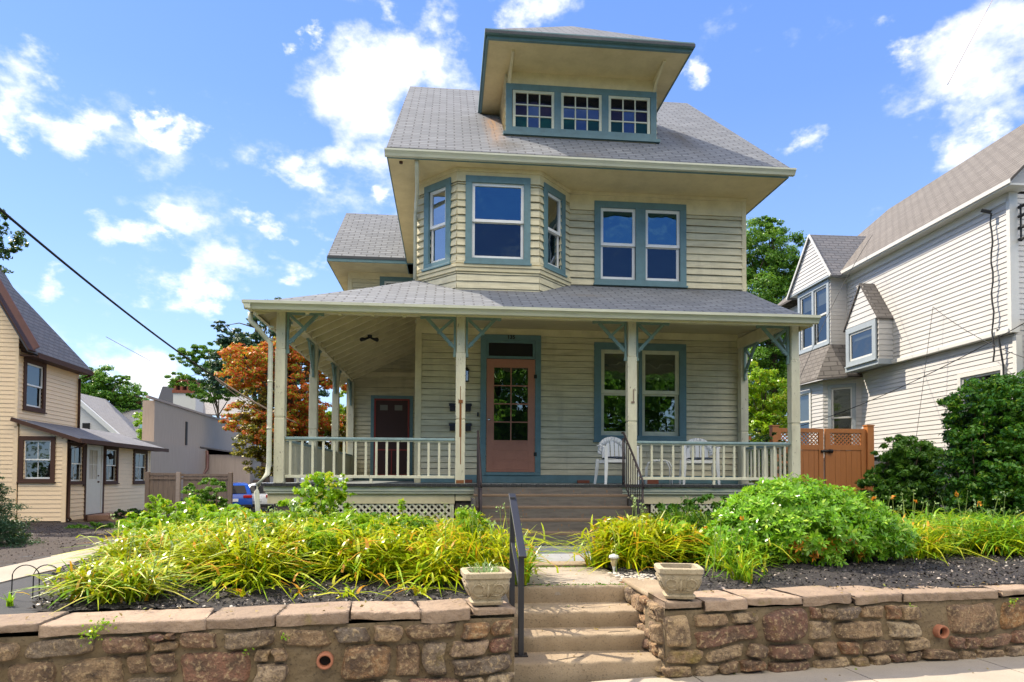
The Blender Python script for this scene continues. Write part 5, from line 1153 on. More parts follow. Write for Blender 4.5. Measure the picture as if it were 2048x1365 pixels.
# ---- right neighbour, white vinyl
RN = lthing('neighbor_house', (14.79, 8.54, -.6), 1.57, 'white vinyl-sided two-storey house with gabled bays, on the right', 'house')
m = MB(); E2 = .115
siding(m, (0, .45), (0, -5.7), .8, 3.26, E2, (-1, 0), [(.45+4.12, .45+5.4, .9, 2.55)], .018, .0015); siding(m, (-.10, .45), (-.10, -5.7), 3.34, 6.3, E2, (-1, 0), [(.45+.28, .45+1.62, 3.3, 4.5)], .018, .0015)
siding(m, (0, -5.7), (5.1, -5.7), .8, 6.3, E2, (0, -1), (), .018, .0015); siding(m, (0, 4.4), (0, .45), .8, 6.3, E2, (-1, 0), (), .018, .0015)
m.build('wall', 'wvinyl', RN, fix=False)
B('wall', 'wvinyl', RN, (.34, 5.1, -5.68, 4.4, .5, 6.3))
B('corner_board', 'wtrim', RN, (-.04, .10, -5.78, -5.68, .8, 3.2), (-.14, .05, -5.78, -5.68, 3.26, 6.3), bevel=.004)
B('belt_board', 'wtrim', RN, (-.17, .02, -5.72, .45, 3.26, 3.36), bevel=.01)
B('foundation', 'greyblock', RN, (.03, 5.0, -5.6, 4.3, -1, .74)); B('water_table', 'gtrim', RN, (-.05, .02, -5.7, 1.2, .74, .81), bevel=.01)
B('frieze_board', 'wtrim', RN, (-.14, .02, -5.74, .45, 6.12, 6.32)); B('soffit', 'wtrim', RN, (-.40, .1, -6.1, .45, 6.30, 6.34)); 
m = MB(); m.slab([(-.42, -6.15, 6.42), (-.42, 4.7, 6.42), (2.35, 2.06, 9.17), (2.35, -6.15, 9.17)], .07, (0, 1, 0)); m.slab([(5.1, -6.15, 6.42), (5.1, 4.7, 6.42), (2.35, 2.06, 9.17), (2.35, -6.15, 9.17)], .07, (0, 1, 0)); m.slab([(-.42, 4.7, 6.42), (5.1, 4.7, 6.42), (2.35, 2.06, 9.17)], .07, (1, 0, 0)); rr = m.build('roof', 'roof3', RN)
B('fascia', 'wtrim', rr, (-.43, -.40, -6.14, .9, 6.33, 6.42)); m = MB(); m.prism([(-.36, -5.75, 6.34), (5.0, -5.75, 6.34), (2.35, -5.75, 9.0)], (0, .05, 0)); m.build('gable', 'wvinyl', rr)
# rear gabled bay: y .45 .. 3.4, projecting .6
m = MB(); b0, b1, bx = .42, 2.42, -.62
siding(m, (bx, b1), (bx, b0), 4.2, 6.35, E2, (-1, 0), [(.15, 1.85, 4.2, 6.2)], .018, .0015); siding(m, (bx, b0), (0, b0), 4.2, 6.4, E2, (0, -1), (), .010, .001)
siding(m, (bx-.12, 2.76), (bx-.12, .19), 6.34, 7.88, E2, (-1, 0), (), .018, .0015, clip=lambda z: ((z-6.34)/1.56*1.4, 2.57-(z-6.34)/1.56*1.17))
m.build('bay_wall', 'wvinyl', RN, fix=False); B('bay_wall', 'wvinyl', RN, (bx+.34, .1, b0+.02, b1, 4.22, 6.3)); B('bay_soffit', 'gtrim', RN, (bx-.13, .0, .19, 2.76, 6.28, 6.335))
m = MB(); yc = 1.34; m.slab([(bx-.2, .12, 6.28), (bx-.2, yc, 7.95), (1.15, yc, 7.95), (-.45, .12, 6.28)], .05, (1, 0, 0)); m.slab([(bx-.2, 2.84, 6.28), (bx-.2, yc, 7.95), (1.15, yc, 7.95), (-.45, 2.84, 6.28)], .05, (1, 0, 0)); m.build('bay_roof', 'roof2', RN)
m = MB(); m.bar((bx-.19, .10, 6.25), (bx-.19, yc, 7.93), .07, .03, (-1, 0, 0)); m.build('rake_board', 'wtrim', RN); m = MB(); m.bar((bx-.19, 2.86, 6.25), (bx-.19, yc, 7.93), .07, .03, (-1, 0, 0)); m.build('rake_board', 'wtrim', RN)
window(RN, (bx, b1), (0, -1), (-1, 0), .04, 1.95, 4.24, 6.26, .13, 'gtrim', 'wtrim', 'glassn', nsash=2, mull=.12, sw=.06, deep=.3, shade=.3, sill=True)
# skirt roof and canted lower bay
m = MB(); m.slab([(-.02, b0-.03, 4.22), (bx-.05, b0-.03, 4.22), (-1.05, b0+.05, 3.18), (-.45, b0-.58, 3.18), (.0, b0-.62, 3.18)], .05); m.slab([(bx-.05, b0-.03, 4.22), (bx-.05, b1, 4.22), (-1.05, b1, 3.18), (-1.05, b0+.05, 3.18)], .05, (0, 1, 0)); m.build('bay_roof', 'roof3', RN)
c1, c2, c3 = (0, b0-.40), (-.62, b0+.10), (-.95, b0+1.0)
def seg2(a, b, z0, z1, holes=()):
    d = Vector((b[0]-a[0], b[1]-a[1])).normalized(); n = (d.y, -d.x)
    mm = MB(); siding(mm, b, a, z0, z1, E2, (-d.y*0+d.y*(-1) if False else (-abs(d.y)), -abs(d.x)), [( (Vector(b)-Vector(a)).length-h[1], (Vector(b)-Vector(a)).length-h[0], h[2], h[3]) for h in holes], .018, .0015); mm.build('bay_wall', 'wvinyl', RN, fix=False)
seg2((0, b0-.55), (-.75, b0+.25), .8, 3.18, [(.25, .85, .9, 2.9)]); seg2((-.75, b0+.25), (-.9, 2.6), .8, 3.18, [(.7, 1.7, .9, 2.9)])
dd = Vector((-.75, .8)).normalized(); window(RN, (0, b0-.55), (dd.x, dd.y), (-dd.y, dd.x) if False else (-.73, -.684), .16, .95, .95, 2.98, .10, 'gtrim', 'wtrim', 'glassn', sw=.05, deep=.25, shade=.4)
window(RN, (-.76, b0+.25), (-.05, 1), (-1, -.05), .6, 1.8, .95, 2.95, .10, 'wtrim', 'wtrim', 'glassn', sw=.05, deep=.25, shade=.5)
# small gabled bump-out window
p0, p1, px_ = -1.76, -.20, -.52
m = MB(); siding(m, (px_, p1), (px_, p0), 4.55, 5.6, .15, (-1, 0), (), .018, .0015, clip=lambda z: ((z-4.55)/1.1*.80, 1.56-(z-4.55)/1.1*.76)); siding(m, (px_, p0), (-.1, p0), 3.34, 4.6, .15, (0, -1), (), .018, .0015); m.build('bump_wall', 'wvinyl', RN, fix=False)
B('bump_wall', 'wvinyl', RN, (px_+.34, -.1, p0+.02, p1-.02, 3.42, 4.5)); B('bump_sill', 'gtrim', RN, (px_-.02, -.08, p0-.02, p1+.02, 3.26, 3.4)); 
m = MB(); yc = (p0+p1)/2; m.slab([(px_-.05, p0-.06, 4.52), (px_-.05, yc, 5.70), (-.08, yc, 5.70), (-.08, p0-.06, 4.52)], .05, (1, 0, 0)); m.slab([(px_-.05, p1+.06, 4.52), (px_-.05, yc, 5.70), (-.08, yc, 5.70), (-.08, p1+.06, 4.52)], .05, (1, 0, 0)); m.build('bump_roof', 'roof3', RN)
window(RN, (px_, p1), (0, -1), (-1, 0), .06, 1.5, 3.38, 4.52, .16, 'gtrim', 'wtrim', 'glassn', meet=0, sw=.06, deep=.3, shade=.3)
window(RN, (0, 0), (0, -1), (-1, 0), 4.05, 5.45, .85, 2.62, .10, 'wtrim', 'wtrim', 'glassn', sw=.05, deep=.3)
B('porch_roof', 'wtrim', RN, (.3, 4, -7.4, -5.72, 3.0, 3.5), (.3, 4, -7.5, -5.72, 3.5, 3.62)); B('porch_trim', 'wtrim', RN, (.32, .4, -7.3, -7.2, -.4, 3.0)); m = MB()
for q in range(6): m.tube([(.34+.04*q*0, -5.9-.2*q, 2.98-.35*(q % 2)), (.34, -6.1-.2*q, 2.98-.35*((q+1) % 2))], .03, 6)
m.build('porch_trim', 'wtrim', RN)
m = MB(); pts = [(-.2, -5.35+.03*math.sin(i*1.7), 6.0-i*.22) for i in range(16)]; m.tube(pts, .018, 6); m.tube([(-.2, -5.35, 6.02), (-.35, -5.25, 6.1)], .04, 6); m.tube([(-.16, -5.42, 3.4), (-.06, -5.45, 2.6), (-.05, -5.45, .9)], .02, 6); m.build('service_cable', 'fledge', RN)
m = MB(); m.tube([(.05, -5.85, 6.0), (.05, -5.85, 5.2)], .02, 6); [m.tube([(.05, -5.8, z), (.05, -6.0, z)], .035, 8) for z in (5.25, 5.5, 5.75, 5.95)]; m.build('insulator_rack', 'fledge', RN)

# ================================================================== BACKGROUND BUILDINGS
GB = lthing('barn', (-10.57, 21.04, -1.0), -3.92, 'long grey board-sided garage with a shed roof, behind the fence', 'garage')
m = MB(); m.prism([(0, 0, -1), (0, 0, 3.5), (-.5, 0, 3.48), (-.5, 0, -1)], (0, 30, 0)); m.build('wall', 'barn', GB); m = MB(); m.bar((-.0, -.9, 3.56), (.02, 30, 3.56), .12, .10); m.build('eave', 'palewood', GB); B('pipe', 'fledge', GB, (0, .06, 4.4, 4.6, 1.7, 2.9))
B('lower_wall', 'barn', GB, (-1.4, .35, -2.8, 7.2, -1, 1.58)); B('lower_wall', 'barn', GB, (.0, 2.6, 7.2, 27, -1, 1.30)); m = MB(); m.slab([(2.9, 7.0, 1.33), (2.9, 27, 1.33), (-.05, 27, 1.75), (-.05, 7.0, 1.75)], .08, (0, 1, 0)); m.build('roof', 'roof2', GB)
m = MB(); m.tube([(.38, 6.9, 1.5), (.42, 6.9, 1.2), (.42, 6.9, .5), (.30, 6.3, .1), (.28, 6.2, -.9)], .09, 8); m.build('downspout', 'brownr', GB, smooth=True)
gh = thing('far_house', (-27, 52, -1), 'distant mint green house with grey roof and brick chimney', 'house'); OFF[gh.name] = Vector((-27, 52, -1))
m = MB(); m.prism([(-27.9, 48, -1), (-22.9, 47.6, -1), (-22.9, 47.6, 3.65), (-27.9, 48, 3.65)], (-.3, 8, 0)); m.prism([(-22.9, 47.6, 3.6), (-24.2, 51.5, 6.55), (-23.4, 55.5, 3.6)], (-.2, .0, 0)); m.build('wall', 'mint', gh)
m = MB(); m.slab([(-28.2, 47.5, 3.62), (-22.6, 47.0, 3.62), (-24.2, 51.5, 6.55), (-29.8, 52, 6.6)], .12, (1, 0, 0)); r_ = m.build('roof', 'roof4', gh); B('chimney', 'brick', r_, (-25.5, -24.4, 50.8, 51.7, 5.7, 7.1)); B('window', 'dark', gh, (-24.3, -23.9, 47.55, 47.7, 2.7, 3.5))
fh = thing('far_house', (-30, 46, -1), 'distant pale house gable with white rake trim beside the tan house', 'house'); m = MB(); m.prism([(-30.5, 43.5, -1), (-22.2, 43.5, -1), (-22.6, 43.5, 3.2), (-26.0, 43.5, 6.3), (-30.5, 43.5, 2.6)], (0, 5, 0)); m.build('wall', 'wvinyl', fh)
m = MB(); m.bar((-26.1, 43.3, 6.45), (-22.2, 43.3, 2.95), .3, .35, (0, -1, 0)); m.build('rake_board', 'wtrim', fh); m = MB(); m.slab([(-25.9, 43.6, 6.5), (-22.2, 43.6, 3.1), (-22.2, 48.5, 3.1), (-25.9, 48.5, 6.5)], .1, (0, 1, 0)); m.build('roof', 'roof4', fh); B('window', 'dark', fh, (-25.1, -24.6, 43.4, 43.5, 2.7, 4.1))
wh = thing('far_house', (-16.5, 41, -1), 'distant house with white chimney, red chimney pots and slate mansard roof', 'house')
m = MB(); m.box(-17.0, -15.45, 39.5, 41, -1, 6.2); m.build('chimney', 'wtrim', wh); m = MB(); m.box(-17.05, -15.4, 39.4, 41.1, 6.05, 6.25); m.box(-17.0, -15.45, 39.5, 41, 6.9, 7.05)
for i in range(4): m.box(-17.0+.46*i, -16.84+.46*i, 39.5, 41, 6.25, 6.9)
m.build('chimney_pots', 'brick', wh); m = MB(); m.add([(-19.5, 42, 4.4), (-16.2, 42, 4.4), (-16.2, 46, 4.4), (-19.5, 46, 4.4), (-19.0, 42.6, 6.9), (-17.0, 42.6, 6.9), (-17, 45, 6.9), (-19, 45, 6.9)], [(0, 1, 5, 4), (1, 2, 6, 5), (2, 3, 7, 6), (3, 0, 4, 7), (4, 5, 6, 7)]); m.build('roof', 'roof2', wh); B('wall', 'wvinyl', wh, (-19.3, -12, 42.1, 46, -1, 4.5))
m = MB(); m.slab([(-17.6, 41.8, 4.9), (-12, 41.8, 4.6), (-12, 45, 6.2), (-16.4, 45, 6.9)], .1, (1, 0, 0)); m.build('roof', 'roof4', wh)
# ================================================================== FENCES, GATE, CARS
def boards(m, x0, x1, y, z0, z1, w, t=.02, horiz=False, gap=.008):
    if horiz:
        z = z0
        while z < z1-.01: m.box(x0, x1, y+random.uniform(-.004, .004), y+t, z, min(z1, z+w)-gap); z += w
    else:
        x = x0
        while x < x1-.01: m.box(x, min(x1, x+w)-gap, y+random.uniform(-.004, .004), y+t, z0, z1+random.uniform(-.006, .006)); x += w
t = thing('fence', (-5.2, 10.7, -1.0), 'dark weathered board fence panels between the tan house and the driveway', 'fence')
m = MB(); boards(m, -6.35, -5.55, 10.6, -1, .12, .14); boards(m, -5.40, -4.0, 10.7, -1, .10, .14); m.build('board_panel', 'oldwood', t); B('rail', 'oldwood', t, (-6.35, -5.5, 10.58, 10.65, .12, .19), (-5.45, -4.0, 10.68, 10.75, .10, .17), (-6.35, -5.5, 10.57, 10.6, -.0, .05), (-5.45, -4.0, 10.67, 10.7, -.0, .05))
for x in (-6.38, -5.5, -4.0): B('post', 'palewood' if x == -5.5 else 'oldwood', t, (x-.06, x+.06, 10.55, 10.67, -1, .22), bevel=.01)
fa, fb, fc = at(448, 948, 39), at(507, 948, 38.5), at(524, 948, 38)
t = thing('fence', (fb.x, fb.y, -1.75), 'pale brown fence of horizontal boards behind the blue car', 'fence')
m = MB(); boards(m, fa.x-1.5, fb.x, fb.y, -1.75, fb.z-.1, .24, .04, horiz=True, gap=.02); m.build('board_panel', 'palewood', t); B('frame', 'palewood', t, (fb.x-.16, fb.x, fb.y-.06, fb.y-.002, -1.75, fb.z)); B('frame', 'palewood', t, (fa.x-1.5, fb.x-.17, fb.y-.06, fb.y-.002, fb.z-.1, fb.z)); B('post', 'oldwood', t, (fb.x+.02, fc.x, fb.y-.2, fb.y, -1.75, fb.z-.35), bevel=.02); B('post', 'palewood', t, (fc.x-.15, fc.x+.1, fb.y+.2, fb.y+.4, -1.75, fb.z+.05))
t = thing('gate', (12.3, 6.3, -.5), 'tan vinyl double gate with lattice top between the two houses', 'gate')
gy = 6.25
def leaf(x0, x1):
    m = MB(); z0, z1 = -.35, 1.42
    for (a, b, c, d) in ((x0, x0+.13, z0, z1), (x1-.13, x1, z0, z1), (x0+.13, x1-.13, z1-.11, z1), (x0+.13, x1-.13, .86, 1.0), (x0+.13, x1-.13, z0, z0+.15)): m.box(a, b, gy-.03, gy+.03, c, d)
    o = m.build('gate_leaf', 'gate', t, .004); m = MB(); boards(m, x0+.13, x1-.13, gy-.012, z0+.15, .86, .15, .024, gap=.006); m.build('board_panel', 'gate', o, .002)
    m = MB(); w, h = x1-x0-.26, .31; k = .105
    for s in (1, -1):
        q = -h
        while q < w+h:
            xa, xb = q, q+h; ya, yb = (0, h) if s == 1 else (h, 0)
            ca, cb = max(0, xa), min(w, xb)
            if cb-ca > .02:
                f = lambda x: ya+(yb-ya)*(x-xa)/h; m.bar((x0+.13+ca, gy+s*.006, 1.0+f(ca)), (x0+.13+cb, gy+s*.006, 1.0+f(cb)), .010, .028)
            q += k
    m.build('lattice', 'gate', o)
leaf(11.0, 12.28); leaf(12.33, 13.45)
for x, z in ((10.95, 1.46), (13.55, 1.5)): B('post', 'gate', t, (x-.09, x+.09, gy-.09, gy+.09, -.6, z), (x-.105, x+.105, gy-.105, gy+.105, z, z+.03), bevel=.006)
m = MB(); m.tube([(12.2, gy-.05, .82), (12.42, gy-.05, .84)], .035, 8); m.tube([(12.42, gy-.06, .84), (12.5, gy-.08, .82)], .055, 8); m.build('latch', 'black', t)
t = thing('fence', (9.8, 7.5, -.5), 'tan fence running behind the porch to the double gate', 'fence'); m = MB(); boards(m, 8.5, 10.85, 7.5, -.6, 1.18, .15); m.build('board_panel', 'gate', t); B('rail', 'gate', t, (8.5, 10.9, 7.46, 7.5, 1.18, 1.28)); B('post', 'gate', t, (9.6, 9.76, 7.4, 7.56, -.6, 1.42))
# blue car seen from behind, parked by the fence
def car(name, x, y, z, mat, label, rot):
    t = thing(name, (x, y, z), label, 'car', local=True); t.rotation_euler = (0, 0, rot)
    prof = [(-2.1, .35), (-2.12, .6), (-2.08, .85), (-1.98, .98), (-1.55, 1.42), (-1.2, 1.5), (0, 1.53), (.6, 1.42), (1.25, 1.0), (2.0, .85), (2.15, .6), (2.1, .3)]
    m = MB(); vs = []; ws = [(-1, .86), (-.93, .96), (-.6, 1), (.6, 1), (.93, .96), (1, .86)]
    for (s, k) in ws:
        for (yy, zz) in prof:
            w = .88-(max(0, zz-.9)*.28); vs.append((s*w, yy*(1 if abs(s) < .95 else .985), zz-(.02 if abs(s) > .95 else 0)))
    n = len(prof); k = len(ws); m.add(vs, [(i*n+j, (i+1)*n+j, (i+1)*n+(j+1) % n, i*n+(j+1) % n) for i in range(k-1) for j in range(n)]+[tuple(range(n)), tuple(range((k-1)*n, k*n))]); m.build('body', mat, t, .02, smooth=True)
    m = MB(); m.add([(-.62, -2.0, 1.0), (.62, -2.0, 1.0), (.54, -1.6, 1.39), (-.54, -1.6, 1.39)], [(0, 1, 2, 3)]); m.build('rear_window', 'dark', t, fix=False)
    m = MB()
    for s in (-1, 1): m.add([(s*.80, -1.7, 1.0), (s*.80, .9, 1.0), (s*.72, .5, 1.38), (s*.72, -1.35, 1.40)], [(0, 1, 2, 3)])
    m.build('side_window', 'dark', t, fix=False)
    for s in (-1, 1): B('tail_lamp', 'lamp_red', t, (min(s*.45, s*.86), max(s*.45, s*.86), -2.14, -1.95, .78, .92), bevel=.02)
    B('number_plate', 'white', t, (-.22, .22, -2.15, -2.1, .6, .74)); B('bumper', 'tyre', t, (-.85, .85, -2.16, -2.0, .3, .45), bevel=.02)
    for s in (-1, 1):
        for yy in (-1.35, 1.35):
            m = MB(); m.tube([(s*.72, yy, .32), (s*.88, yy, .32)], .32, 18); w = m.build('wheel', 'tyre', t); m = MB(); m.tube([(s*.87, yy, .32), (s*.9, yy, .32)], .2, 14); m.build('rim', 'chrome', w)
    return t
cp_ = at(462, 1015, 35)
car('parked_car', cp_.x, cp_.y, -1.75, 'blue', 'blue hatchback parked at the fence behind the garden', .35)
cp_ = at(548, 1015, 36)
car('parked_car', cp_.x, cp_.y, -1.75, 'wcar', 'white car half hidden behind the downspout of the porch', -.15)

# ================================================================== WIRES
def wire(name, a, b, sag, r, label, mat='tyre', n=24, cat='cable'):
    a, b = Vector(a), Vector(b); m = MB(); m.tube([a.lerp(b, i/n)-Vector((0, 0, sag*4*(i/n)*(1-i/n))) for i in range(n+1)], r, 6); o = m.build(name, mat, None, smooth=True); tag(o, label, cat); return o
wire('service_wire', at(-40, 385, 9), at(430, 755, 17), .10, .019, 'thick black service wire sloping down past the tan house')
wire('service_wire', at(430, 755, 17), at(620, 856, 22), .12, .022, 'pale grey end of the service wire in front of the orange maple', 'palewood')
wire('service_wire', at(430, 757, 19), at(640, 880, 24), .25, .010, 'thin grey wire behind the left porch posts', 'palewood')
wire('service_wire', at(212, 674, 30), at(300, 722, 36), .0, .012, 'faint thin wire high above the far roofs', 'palewood')
wire('service_wire', at(2060, 640, 12), at(1480, 880, 20), .35, .008, 'sagging thin wire crossing the white house wall')
wire('service_wire', at(1866, 614, 15.5), at(2060, 720, 11), .12, .006, 'thin wire running from the white house wall to the right', 'fledge')
wire('service_wire', at(1745, 470, 19.5), at(1590, 780, 17), -.25, .007, 'thin curved wire hanging in front of the gabled bay', 'fledge')
wire('service_wire', at(1985, 0, 15), at(1895, 170, 14), .0, .007, 'hair-thin wire across the sky at top right', 'palewood')
wire('service_wire', at(1866, 614, 16.5), at(1832, 880, 16.8), .0, .006, 'thin vertical cable down the white siding above the bushes', 'fledge')
# ================================================================== TREES
def blobfield(c, r, n, rad, seed, flat=1., lift=0):
    R = random.Random(seed); out = []
    for i in range(n):
        a = R.uniform(0, 6.28); z = R.uniform(-1, 1); q = (1-z*z)**.5*R.uniform(.35, 1); k = R.uniform(.75, 1.25)*rad
        out.append((c[0]+r[0]*q*math.cos(a), c[1]+r[1]*q*math.sin(a), c[2]+r[2]*z*.9+lift, k, k, k*flat))
    return out
mc = at(568, 795, 22)
tree('japanese_maple', 'orange-red japanese maple behind the side of the porch', (mc.x+.3, mc.y, -1), blobfield((mc.x, mc.y, mc.z+.1), (2.15, 1.6, 1.75), 20, .70, 5, .8), 52000, .10, MAPLE, .16, extra=(blobfield((mc.x+.2, mc.y+.5, mc.z-1.0), (2.1, 1.4, 1.25), 14, .8, 9, .8), 32000, MAPLED), sub=40, subr=.26, flat=.8)
p = at(655, 850, 23.5); tree('young_tree', 'yellow-green small tree seen between the side posts of the porch', (p.x, p.y, -1), [(p.x, p.y, p.z, .7, .6, .6), (p.x+.3, p.y, p.z-.9, .8, .6, .7), (p.x+.6, p.y, p.z+.6, .6, .5, .6)], 9000, .10, LIGHTG, .08, extra=([(p.x+.6, p.y+.8, p.z-.2, .9, .6, .9)], 5000, MAPLE))
p = at(500, 712, 38); tree('conifer_tree', 'tall dark blue-green conifer behind the orange maple', (p.x+1.0, p.y, -1), [(p.x+.2, p.y, 6.2, 2.4, 1.2, 1.5), (p.x-.8, p.y, 7.8, 1.0, .8, .7), (p.x-1.6, p.y, 5.6, 1.3, .9, .9), (p.x+1.6, p.y, 8.5, 1.6, 1.2, 1.5), (p.x+.2, p.y, 7.4, 1.7, 1.2, .9), (p.x+2.6, p.y, 7.0, 1.6, 1.4, 1.4), (p.x+.2, p.y, 5.9, 2.2, 1.3, .9), (p.x-1.2, p.y, 6.9, 1.1, .6, .45), (p.x+1.3, p.y, 9.6, .8, .6, .7), (p.x+2.2, p.y, 5.0, 2.2, 1.5, 1.4), (p.x-1.6, p.y, 8.6, .5, .4, .35)], 46000, .16, BLUEG, .25, sub=60, subr=.26, flat=.8)
p = at(400, 760, 44); tree('broadleaf_tree', 'loose light green tree above the white chimney', (p.x+2, p.y, -1), [(p.x-.7, p.y, 7.9, 1.1, .8, .6), (p.x+.8, p.y, 8.4, 1.3, .8, .5), (p.x-1.3, p.y, 6.4, .9, .8, .5), (p.x+1.2, p.y, 7.0, 1.5, 1, .6), (p.x+2.2, p.y, 6.0, 1.5, 1, .7), (p.x+.6, p.y, 5.6, 1.6, 1, .6)], 15000, .17, MIDG, .12, sub=34, subr=.26, flat=.8)
p = at(205, 775, 58); tree('broadleaf_tree', 'green tree behind the mint house beside the tan house roof', (p.x-1, p.y, -1), [(p.x-1.2, p.y, 8.4, 2.2, 1.6, 1.6), (p.x+.6, p.y, 7.4, 2.2, 1.6, 1.3), (p.x+2.2, p.y, 6.6, 1.8, 1.4, .9), (p.x-2.2, p.y, 7, 2, 1.6, 1.8), (p.x+1.5, p.y, 8.6, .8, .6, .35), (p.x, p.y, 5.8, 3.2, 1.6, 1)], 34000, .20, MIDG, .3, sub=44, subr=.28, flat=.9)
p = at(290, 850, 48); tree('young_tree', 'small bright green tree between the mint house and the grey garage', (p.x, p.y, -1), [(p.x, p.y, 3.9, .75, .7, .9), (p.x+.1, p.y, 2.6, .9, .8, .9), (p.x+.2, p.y, 4.9, .4, .4, .5)], 3500, .17, LIGHTG, .1)
p = at(-40, 478, 15); tree('broadleaf_tree', 'dark leafy branches entering at the far left edge of the sky', (p.x-1.5, p.y, -1), [(p.x-.5, p.y, p.z+.1, .75, .6, .8), (p.x+.45, p.y, p.z+.05, .42, .4, .42), (p.x+.2, p.y, p.z-.45, .4, .4, .42), (p.x+.25, p.y, p.z+.55, .35, .3, .3)], 4200, .09, DARKG, .1, sub=20, subr=.3)
p = at(1545, 560, 32); tree('broadleaf_tree', 'tall green tree behind the house on its right side', (p.x, p.y, -.5), [(p.x-.7, p.y, 11.0, 1.3, 1.2, 1.5), (p.x+.6, p.y, 10.4, 1.2, 1.2, 1.3), (p.x-.9, p.y, 8.4, 1.5, 1.4, 1.6), (p.x+.7, p.y, 8.2, 1.3, 1.4, 1.6), (p.x-.3, p.y, 6.2, 1.8, 1.5, 1.4), (p.x+.9, p.y, 5.4, 1.5, 1.3, 1.5), (p.x+0, p.y, 3.6, 2.0, 1.5, 1.5), (p.x-.2, p.y, 12.1, .6, .5, .5)], 90000, .12, MIDG, .25, sub=56, subr=.32, extra=([(p.x, p.y+.8, 9.5, 1.6, .8, 2.2), (p.x, p.y+.8, 6, 2.2, .9, 2.6)], 16000, DARKG))
p = at(1530, 790, 20); tree('young_tree', 'bright yellow-green small tree between porch and white house', (p.x, p.y, -.5), [(p.x, p.y, 3.1, .65, .6, .6), (p.x-.2, p.y, 2.3, .75, .7, .7), (p.x+.35, p.y, 2.2, .7, .7, .8), (p.x, p.y, 1.4, .95, .8, .7), (p.x, p.y, .6, 1.0, .8, .6)], 20000, .085, LIGHTG, .07, sub=36, extra=([(p.x, p.y+.5, 1.6, .95, .8, 1.0), (p.x+.1, p.y+.4, .6, 1.1, .8, .7)], 6000, DARKG))
for i, (x, y, s) in enumerate(((-5, -26, 1.0), (3.5, -28, 1.12), (12, -26, 1.0), (20, -28, 1.1), (-13, -27, 1.1), (-.8, -31, 1.05), (8, -31, 1.1))):
    tree('street_tree', ['leafy tree across the street mirrored in the front door panes', 'tallest leafy tree across the street behind the viewer', 'leafy tree across the street mirrored in the porch window', 'broad tree across the street far to the right', 'tree across the street far to the left', 'second-row tree across the street behind the gap on the left', 'second-row tree across the street behind the gap on the right'][i], (x, y, -1.5), blobfield((x, y, 4.9*s), (4.2*s, 3*s, 3.4*s), 18, 1.8*s, 40+i), 15000, .42, MIDG, .3, group='trees across the street')
t = thing('street_hedge', (0, -30, -1.5), 'long clipped hedge across the street mirrored low in the porch glass', 'hedge')
V, Fq, ti = clump_leaves([(-22+4*k, -30, 1.0, 2.6, 1, 3.0) for k in range(14)], 24000, .3, .55, 40, .25, .2); mesh_np('foliage', V, Fq, ti, DARKG, t)
# ================================================================== SHRUBS AND FLOWERS
def shrub(name, label, base, blobs, n, size, mat, cat='shrub', aspect=.42, twigs=10, group=None, extra=None, sub=60, subr=.16, fill=.12):
    t = thing(name, base, label, cat, group); V, Fq, ti = clump_leaves(blobs, n, size, aspect, sub, subr, fill); mesh_np('foliage', V, Fq, ti, mat, t)
    if extra: V, Fq, ti = clump_leaves(extra[0], extra[1], size, aspect, sub, subr, fill); mesh_np('foliage', V, Fq, ti, extra[2], t)
    m = MB(); b = Vector(base)
    for i in range(twigs):
        q = blobs[i % len(blobs)]; e = Vector((q[0]+q[3]*random.uniform(-.75, .75), q[1]+q[4]*random.uniform(-.75, .75), q[2]+q[5]*random.uniform(-.1, .6))); s = b+Vector((random.uniform(-.12, .12), random.uniform(-.12, .12), 0)); md = s.lerp(e, .5)+Vector((random.uniform(-.05, .05), 0, -.03)); r = .010+.006*random.random(); m.tube([s, md, e], [r*1.5, r, r*.4], 5)
    m.build('stems', 'twig', t, smooth=True); return t
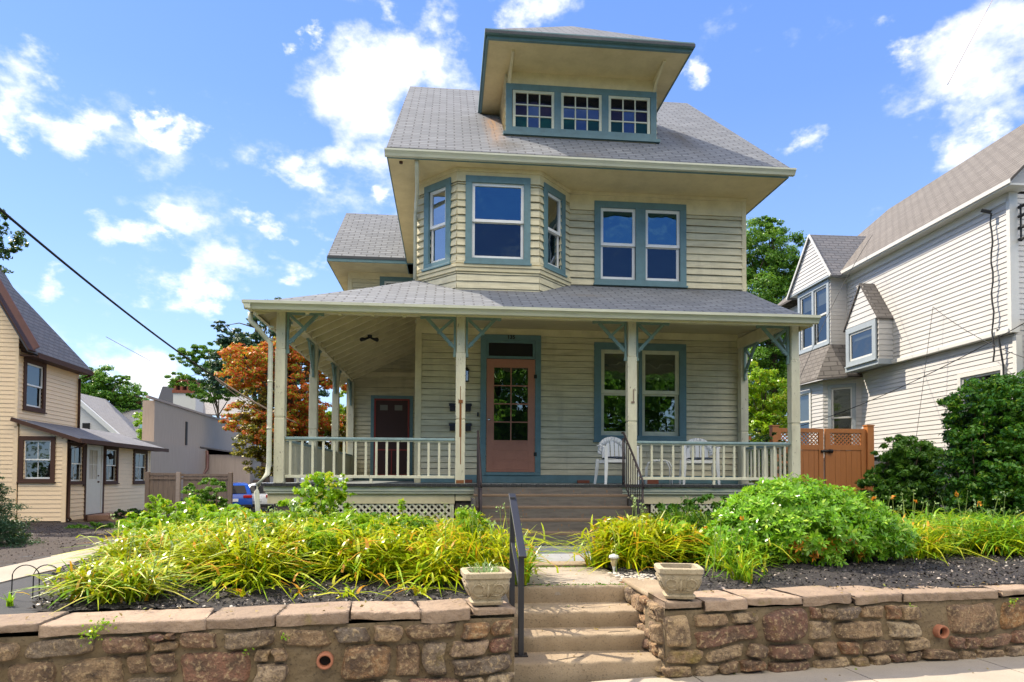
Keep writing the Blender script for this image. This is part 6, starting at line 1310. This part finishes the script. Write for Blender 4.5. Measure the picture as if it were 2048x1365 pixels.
# big rounded glossy shrub: whorls of leaves over a dome
def whorls(blobs, n, size, k=6):
    vol = np.array([b[3]*b[4]+b[3]*b[5] for b in blobs]); vol = vol/vol.sum(); Cs = []; Ds = []
    for b, w in zip(blobs, vol):
        q = int(n*w); d = unit(rng.normal(size=(q, 3))); d = d[d[:, 2] > -.75]; r = rng.uniform(.86, 1.05, len(d))[:, None]; r = np.where(rng.random((len(d), 1)) < .3, r*rng.uniform(.75, .95, (len(d), 1)), r)
        bump_ = 1+.07*np.sin(d[:, 0:1]*9+d[:, 2:3]*7)+.05*np.sin(d[:, 1:2]*15+d[:, 0:1]*4); Cs.append(np.array(b[:3])+d*np.array(b[3:6])*r*bump_); Ds.append(d)
    C = np.concatenate(Cs); D_ = unit(np.concatenate(Ds)+np.array([0, 0, .35])+rng.normal(size=C.shape)*.25); n = len(C)
    kp = (np.sin(C[:, 0]*9.5+1)*np.sin(C[:, 1]*12)*np.cos(C[:, 2]*13+2) < .30) | (rng.random(n) < .15); C = C[kp]; D_ = D_[kp]; n = len(C)
    a = unit(np.cross(D_, rng.normal(size=(n, 3)))); b_ = np.cross(D_, a); Vs = []; Ts = []; tw = np.clip(rng.random(n)*.6+.4*(.5+.5*np.sin(C[:, 0]*5+C[:, 2]*7)), 0, 1)
    for i in range(k):
        th = 2*np.pi*i/k+rng.uniform(-.3, .3, n); out = a*np.cos(th)[:, None]+b_*np.sin(th)[:, None]; el = rng.uniform(.25, 1.0, n)[:, None]; dr = unit(out+D_*el); s = np.cross(dr, D_); s = unit(s); L = (size*rng.uniform(.6, 1.25, n))[:, None]; w = L*.16
        P0 = C; P1 = C+dr*L*.55-s*w; P2 = C+dr*L-D_*L*.12; P3 = C+dr*L*.55+s*w; Vs.append(np.stack([P0, P1, P2, P3], 1)); Ts.append(np.stack([np.clip(tw*.6+rng.uniform(0, .4, n), 0, 1), rng.random(n)], 1))
    V = np.concatenate(Vs).reshape(-1, 3); return V, np.arange(len(V)).reshape(-1, 4), np.concatenate(Ts)
bs = Vector((6.2, -3.75, -.78))
t = thing('round_shrub', bs, 'large rounded glossy bright green shrub in the right bed', 'shrub')
BB = [(6.05, -3.7, -.30, .66, .58, .38), (6.5, -3.75, -.36, .48, .52, .36), (5.72, -3.7, -.38, .42, .50, .30), (6.72, -3.9, -.46, .40, .42, .26), (5.45, -3.75, -.50, .30, .38, .20), (6.15, -3.95, -.44, .60, .5, .32), (6.25, -3.6, -.16, .30, .3, .22), (5.85, -3.8, -.22, .28, .3, .2), (6.95, -3.95, -.50, .22, .25, .18)]
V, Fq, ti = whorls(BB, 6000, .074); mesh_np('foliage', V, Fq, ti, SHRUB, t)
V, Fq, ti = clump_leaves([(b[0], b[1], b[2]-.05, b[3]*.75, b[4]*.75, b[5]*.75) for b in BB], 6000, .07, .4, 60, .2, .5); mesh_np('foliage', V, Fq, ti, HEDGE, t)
V, Fq, ti = whorls([(5.98, -4.22, -.56, .25, .1, .12), (6.3, -4.2, -.58, .2, .1, .1)], 110, .07); mesh_np('dead_leaves', V, Fq, ti, ORANGE, t)
m = MB()
for i in range(46):
    a = random.uniform(0, 6.28); e = Vector((bs.x+.75*math.cos(a)*random.uniform(.4, 1), bs.y+.55*math.sin(a)*random.uniform(.4, 1), random.uniform(-.62, -.25))); s = bs+Vector((random.uniform(-.3, .3), random.uniform(-.2, .2), -.02)); m.tube([s, s.lerp(e, .5)+Vector((0, 0, -.05)), e], [.012, .009, .004], 5)
m.build('stems', 'twig', t, smooth=True)
def clumpthing(name, label, base, spots, nper, hgt, width, lean, mat, cat='plant', group=None, spread=.16, kind=None, extra=None, flowers=0, stalks=0, tangle=1.1):
    t = thing(name, base, label, cat, group)
    if kind: t['kind'] = kind
    b = []
    hs_ = []
    for (x, y, z, s) in spots: k = int(nper*s); hs_.append(np.full(k, .55+.5*s)); b.append(np.stack([rng.normal(x, spread*s*.5, k), rng.normal(y, spread*s*.5, k), np.full(k, z)], 1))
    b = np.concatenate(b); hs_ = np.concatenate(hs_); V, Fq, ti = blades(b, hgt*hs_, width, lean); o = mesh_np('leaves', V, Fq, ti, mat, t)
    if tangle:
        k = int(len(b)*tangle); bb = b[rng.integers(0, len(b), k)]+rng.normal(size=(k, 3))*np.array([.12, .12, 0]); bb[:, 2] += hgt*rng.uniform(.05, .82, k)*rng.choice(hs_, k); V, Fq, ti = blades(bb, hgt*.42, width*1.0, 2.0, 3); mesh_np('leaves', V, Fq, ti, mat, t)
    if extra: b2 = b[rng.random(len(b)) < extra[0]]; V, Fq, ti = blades(b2, hgt*extra[2], width*1.3, lean*1.1); mesh_np('leaves', V, Fq, ti, extra[1], t)
    if stalks or flowers:
        m = MB(); heads = []
        for i in range(stalks+flowers):
            x, y, z, s = random.choice(spots); p0 = Vector((x+random.gauss(0, .08), y+random.gauss(0, .08), z)); hh = hgt*random.uniform(1.05, 1.6); e = p0+Vector((random.uniform(-.15, .15), random.uniform(-.15, .15), hh)); m.tube([p0, p0.lerp(e, .5)+Vector((.02, 0, 0)), e], [.004, .0035, .0025], 5); heads.append(e)
        m.build('flower_stalks', 'stalk', t)
        if flowers:
            Vv = []; cnt = 0
            C = np.array([tuple(h) for h in heads[:flowers]]); C = np.repeat(C, 7, 0)+rng.normal(size=(flowers*7, 3))*.012; V, Fq = leaf_quads(C, unit(rng.normal(size=C.shape)), .042, .5); mesh_np('flowers', V, Fq, np.stack([rng.random(len(C)), rng.random(len(C))], 1), ORANGE, t)
        C = np.array([tuple(h) for h in heads[flowers:]]) if stalks else None
        if stalks: C = np.repeat(C, 5, 0)+rng.normal(size=(stalks*5, 3))*.015; V, Fq = leaf_quads(C, unit(rng.normal(size=C.shape)), .03, .6); mesh_np('seed_heads', V, Fq, np.stack([rng.random(len(C)), rng.random(len(C))], 1), ROOTPALE, t)
    return t
M_['stalk'] = simple('green_stalk', (.20, .28, .06), .6)
def scatter(x0, x1, yf, n, zf=zbL, seed=1, smin=.45, smax=1.5):
    R = random.Random(seed); out = []
    for i in range(n):
        x = R.uniform(x0, x1); a, b = yf(x); y = R.uniform(a, b); out.append((x, y, zf(x, y), R.uniform(smin, smax)))
    return out
# main yellow-green daylily mass on the left bed (one tangle)
def edgeL(x): return (-4.72+.22*math.sin(x*3.1+.5)-.05*x+(.35 if x < .75 else 0)+.18*math.sin(x*7.3), -2.0)
sp = scatter(.15, 2.75, edgeL, 85, seed=3, smin=.35, smax=1.6)
clumpthing('daylily_bed', 'dense tangle of yellow-green daylily leaves filling the left bed', (1.3, -3.8, -.82), sp, 52, .36, .024, 1.4, LILY, 'daylilies', None, .13, 'stuff', (.45, LILY2, .9), 0, 60, 1.5)
sp = scatter(-.75, .35, lambda x: (-3.7, -2.3), 22, seed=8, smin=.4, smax=1.5); clumpthing('daylily_clump', 'yellowish daylily clump sprawling behind the wire hoops, left end of the bed', (-.2, -3.0, -.83), sp, 48, .32, .022, 1.4, LILY, 'daylilies', None, .14, None, (.5, LILY2, .9), 0, 14, 1.3)
sp = scatter(-.22, .22, lambda x: (-5.15, -4.6), 10, seed=9, smin=.5, smax=1.2); clumpthing('daylily_clump', 'small yellow-green clump at the left corner of the stone wall', (0, -4.9, -.83), sp, 52, .30, .020, 1.2, LILY, 'daylilies', None, .13, None, (.6, LILY2, 1.0), 0, 8, 1.0)
sp = [(.95, -5.02, -.83, .5), (1.75, -5.08, -.83, .55), (2.3, -5.0, -.83, .6), (1.35, -4.95, -.83, .45)]; clumpthing('daylily_clump', 'few low yellow leaves lying on the mulch along the left wall', (1.6, -5.0, -.83), sp, 26, .22, .02, 1.6, LILY, 'daylilies', None, .10, None, None, 0, 0, .5)
q = at(990, 1110, 6.0); sp = [(q.x+random.uniform(-.28, .20), q.y+random.uniform(-.25, .5), -.81, random.uniform(.5, 1.4)) for _ in range(12)]
clumpthing('daylily_clump', 'taller daylily clump with upright stalks beside the black handrail', (q.x, q.y, -.82), sp, 42, .42, .018, .9, LILY, 'daylilies', None, .13, None, (.6, LILY2, .9), 0, 16)
for (bx_, by_, bz_, r_, n_, mt_, lab) in ((.35, -2.6, -.50, .30, 900, LIGHTG, 'broad lime-leaved plant at the back left of the daylilies'), (.95, -3.0, -.55, .26, 700, LIGHTG, 'broad lime-leaved plant among the daylilies below the potted rose'), (-.35, -3.3, -.58, .26, 650, LIGHTG, 'low broad-leaved plant at the left end of the bed'), (4.75, -3.45, -.52, .26, 900, LIGHTG, 'broad yellow-green leafy mound between the path clump and the hosta'), (.75, -3.9, -.60, .24, 650, LIGHTG, 'broad lime-leaved plant near the front left of the daylilies'), (1.45, -3.5, -.55, .22, 560, LIGHTG, 'broad lime-leaved plant in the middle of the daylilies'), (-.05, -2.5, -.48, .30, 900, LIGHTG, 'tall lime-leaved plant behind the left end of the daylilies'), (2.25, -3.2, -.56, .22, 520, MIDG, 'darker green broad-leaved plant near the stairs side of the bed'), (1.6, -2.3, -.52, .28, 700, MIDG, 'mid-green plant in front of the porch lattice')):
    t = thing('leafy_plant', (bx_, by_, -.83), lab, 'plant'); V, Fq, ti = clump_leaves([(bx_, by_, bz_, r_*1.2, r_, r_*.65), (bx_+r_*.7, by_, bz_-.06, r_*.8, r_*.7, r_*.5)], n_, .075, .6, 26, .3, .3); mesh_np('foliage', V, Fq, ti, mt_, t); m = MB()
    for q in range(6): m.tube([(bx_+random.uniform(-.05, .05), by_, -.83), (bx_+random.uniform(-r_, r_), by_+random.uniform(-.1, .1), bz_+r_*.4)], [.006, .002], 5)
    m.build('stems', 'stalk', t)
# leafy fresh-green shrub at the back left of the bed
t = shrub('leafy_shrub', 'fresh green leafy rose shrub rising behind the daylilies on the left', (-.75, -.9, -.85), [(-.6, -2.0, -.40, .38, .3, .22), (-.25, -1.9, -.42, .38, .3, .2), (-.95, -2.2, -.55, .3, .3, .22), (-.95, -1.9, -.25, .12, .12, .14), (.1, -2.1, -.5, .3, .3, .2), (-.6, -2.7, -.55, .45, .3, .2)], 5200, .072, LIGHTG, aspect=.6, sub=40, subr=.22)
p = at(412, 985, 11.6); shrub('dark_round_bush', 'dark green rounded bush in front of the brown fence', (p.x, p.y, -.95), [(p.x, p.y, p.z-.02, .36, .3, .26), (p.x-.05, p.y, p.z-.3, .40, .35, .3)], 3400, .07, MIDG, aspect=.6)
# potted rose left of the stairs
t = thing('plant_pot', (1.05, -1.9, -.82), 'grey-blue round pot holding a leafy rose before the porch', 'pot'); pc = at(648, 1040, 8.1)
t.location = (pc.x, pc.y, -.8); OFF[t.name] = Vector(t.location)
m = MB(); m.lathe([(.13, -.8), (.19, -.44), (.215, -.43), (.215, -.40), (.195, -.40), (.18, -.46)], (pc.x, pc.y, 0), 24); m.build('pot', 'potc', t, smooth=True) if 'potc' in M_ else m.build('pot', 'gtrim', t, smooth=True)
t = thing('potted_rose', (pc.x, pc.y, -.45), 'leafy pale-green rose growing in the round pot', 'plant')
V, Fq, ti = clump_leaves([(pc.x-.05, pc.y, -.12, .34, .25, .20), (pc.x-.25, pc.y-.1, -.32, .28, .25, .2), (pc.x+.05, pc.y, .06, .26, .2, .09), (pc.x+.15, pc.y, -.22, .22, .2, .18)], 950, .085, .62, 40, .2, .3); mesh_np('foliage', V, Fq, ti, LIGHTG, t); V, Fq, ti = clump_leaves([(pc.x-.28, pc.y-.15, -.42, .26, .22, .26)], 330, .075, .62, 20, .25, .3); mesh_np('foliage', V, Fq, ti, ROOTPALE, t)
m = MB()
for i in range(9): e = Vector((pc.x+random.uniform(-.4, .3), pc.y+random.uniform(-.2, .2), random.uniform(-.2, .12))); m.tube([(pc.x, pc.y, -.47), Vector((pc.x, pc.y, -.47)).lerp(e, .5)+Vector((0, 0, .06)), e], [.007, .005, .002], 5)
m.build('stems', 'stalk', t)
# tall single sprouts in the daylilies
for (px_, py_, hh, lab) in ((805, 1075, .50, 'broad-leaved green sprout standing above the middle of the daylilies'),):
    p = at(px_, py_, 6.9); t = thing('sprout', (p.x, p.y, -.8), lab, 'plant'); V, Fq, ti = clump_leaves([(p.x, p.y, -.46, .16, .12, .16), (p.x-.02, p.y, -.22, .05, .05, .10), (p.x+.2, p.y, -.55, .18, .1, .12)], 230, .09, .5, 14, .3); mesh_np('foliage', V, Fq, ti, LIGHTG, t); m = MB(); m.tube([(p.x, p.y, -.82), (p.x, p.y, -.15)], .006, 5); m.build('stems', 'stalk', t)
# right of the path
sp = [(4.42+random.gauss(0, .16), -3.55+random.gauss(0, .2), -.81, random.uniform(.6, 1.1)) for _ in range(16)]
clumpthing('daylily_clump', 'yellow-green clump right of the path behind the solar light', (4.42, -3.55, -.82), sp, 46, .46, .020, .95, LILY, 'daylilies', None, .15, None, (.3, LILY2, .9), 0, 10)
sp = [(4.98+random.gauss(0, .13), -3.4+random.gauss(0, .15), -.81, random.uniform(.7, 1.1)) for _ in range(12)]
clumpthing('hosta', 'broad-leaved yellow-green hosta right of the daylily clump', (4.98, -3.4, -.82), sp, 24, .40, .06, .8, HOSTA_ if 'HOSTA_' in globals() else LILY, 'plant', None, .15)
t = shrub('leafy_shrub', 'dark green leafy plants in the shade right of the stairs', (5.9, -1.1, -.85), [(5.6, -1.3, -.5, .38, .35, .28), (6.2, -1.2, -.45, .5, .4, .3), (6.9, -1.1, -.5, .5, .4, .28), (5.5, -2.0, -.6, .4, .4, .22), (6.1, -2.3, -.62, .5, .4, .22)], 4200, .085, MIDG, aspect=.45)
sp = [(5.45+random.uniform(-.15, .5), -1.9+random.uniform(-.3, .3), -.82, 1) for _ in range(7)]; clumpthing('daylily_clump', 'dark green arching clump beside the right stair rail', (5.6, -1.9, -.82), sp, 40, .50, .018, .8, LILY2, 'daylilies', None, .15, None, None, 0, 4)
sp = [(5.28+random.uniform(-.22, .22), -4.0+random.uniform(-.3, .3), -.8, 1) for _ in range(7)]+[(5.12, -4.7, -.81, .5), (5.06, -4.62, -.81, .5)]
clumpthing('daylily_clump', 'thin yellowing clump between the right planter and the round shrub', (5.25, -4.2, -.81), sp, 36, .34, .016, .7, LILY2, 'daylilies', None, .15, None, (.6, LILY, .8), 2, 9)
sp = [(7.35+random.uniform(-.28, .3), -3.2+random.uniform(-.4, .4), -.74, 1) for _ in range(14)]; clumpthing('daylily_clump', 'orange-flowered daylily clump right of the round shrub', (7.35, -3.2, -.76), sp, 45, .40, .017, 1.3, LILY, 'daylilies', None, .2, None, (.7, LILY2, .9), 7, 14)
sp = [(8.45+random.uniform(-.5, .7), -3.1+random.uniform(-.5, .5), -.70, 1) for _ in range(22)]; clumpthing('daylily_clump', 'bright green daylily clump at the right edge of the bed', (8.5, -3.1, -.72), sp, 45, .42, .017, 1.3, LILY2, 'daylilies', None, .2, None, (.8, LILY, .9), 2, 22)
# tall hedge and dark rhododendron on the right
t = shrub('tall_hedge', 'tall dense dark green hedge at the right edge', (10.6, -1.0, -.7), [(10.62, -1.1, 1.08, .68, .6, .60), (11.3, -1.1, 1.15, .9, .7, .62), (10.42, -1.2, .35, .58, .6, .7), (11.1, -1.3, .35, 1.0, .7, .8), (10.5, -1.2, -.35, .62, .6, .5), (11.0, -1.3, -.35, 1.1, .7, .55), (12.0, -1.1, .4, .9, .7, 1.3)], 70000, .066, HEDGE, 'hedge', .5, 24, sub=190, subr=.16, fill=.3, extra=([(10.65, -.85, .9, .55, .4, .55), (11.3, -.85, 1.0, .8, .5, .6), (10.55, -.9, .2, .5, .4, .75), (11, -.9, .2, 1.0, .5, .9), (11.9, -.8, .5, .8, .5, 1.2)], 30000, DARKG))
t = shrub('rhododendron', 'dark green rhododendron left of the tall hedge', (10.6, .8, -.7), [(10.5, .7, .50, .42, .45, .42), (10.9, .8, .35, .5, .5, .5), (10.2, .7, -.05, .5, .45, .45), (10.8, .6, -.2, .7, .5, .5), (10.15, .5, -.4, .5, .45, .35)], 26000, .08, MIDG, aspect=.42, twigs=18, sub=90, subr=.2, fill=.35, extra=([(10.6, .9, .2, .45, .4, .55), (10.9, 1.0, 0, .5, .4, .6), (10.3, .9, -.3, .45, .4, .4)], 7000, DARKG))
p = at(1520, 885, 16.5); shrub('dark_round_bush', 'dark bush against the tan fence behind the porch', (p.x, p.y, -.6), [(p.x, p.y, p.z-.1, .6, .4, .4), (p.x+.2, p.y, p.z-.6, .7, .5, .5)], 2600, .1, DARKG)
# at the left neighbour
p = at(5, 1050, 9.6); t = thing('spruce', (p.x-.35, p.y, -1), 'small blue-green spruce cut by the left edge', 'conifer')
bl = [(p.x-.30, p.y, -.9+.16*k, .80-.088*k, .7-.08*k, .14) for k in range(8)]; V, Fq, ti = clump_leaves(bl, 26000, .045, .25, 60, .3, .4, .6); mesh_np('crown', V, Fq, ti, BLUEG, t); m = MB(); m.tube([(p.x-.35, p.y, -1), (p.x-.35, p.y, .4)], [.05, .01], 7); m.build('trunk', 'bark', t)
for i, (x_, y_, d_, s_, lab, mt) in enumerate(((200, 1062, 15.0, .34, 'spreading fern by the brick steps of the tan house', MIDG), (258, 1030, 19.5, .34, 'small dark bush under the tan house siding', DARKG), (295, 1030, 20.5, .30, 'second small dark bush nearer the brown fence', DARKG), (150, 1058, 15.0, .16, 'low green sprig left of the fern', MIDG), (33, 1078, 11, .10, 'tiny green sprout in the brown mulch', LIGHTG))):
    p = at(x_, y_, d_); shrub('fern' if 'fern' in lab else 'small_bush', lab, (p.x, p.y, p.z-s_*.5), [(p.x, p.y, p.z, s_*1.3, s_, s_*.55)], int(1500*s_/.34), .09, mt, 'fern' if 'fern' in lab else 'bush', twigs=5)
p = gz(22, 1213, -.893); t = thing('sprout', (p.x, p.y, -.893), 'single bright green sprout on the driveway edge left of the wire hoop', 'plant'); V, Fq, ti = blades(np.array([[p.x+random.uniform(-.02, .02), p.y, -.893] for _ in range(9)]), .13, .024, .7); mesh_np('leaves', V, Fq, ti, LIGHTG, t)
# sprouts in the left planter, dry straw, weeds on the wall
p = WP(-1.295, -.13, ZT+.19); t = thing('sprout', tuple(p), 'thin pale sprouts in the left planter', 'plant'); V, Fq, ti = blades(np.array([[p.x+random.uniform(-.09, .09), p.y+random.uniform(-.09, .09), p.z] for _ in range(60)]), .11, .012, .7); mesh_np('leaves', V, Fq, ti, ROOTPALE, t)
m = MB()
for i in range(110):
    c = gz(255+random.gauss(0, 22), 1170+random.gauss(0, 9), -.80); a = random.uniform(-.6, .6)+.5; l = random.uniform(.05, .16); m.tube([c+Vector((0, 0, random.uniform(0, .03))), c+Vector((l*math.cos(a)*.6, l*math.sin(a)*.5, random.uniform(-.0, .05)))], .004, 4)
tag(m.build('dry_straw', 'straw', None), kind='stuff')
V = []; 
for (u, o_, z, n_, r_) in ((-3.68, .02, -.80, 60, .03), (-3.72, .05, -.845, 80, .035), (-.28+.1, .06, -1.33, 0, .02), (2.05, .05, -.90, 25, .02), (3.0, .05, -.885, 30, .022), (-2.62, .05, -.92, 12, .015), (-2.85, .05, -1.0, 12, .02)):
    for _ in range(n_): w = WP(u+random.gauss(0, r_), o_+abs(random.gauss(0, r_*.5)), z+random.gauss(0, r_*.7)); V.append(tuple(w))
C = np.array(V); V, Fq = leaf_quads(C, unit(rng.normal(size=C.shape)), .02, .7); tag(mesh_np('wall_weeds', V, Fq, np.stack([rng.random(len(C)), rng.random(len(C))], 1), LIGHTG), kind='stuff')

# fallen leaves on path, steps, wall tops and pavement
C = []
for _ in range(70): C.append((random.uniform(3.0, 4.1), random.uniform(-4.6, -1.3), -.80+.004))
for k, (yf_, z_) in enumerate(zip(fronts, zs)):
    for _ in range(9): C.append((random.uniform(2.98, 4.05), yf_+random.uniform(.12, .24), z_+.008))
for _ in range(60): q = WP(random.uniform(-3, 5), random.uniform(.02, .5), -1.328); C.append(tuple(q))
for _ in range(90): q = WP(random.choice([random.uniform(-4.5, -1.2), random.uniform(.1, 4.5)]), random.uniform(-.34, -.02), ZT+.012); C.append(tuple(q))
C = np.array(C); V, Fq = leaf_quads(C, unit(rng.normal(size=C.shape)*.3+np.array([0, 0, 1.])), .028, .6)
LITTER = leafmat('fallen_leaf', (.16, .09, .03), (.38, .28, .08), (.20, .26, .04), .1, .7)
tag(mesh_np('leaf_litter', V, Fq, np.stack([rng.random(len(C)), rng.random(len(C))], 1), LITTER), kind='stuff')
# cracks in the treads and moss between path slabs
m = MB()
for (x0, y0, z, L) in ((3.3, -5.50, zs[0], .22), (3.75, -5.22, zs[1], .18), (3.2, -4.60, zs[3], .35)):
    p = Vector((x0, y0, z+.0055)); pts = [p]
    for i in range(6): p = p+Vector((L/6, random.uniform(.0, .03), 0)); pts.append(p)
    m.tube(pts, .0022, 4)
m.build('crack', 'fledge', ST2)
V = np.array([(random.uniform(3.02, 4.1), -3.45+random.gauss(0, .012), -.822) for _ in range(260)]+[(random.uniform(3.0, 4.05), -4.62+random.gauss(0, .02), -.818) for _ in range(150)])
Vq, Fq = leaf_quads(V, unit(rng.normal(size=V.shape)+np.array([0, 0, .8])), .022, .5); tag(mesh_np('moss', Vq, Fq, np.stack([rng.random(len(V)), rng.random(len(V))], 1), MIDG), kind='stuff')

# broader mixed foliage that breaks up the strap leaves
def overlay(name, label, blobs, n, size, aspect, mat, base):
    t = thing(name, base, label, 'plant'); V, Fq, ti = clump_leaves(blobs, n, size, aspect, 60, .28, .4); mesh_np('foliage', V, Fq, ti, mat, t); m = MB()
    for b in blobs:
        for q in range(3): m.tube([(b[0]+random.uniform(-.05, .05), b[1], base[2]), (b[0]+random.uniform(-.1, .1), b[1], b[2]+b[5]*.5)], [.005, .002], 5)
    m.build('stems', 'stalk', t); return t
overlay('leafy_mound', 'rounded yellow-green leafy mound just right of the path', [(4.40, -3.5, -.50, .34, .3, .22), (4.62, -3.35, -.48, .3, .28, .2), (4.25, -3.65, -.60, .2, .2, .15)], 2600, .11, .28, LILY, (4.4, -3.5, -.82))
for i, (x0, x1, lab) in enumerate(((.2, 1.0, 'tangled narrow green leaves over the left third of the daylily bed'), (1.0, 1.9, 'tangled narrow green leaves over the middle of the daylily bed'), (1.9, 2.8, 'tangled narrow green leaves over the right third of the daylily bed'))):
    R = random.Random(60+i); bl = [(R.uniform(x0, x1), R.uniform(-4.4, -2.3), -.47+R.uniform(-.08, .13), R.uniform(.12, .24), R.uniform(.12, .22), R.uniform(.08, .15)) for _ in range(10)]
    overlay('leafy_plant', lab, bl, 2300, .10, .26, (LILY2, LIGHTG, LILY2)[i], ((x0+x1)/2, -3.4, -.82))
overlay('leafy_plant', 'dark green weeds growing up against the left porch lattice', [(.7, -.6, -.62, .35, .2, .16), (1.3, -.55, -.60, .4, .2, .16), (2.0, -.6, -.62, .35, .2, .15)], 2600, .075, .5, MIDG, (1.3, -.6, -.86))
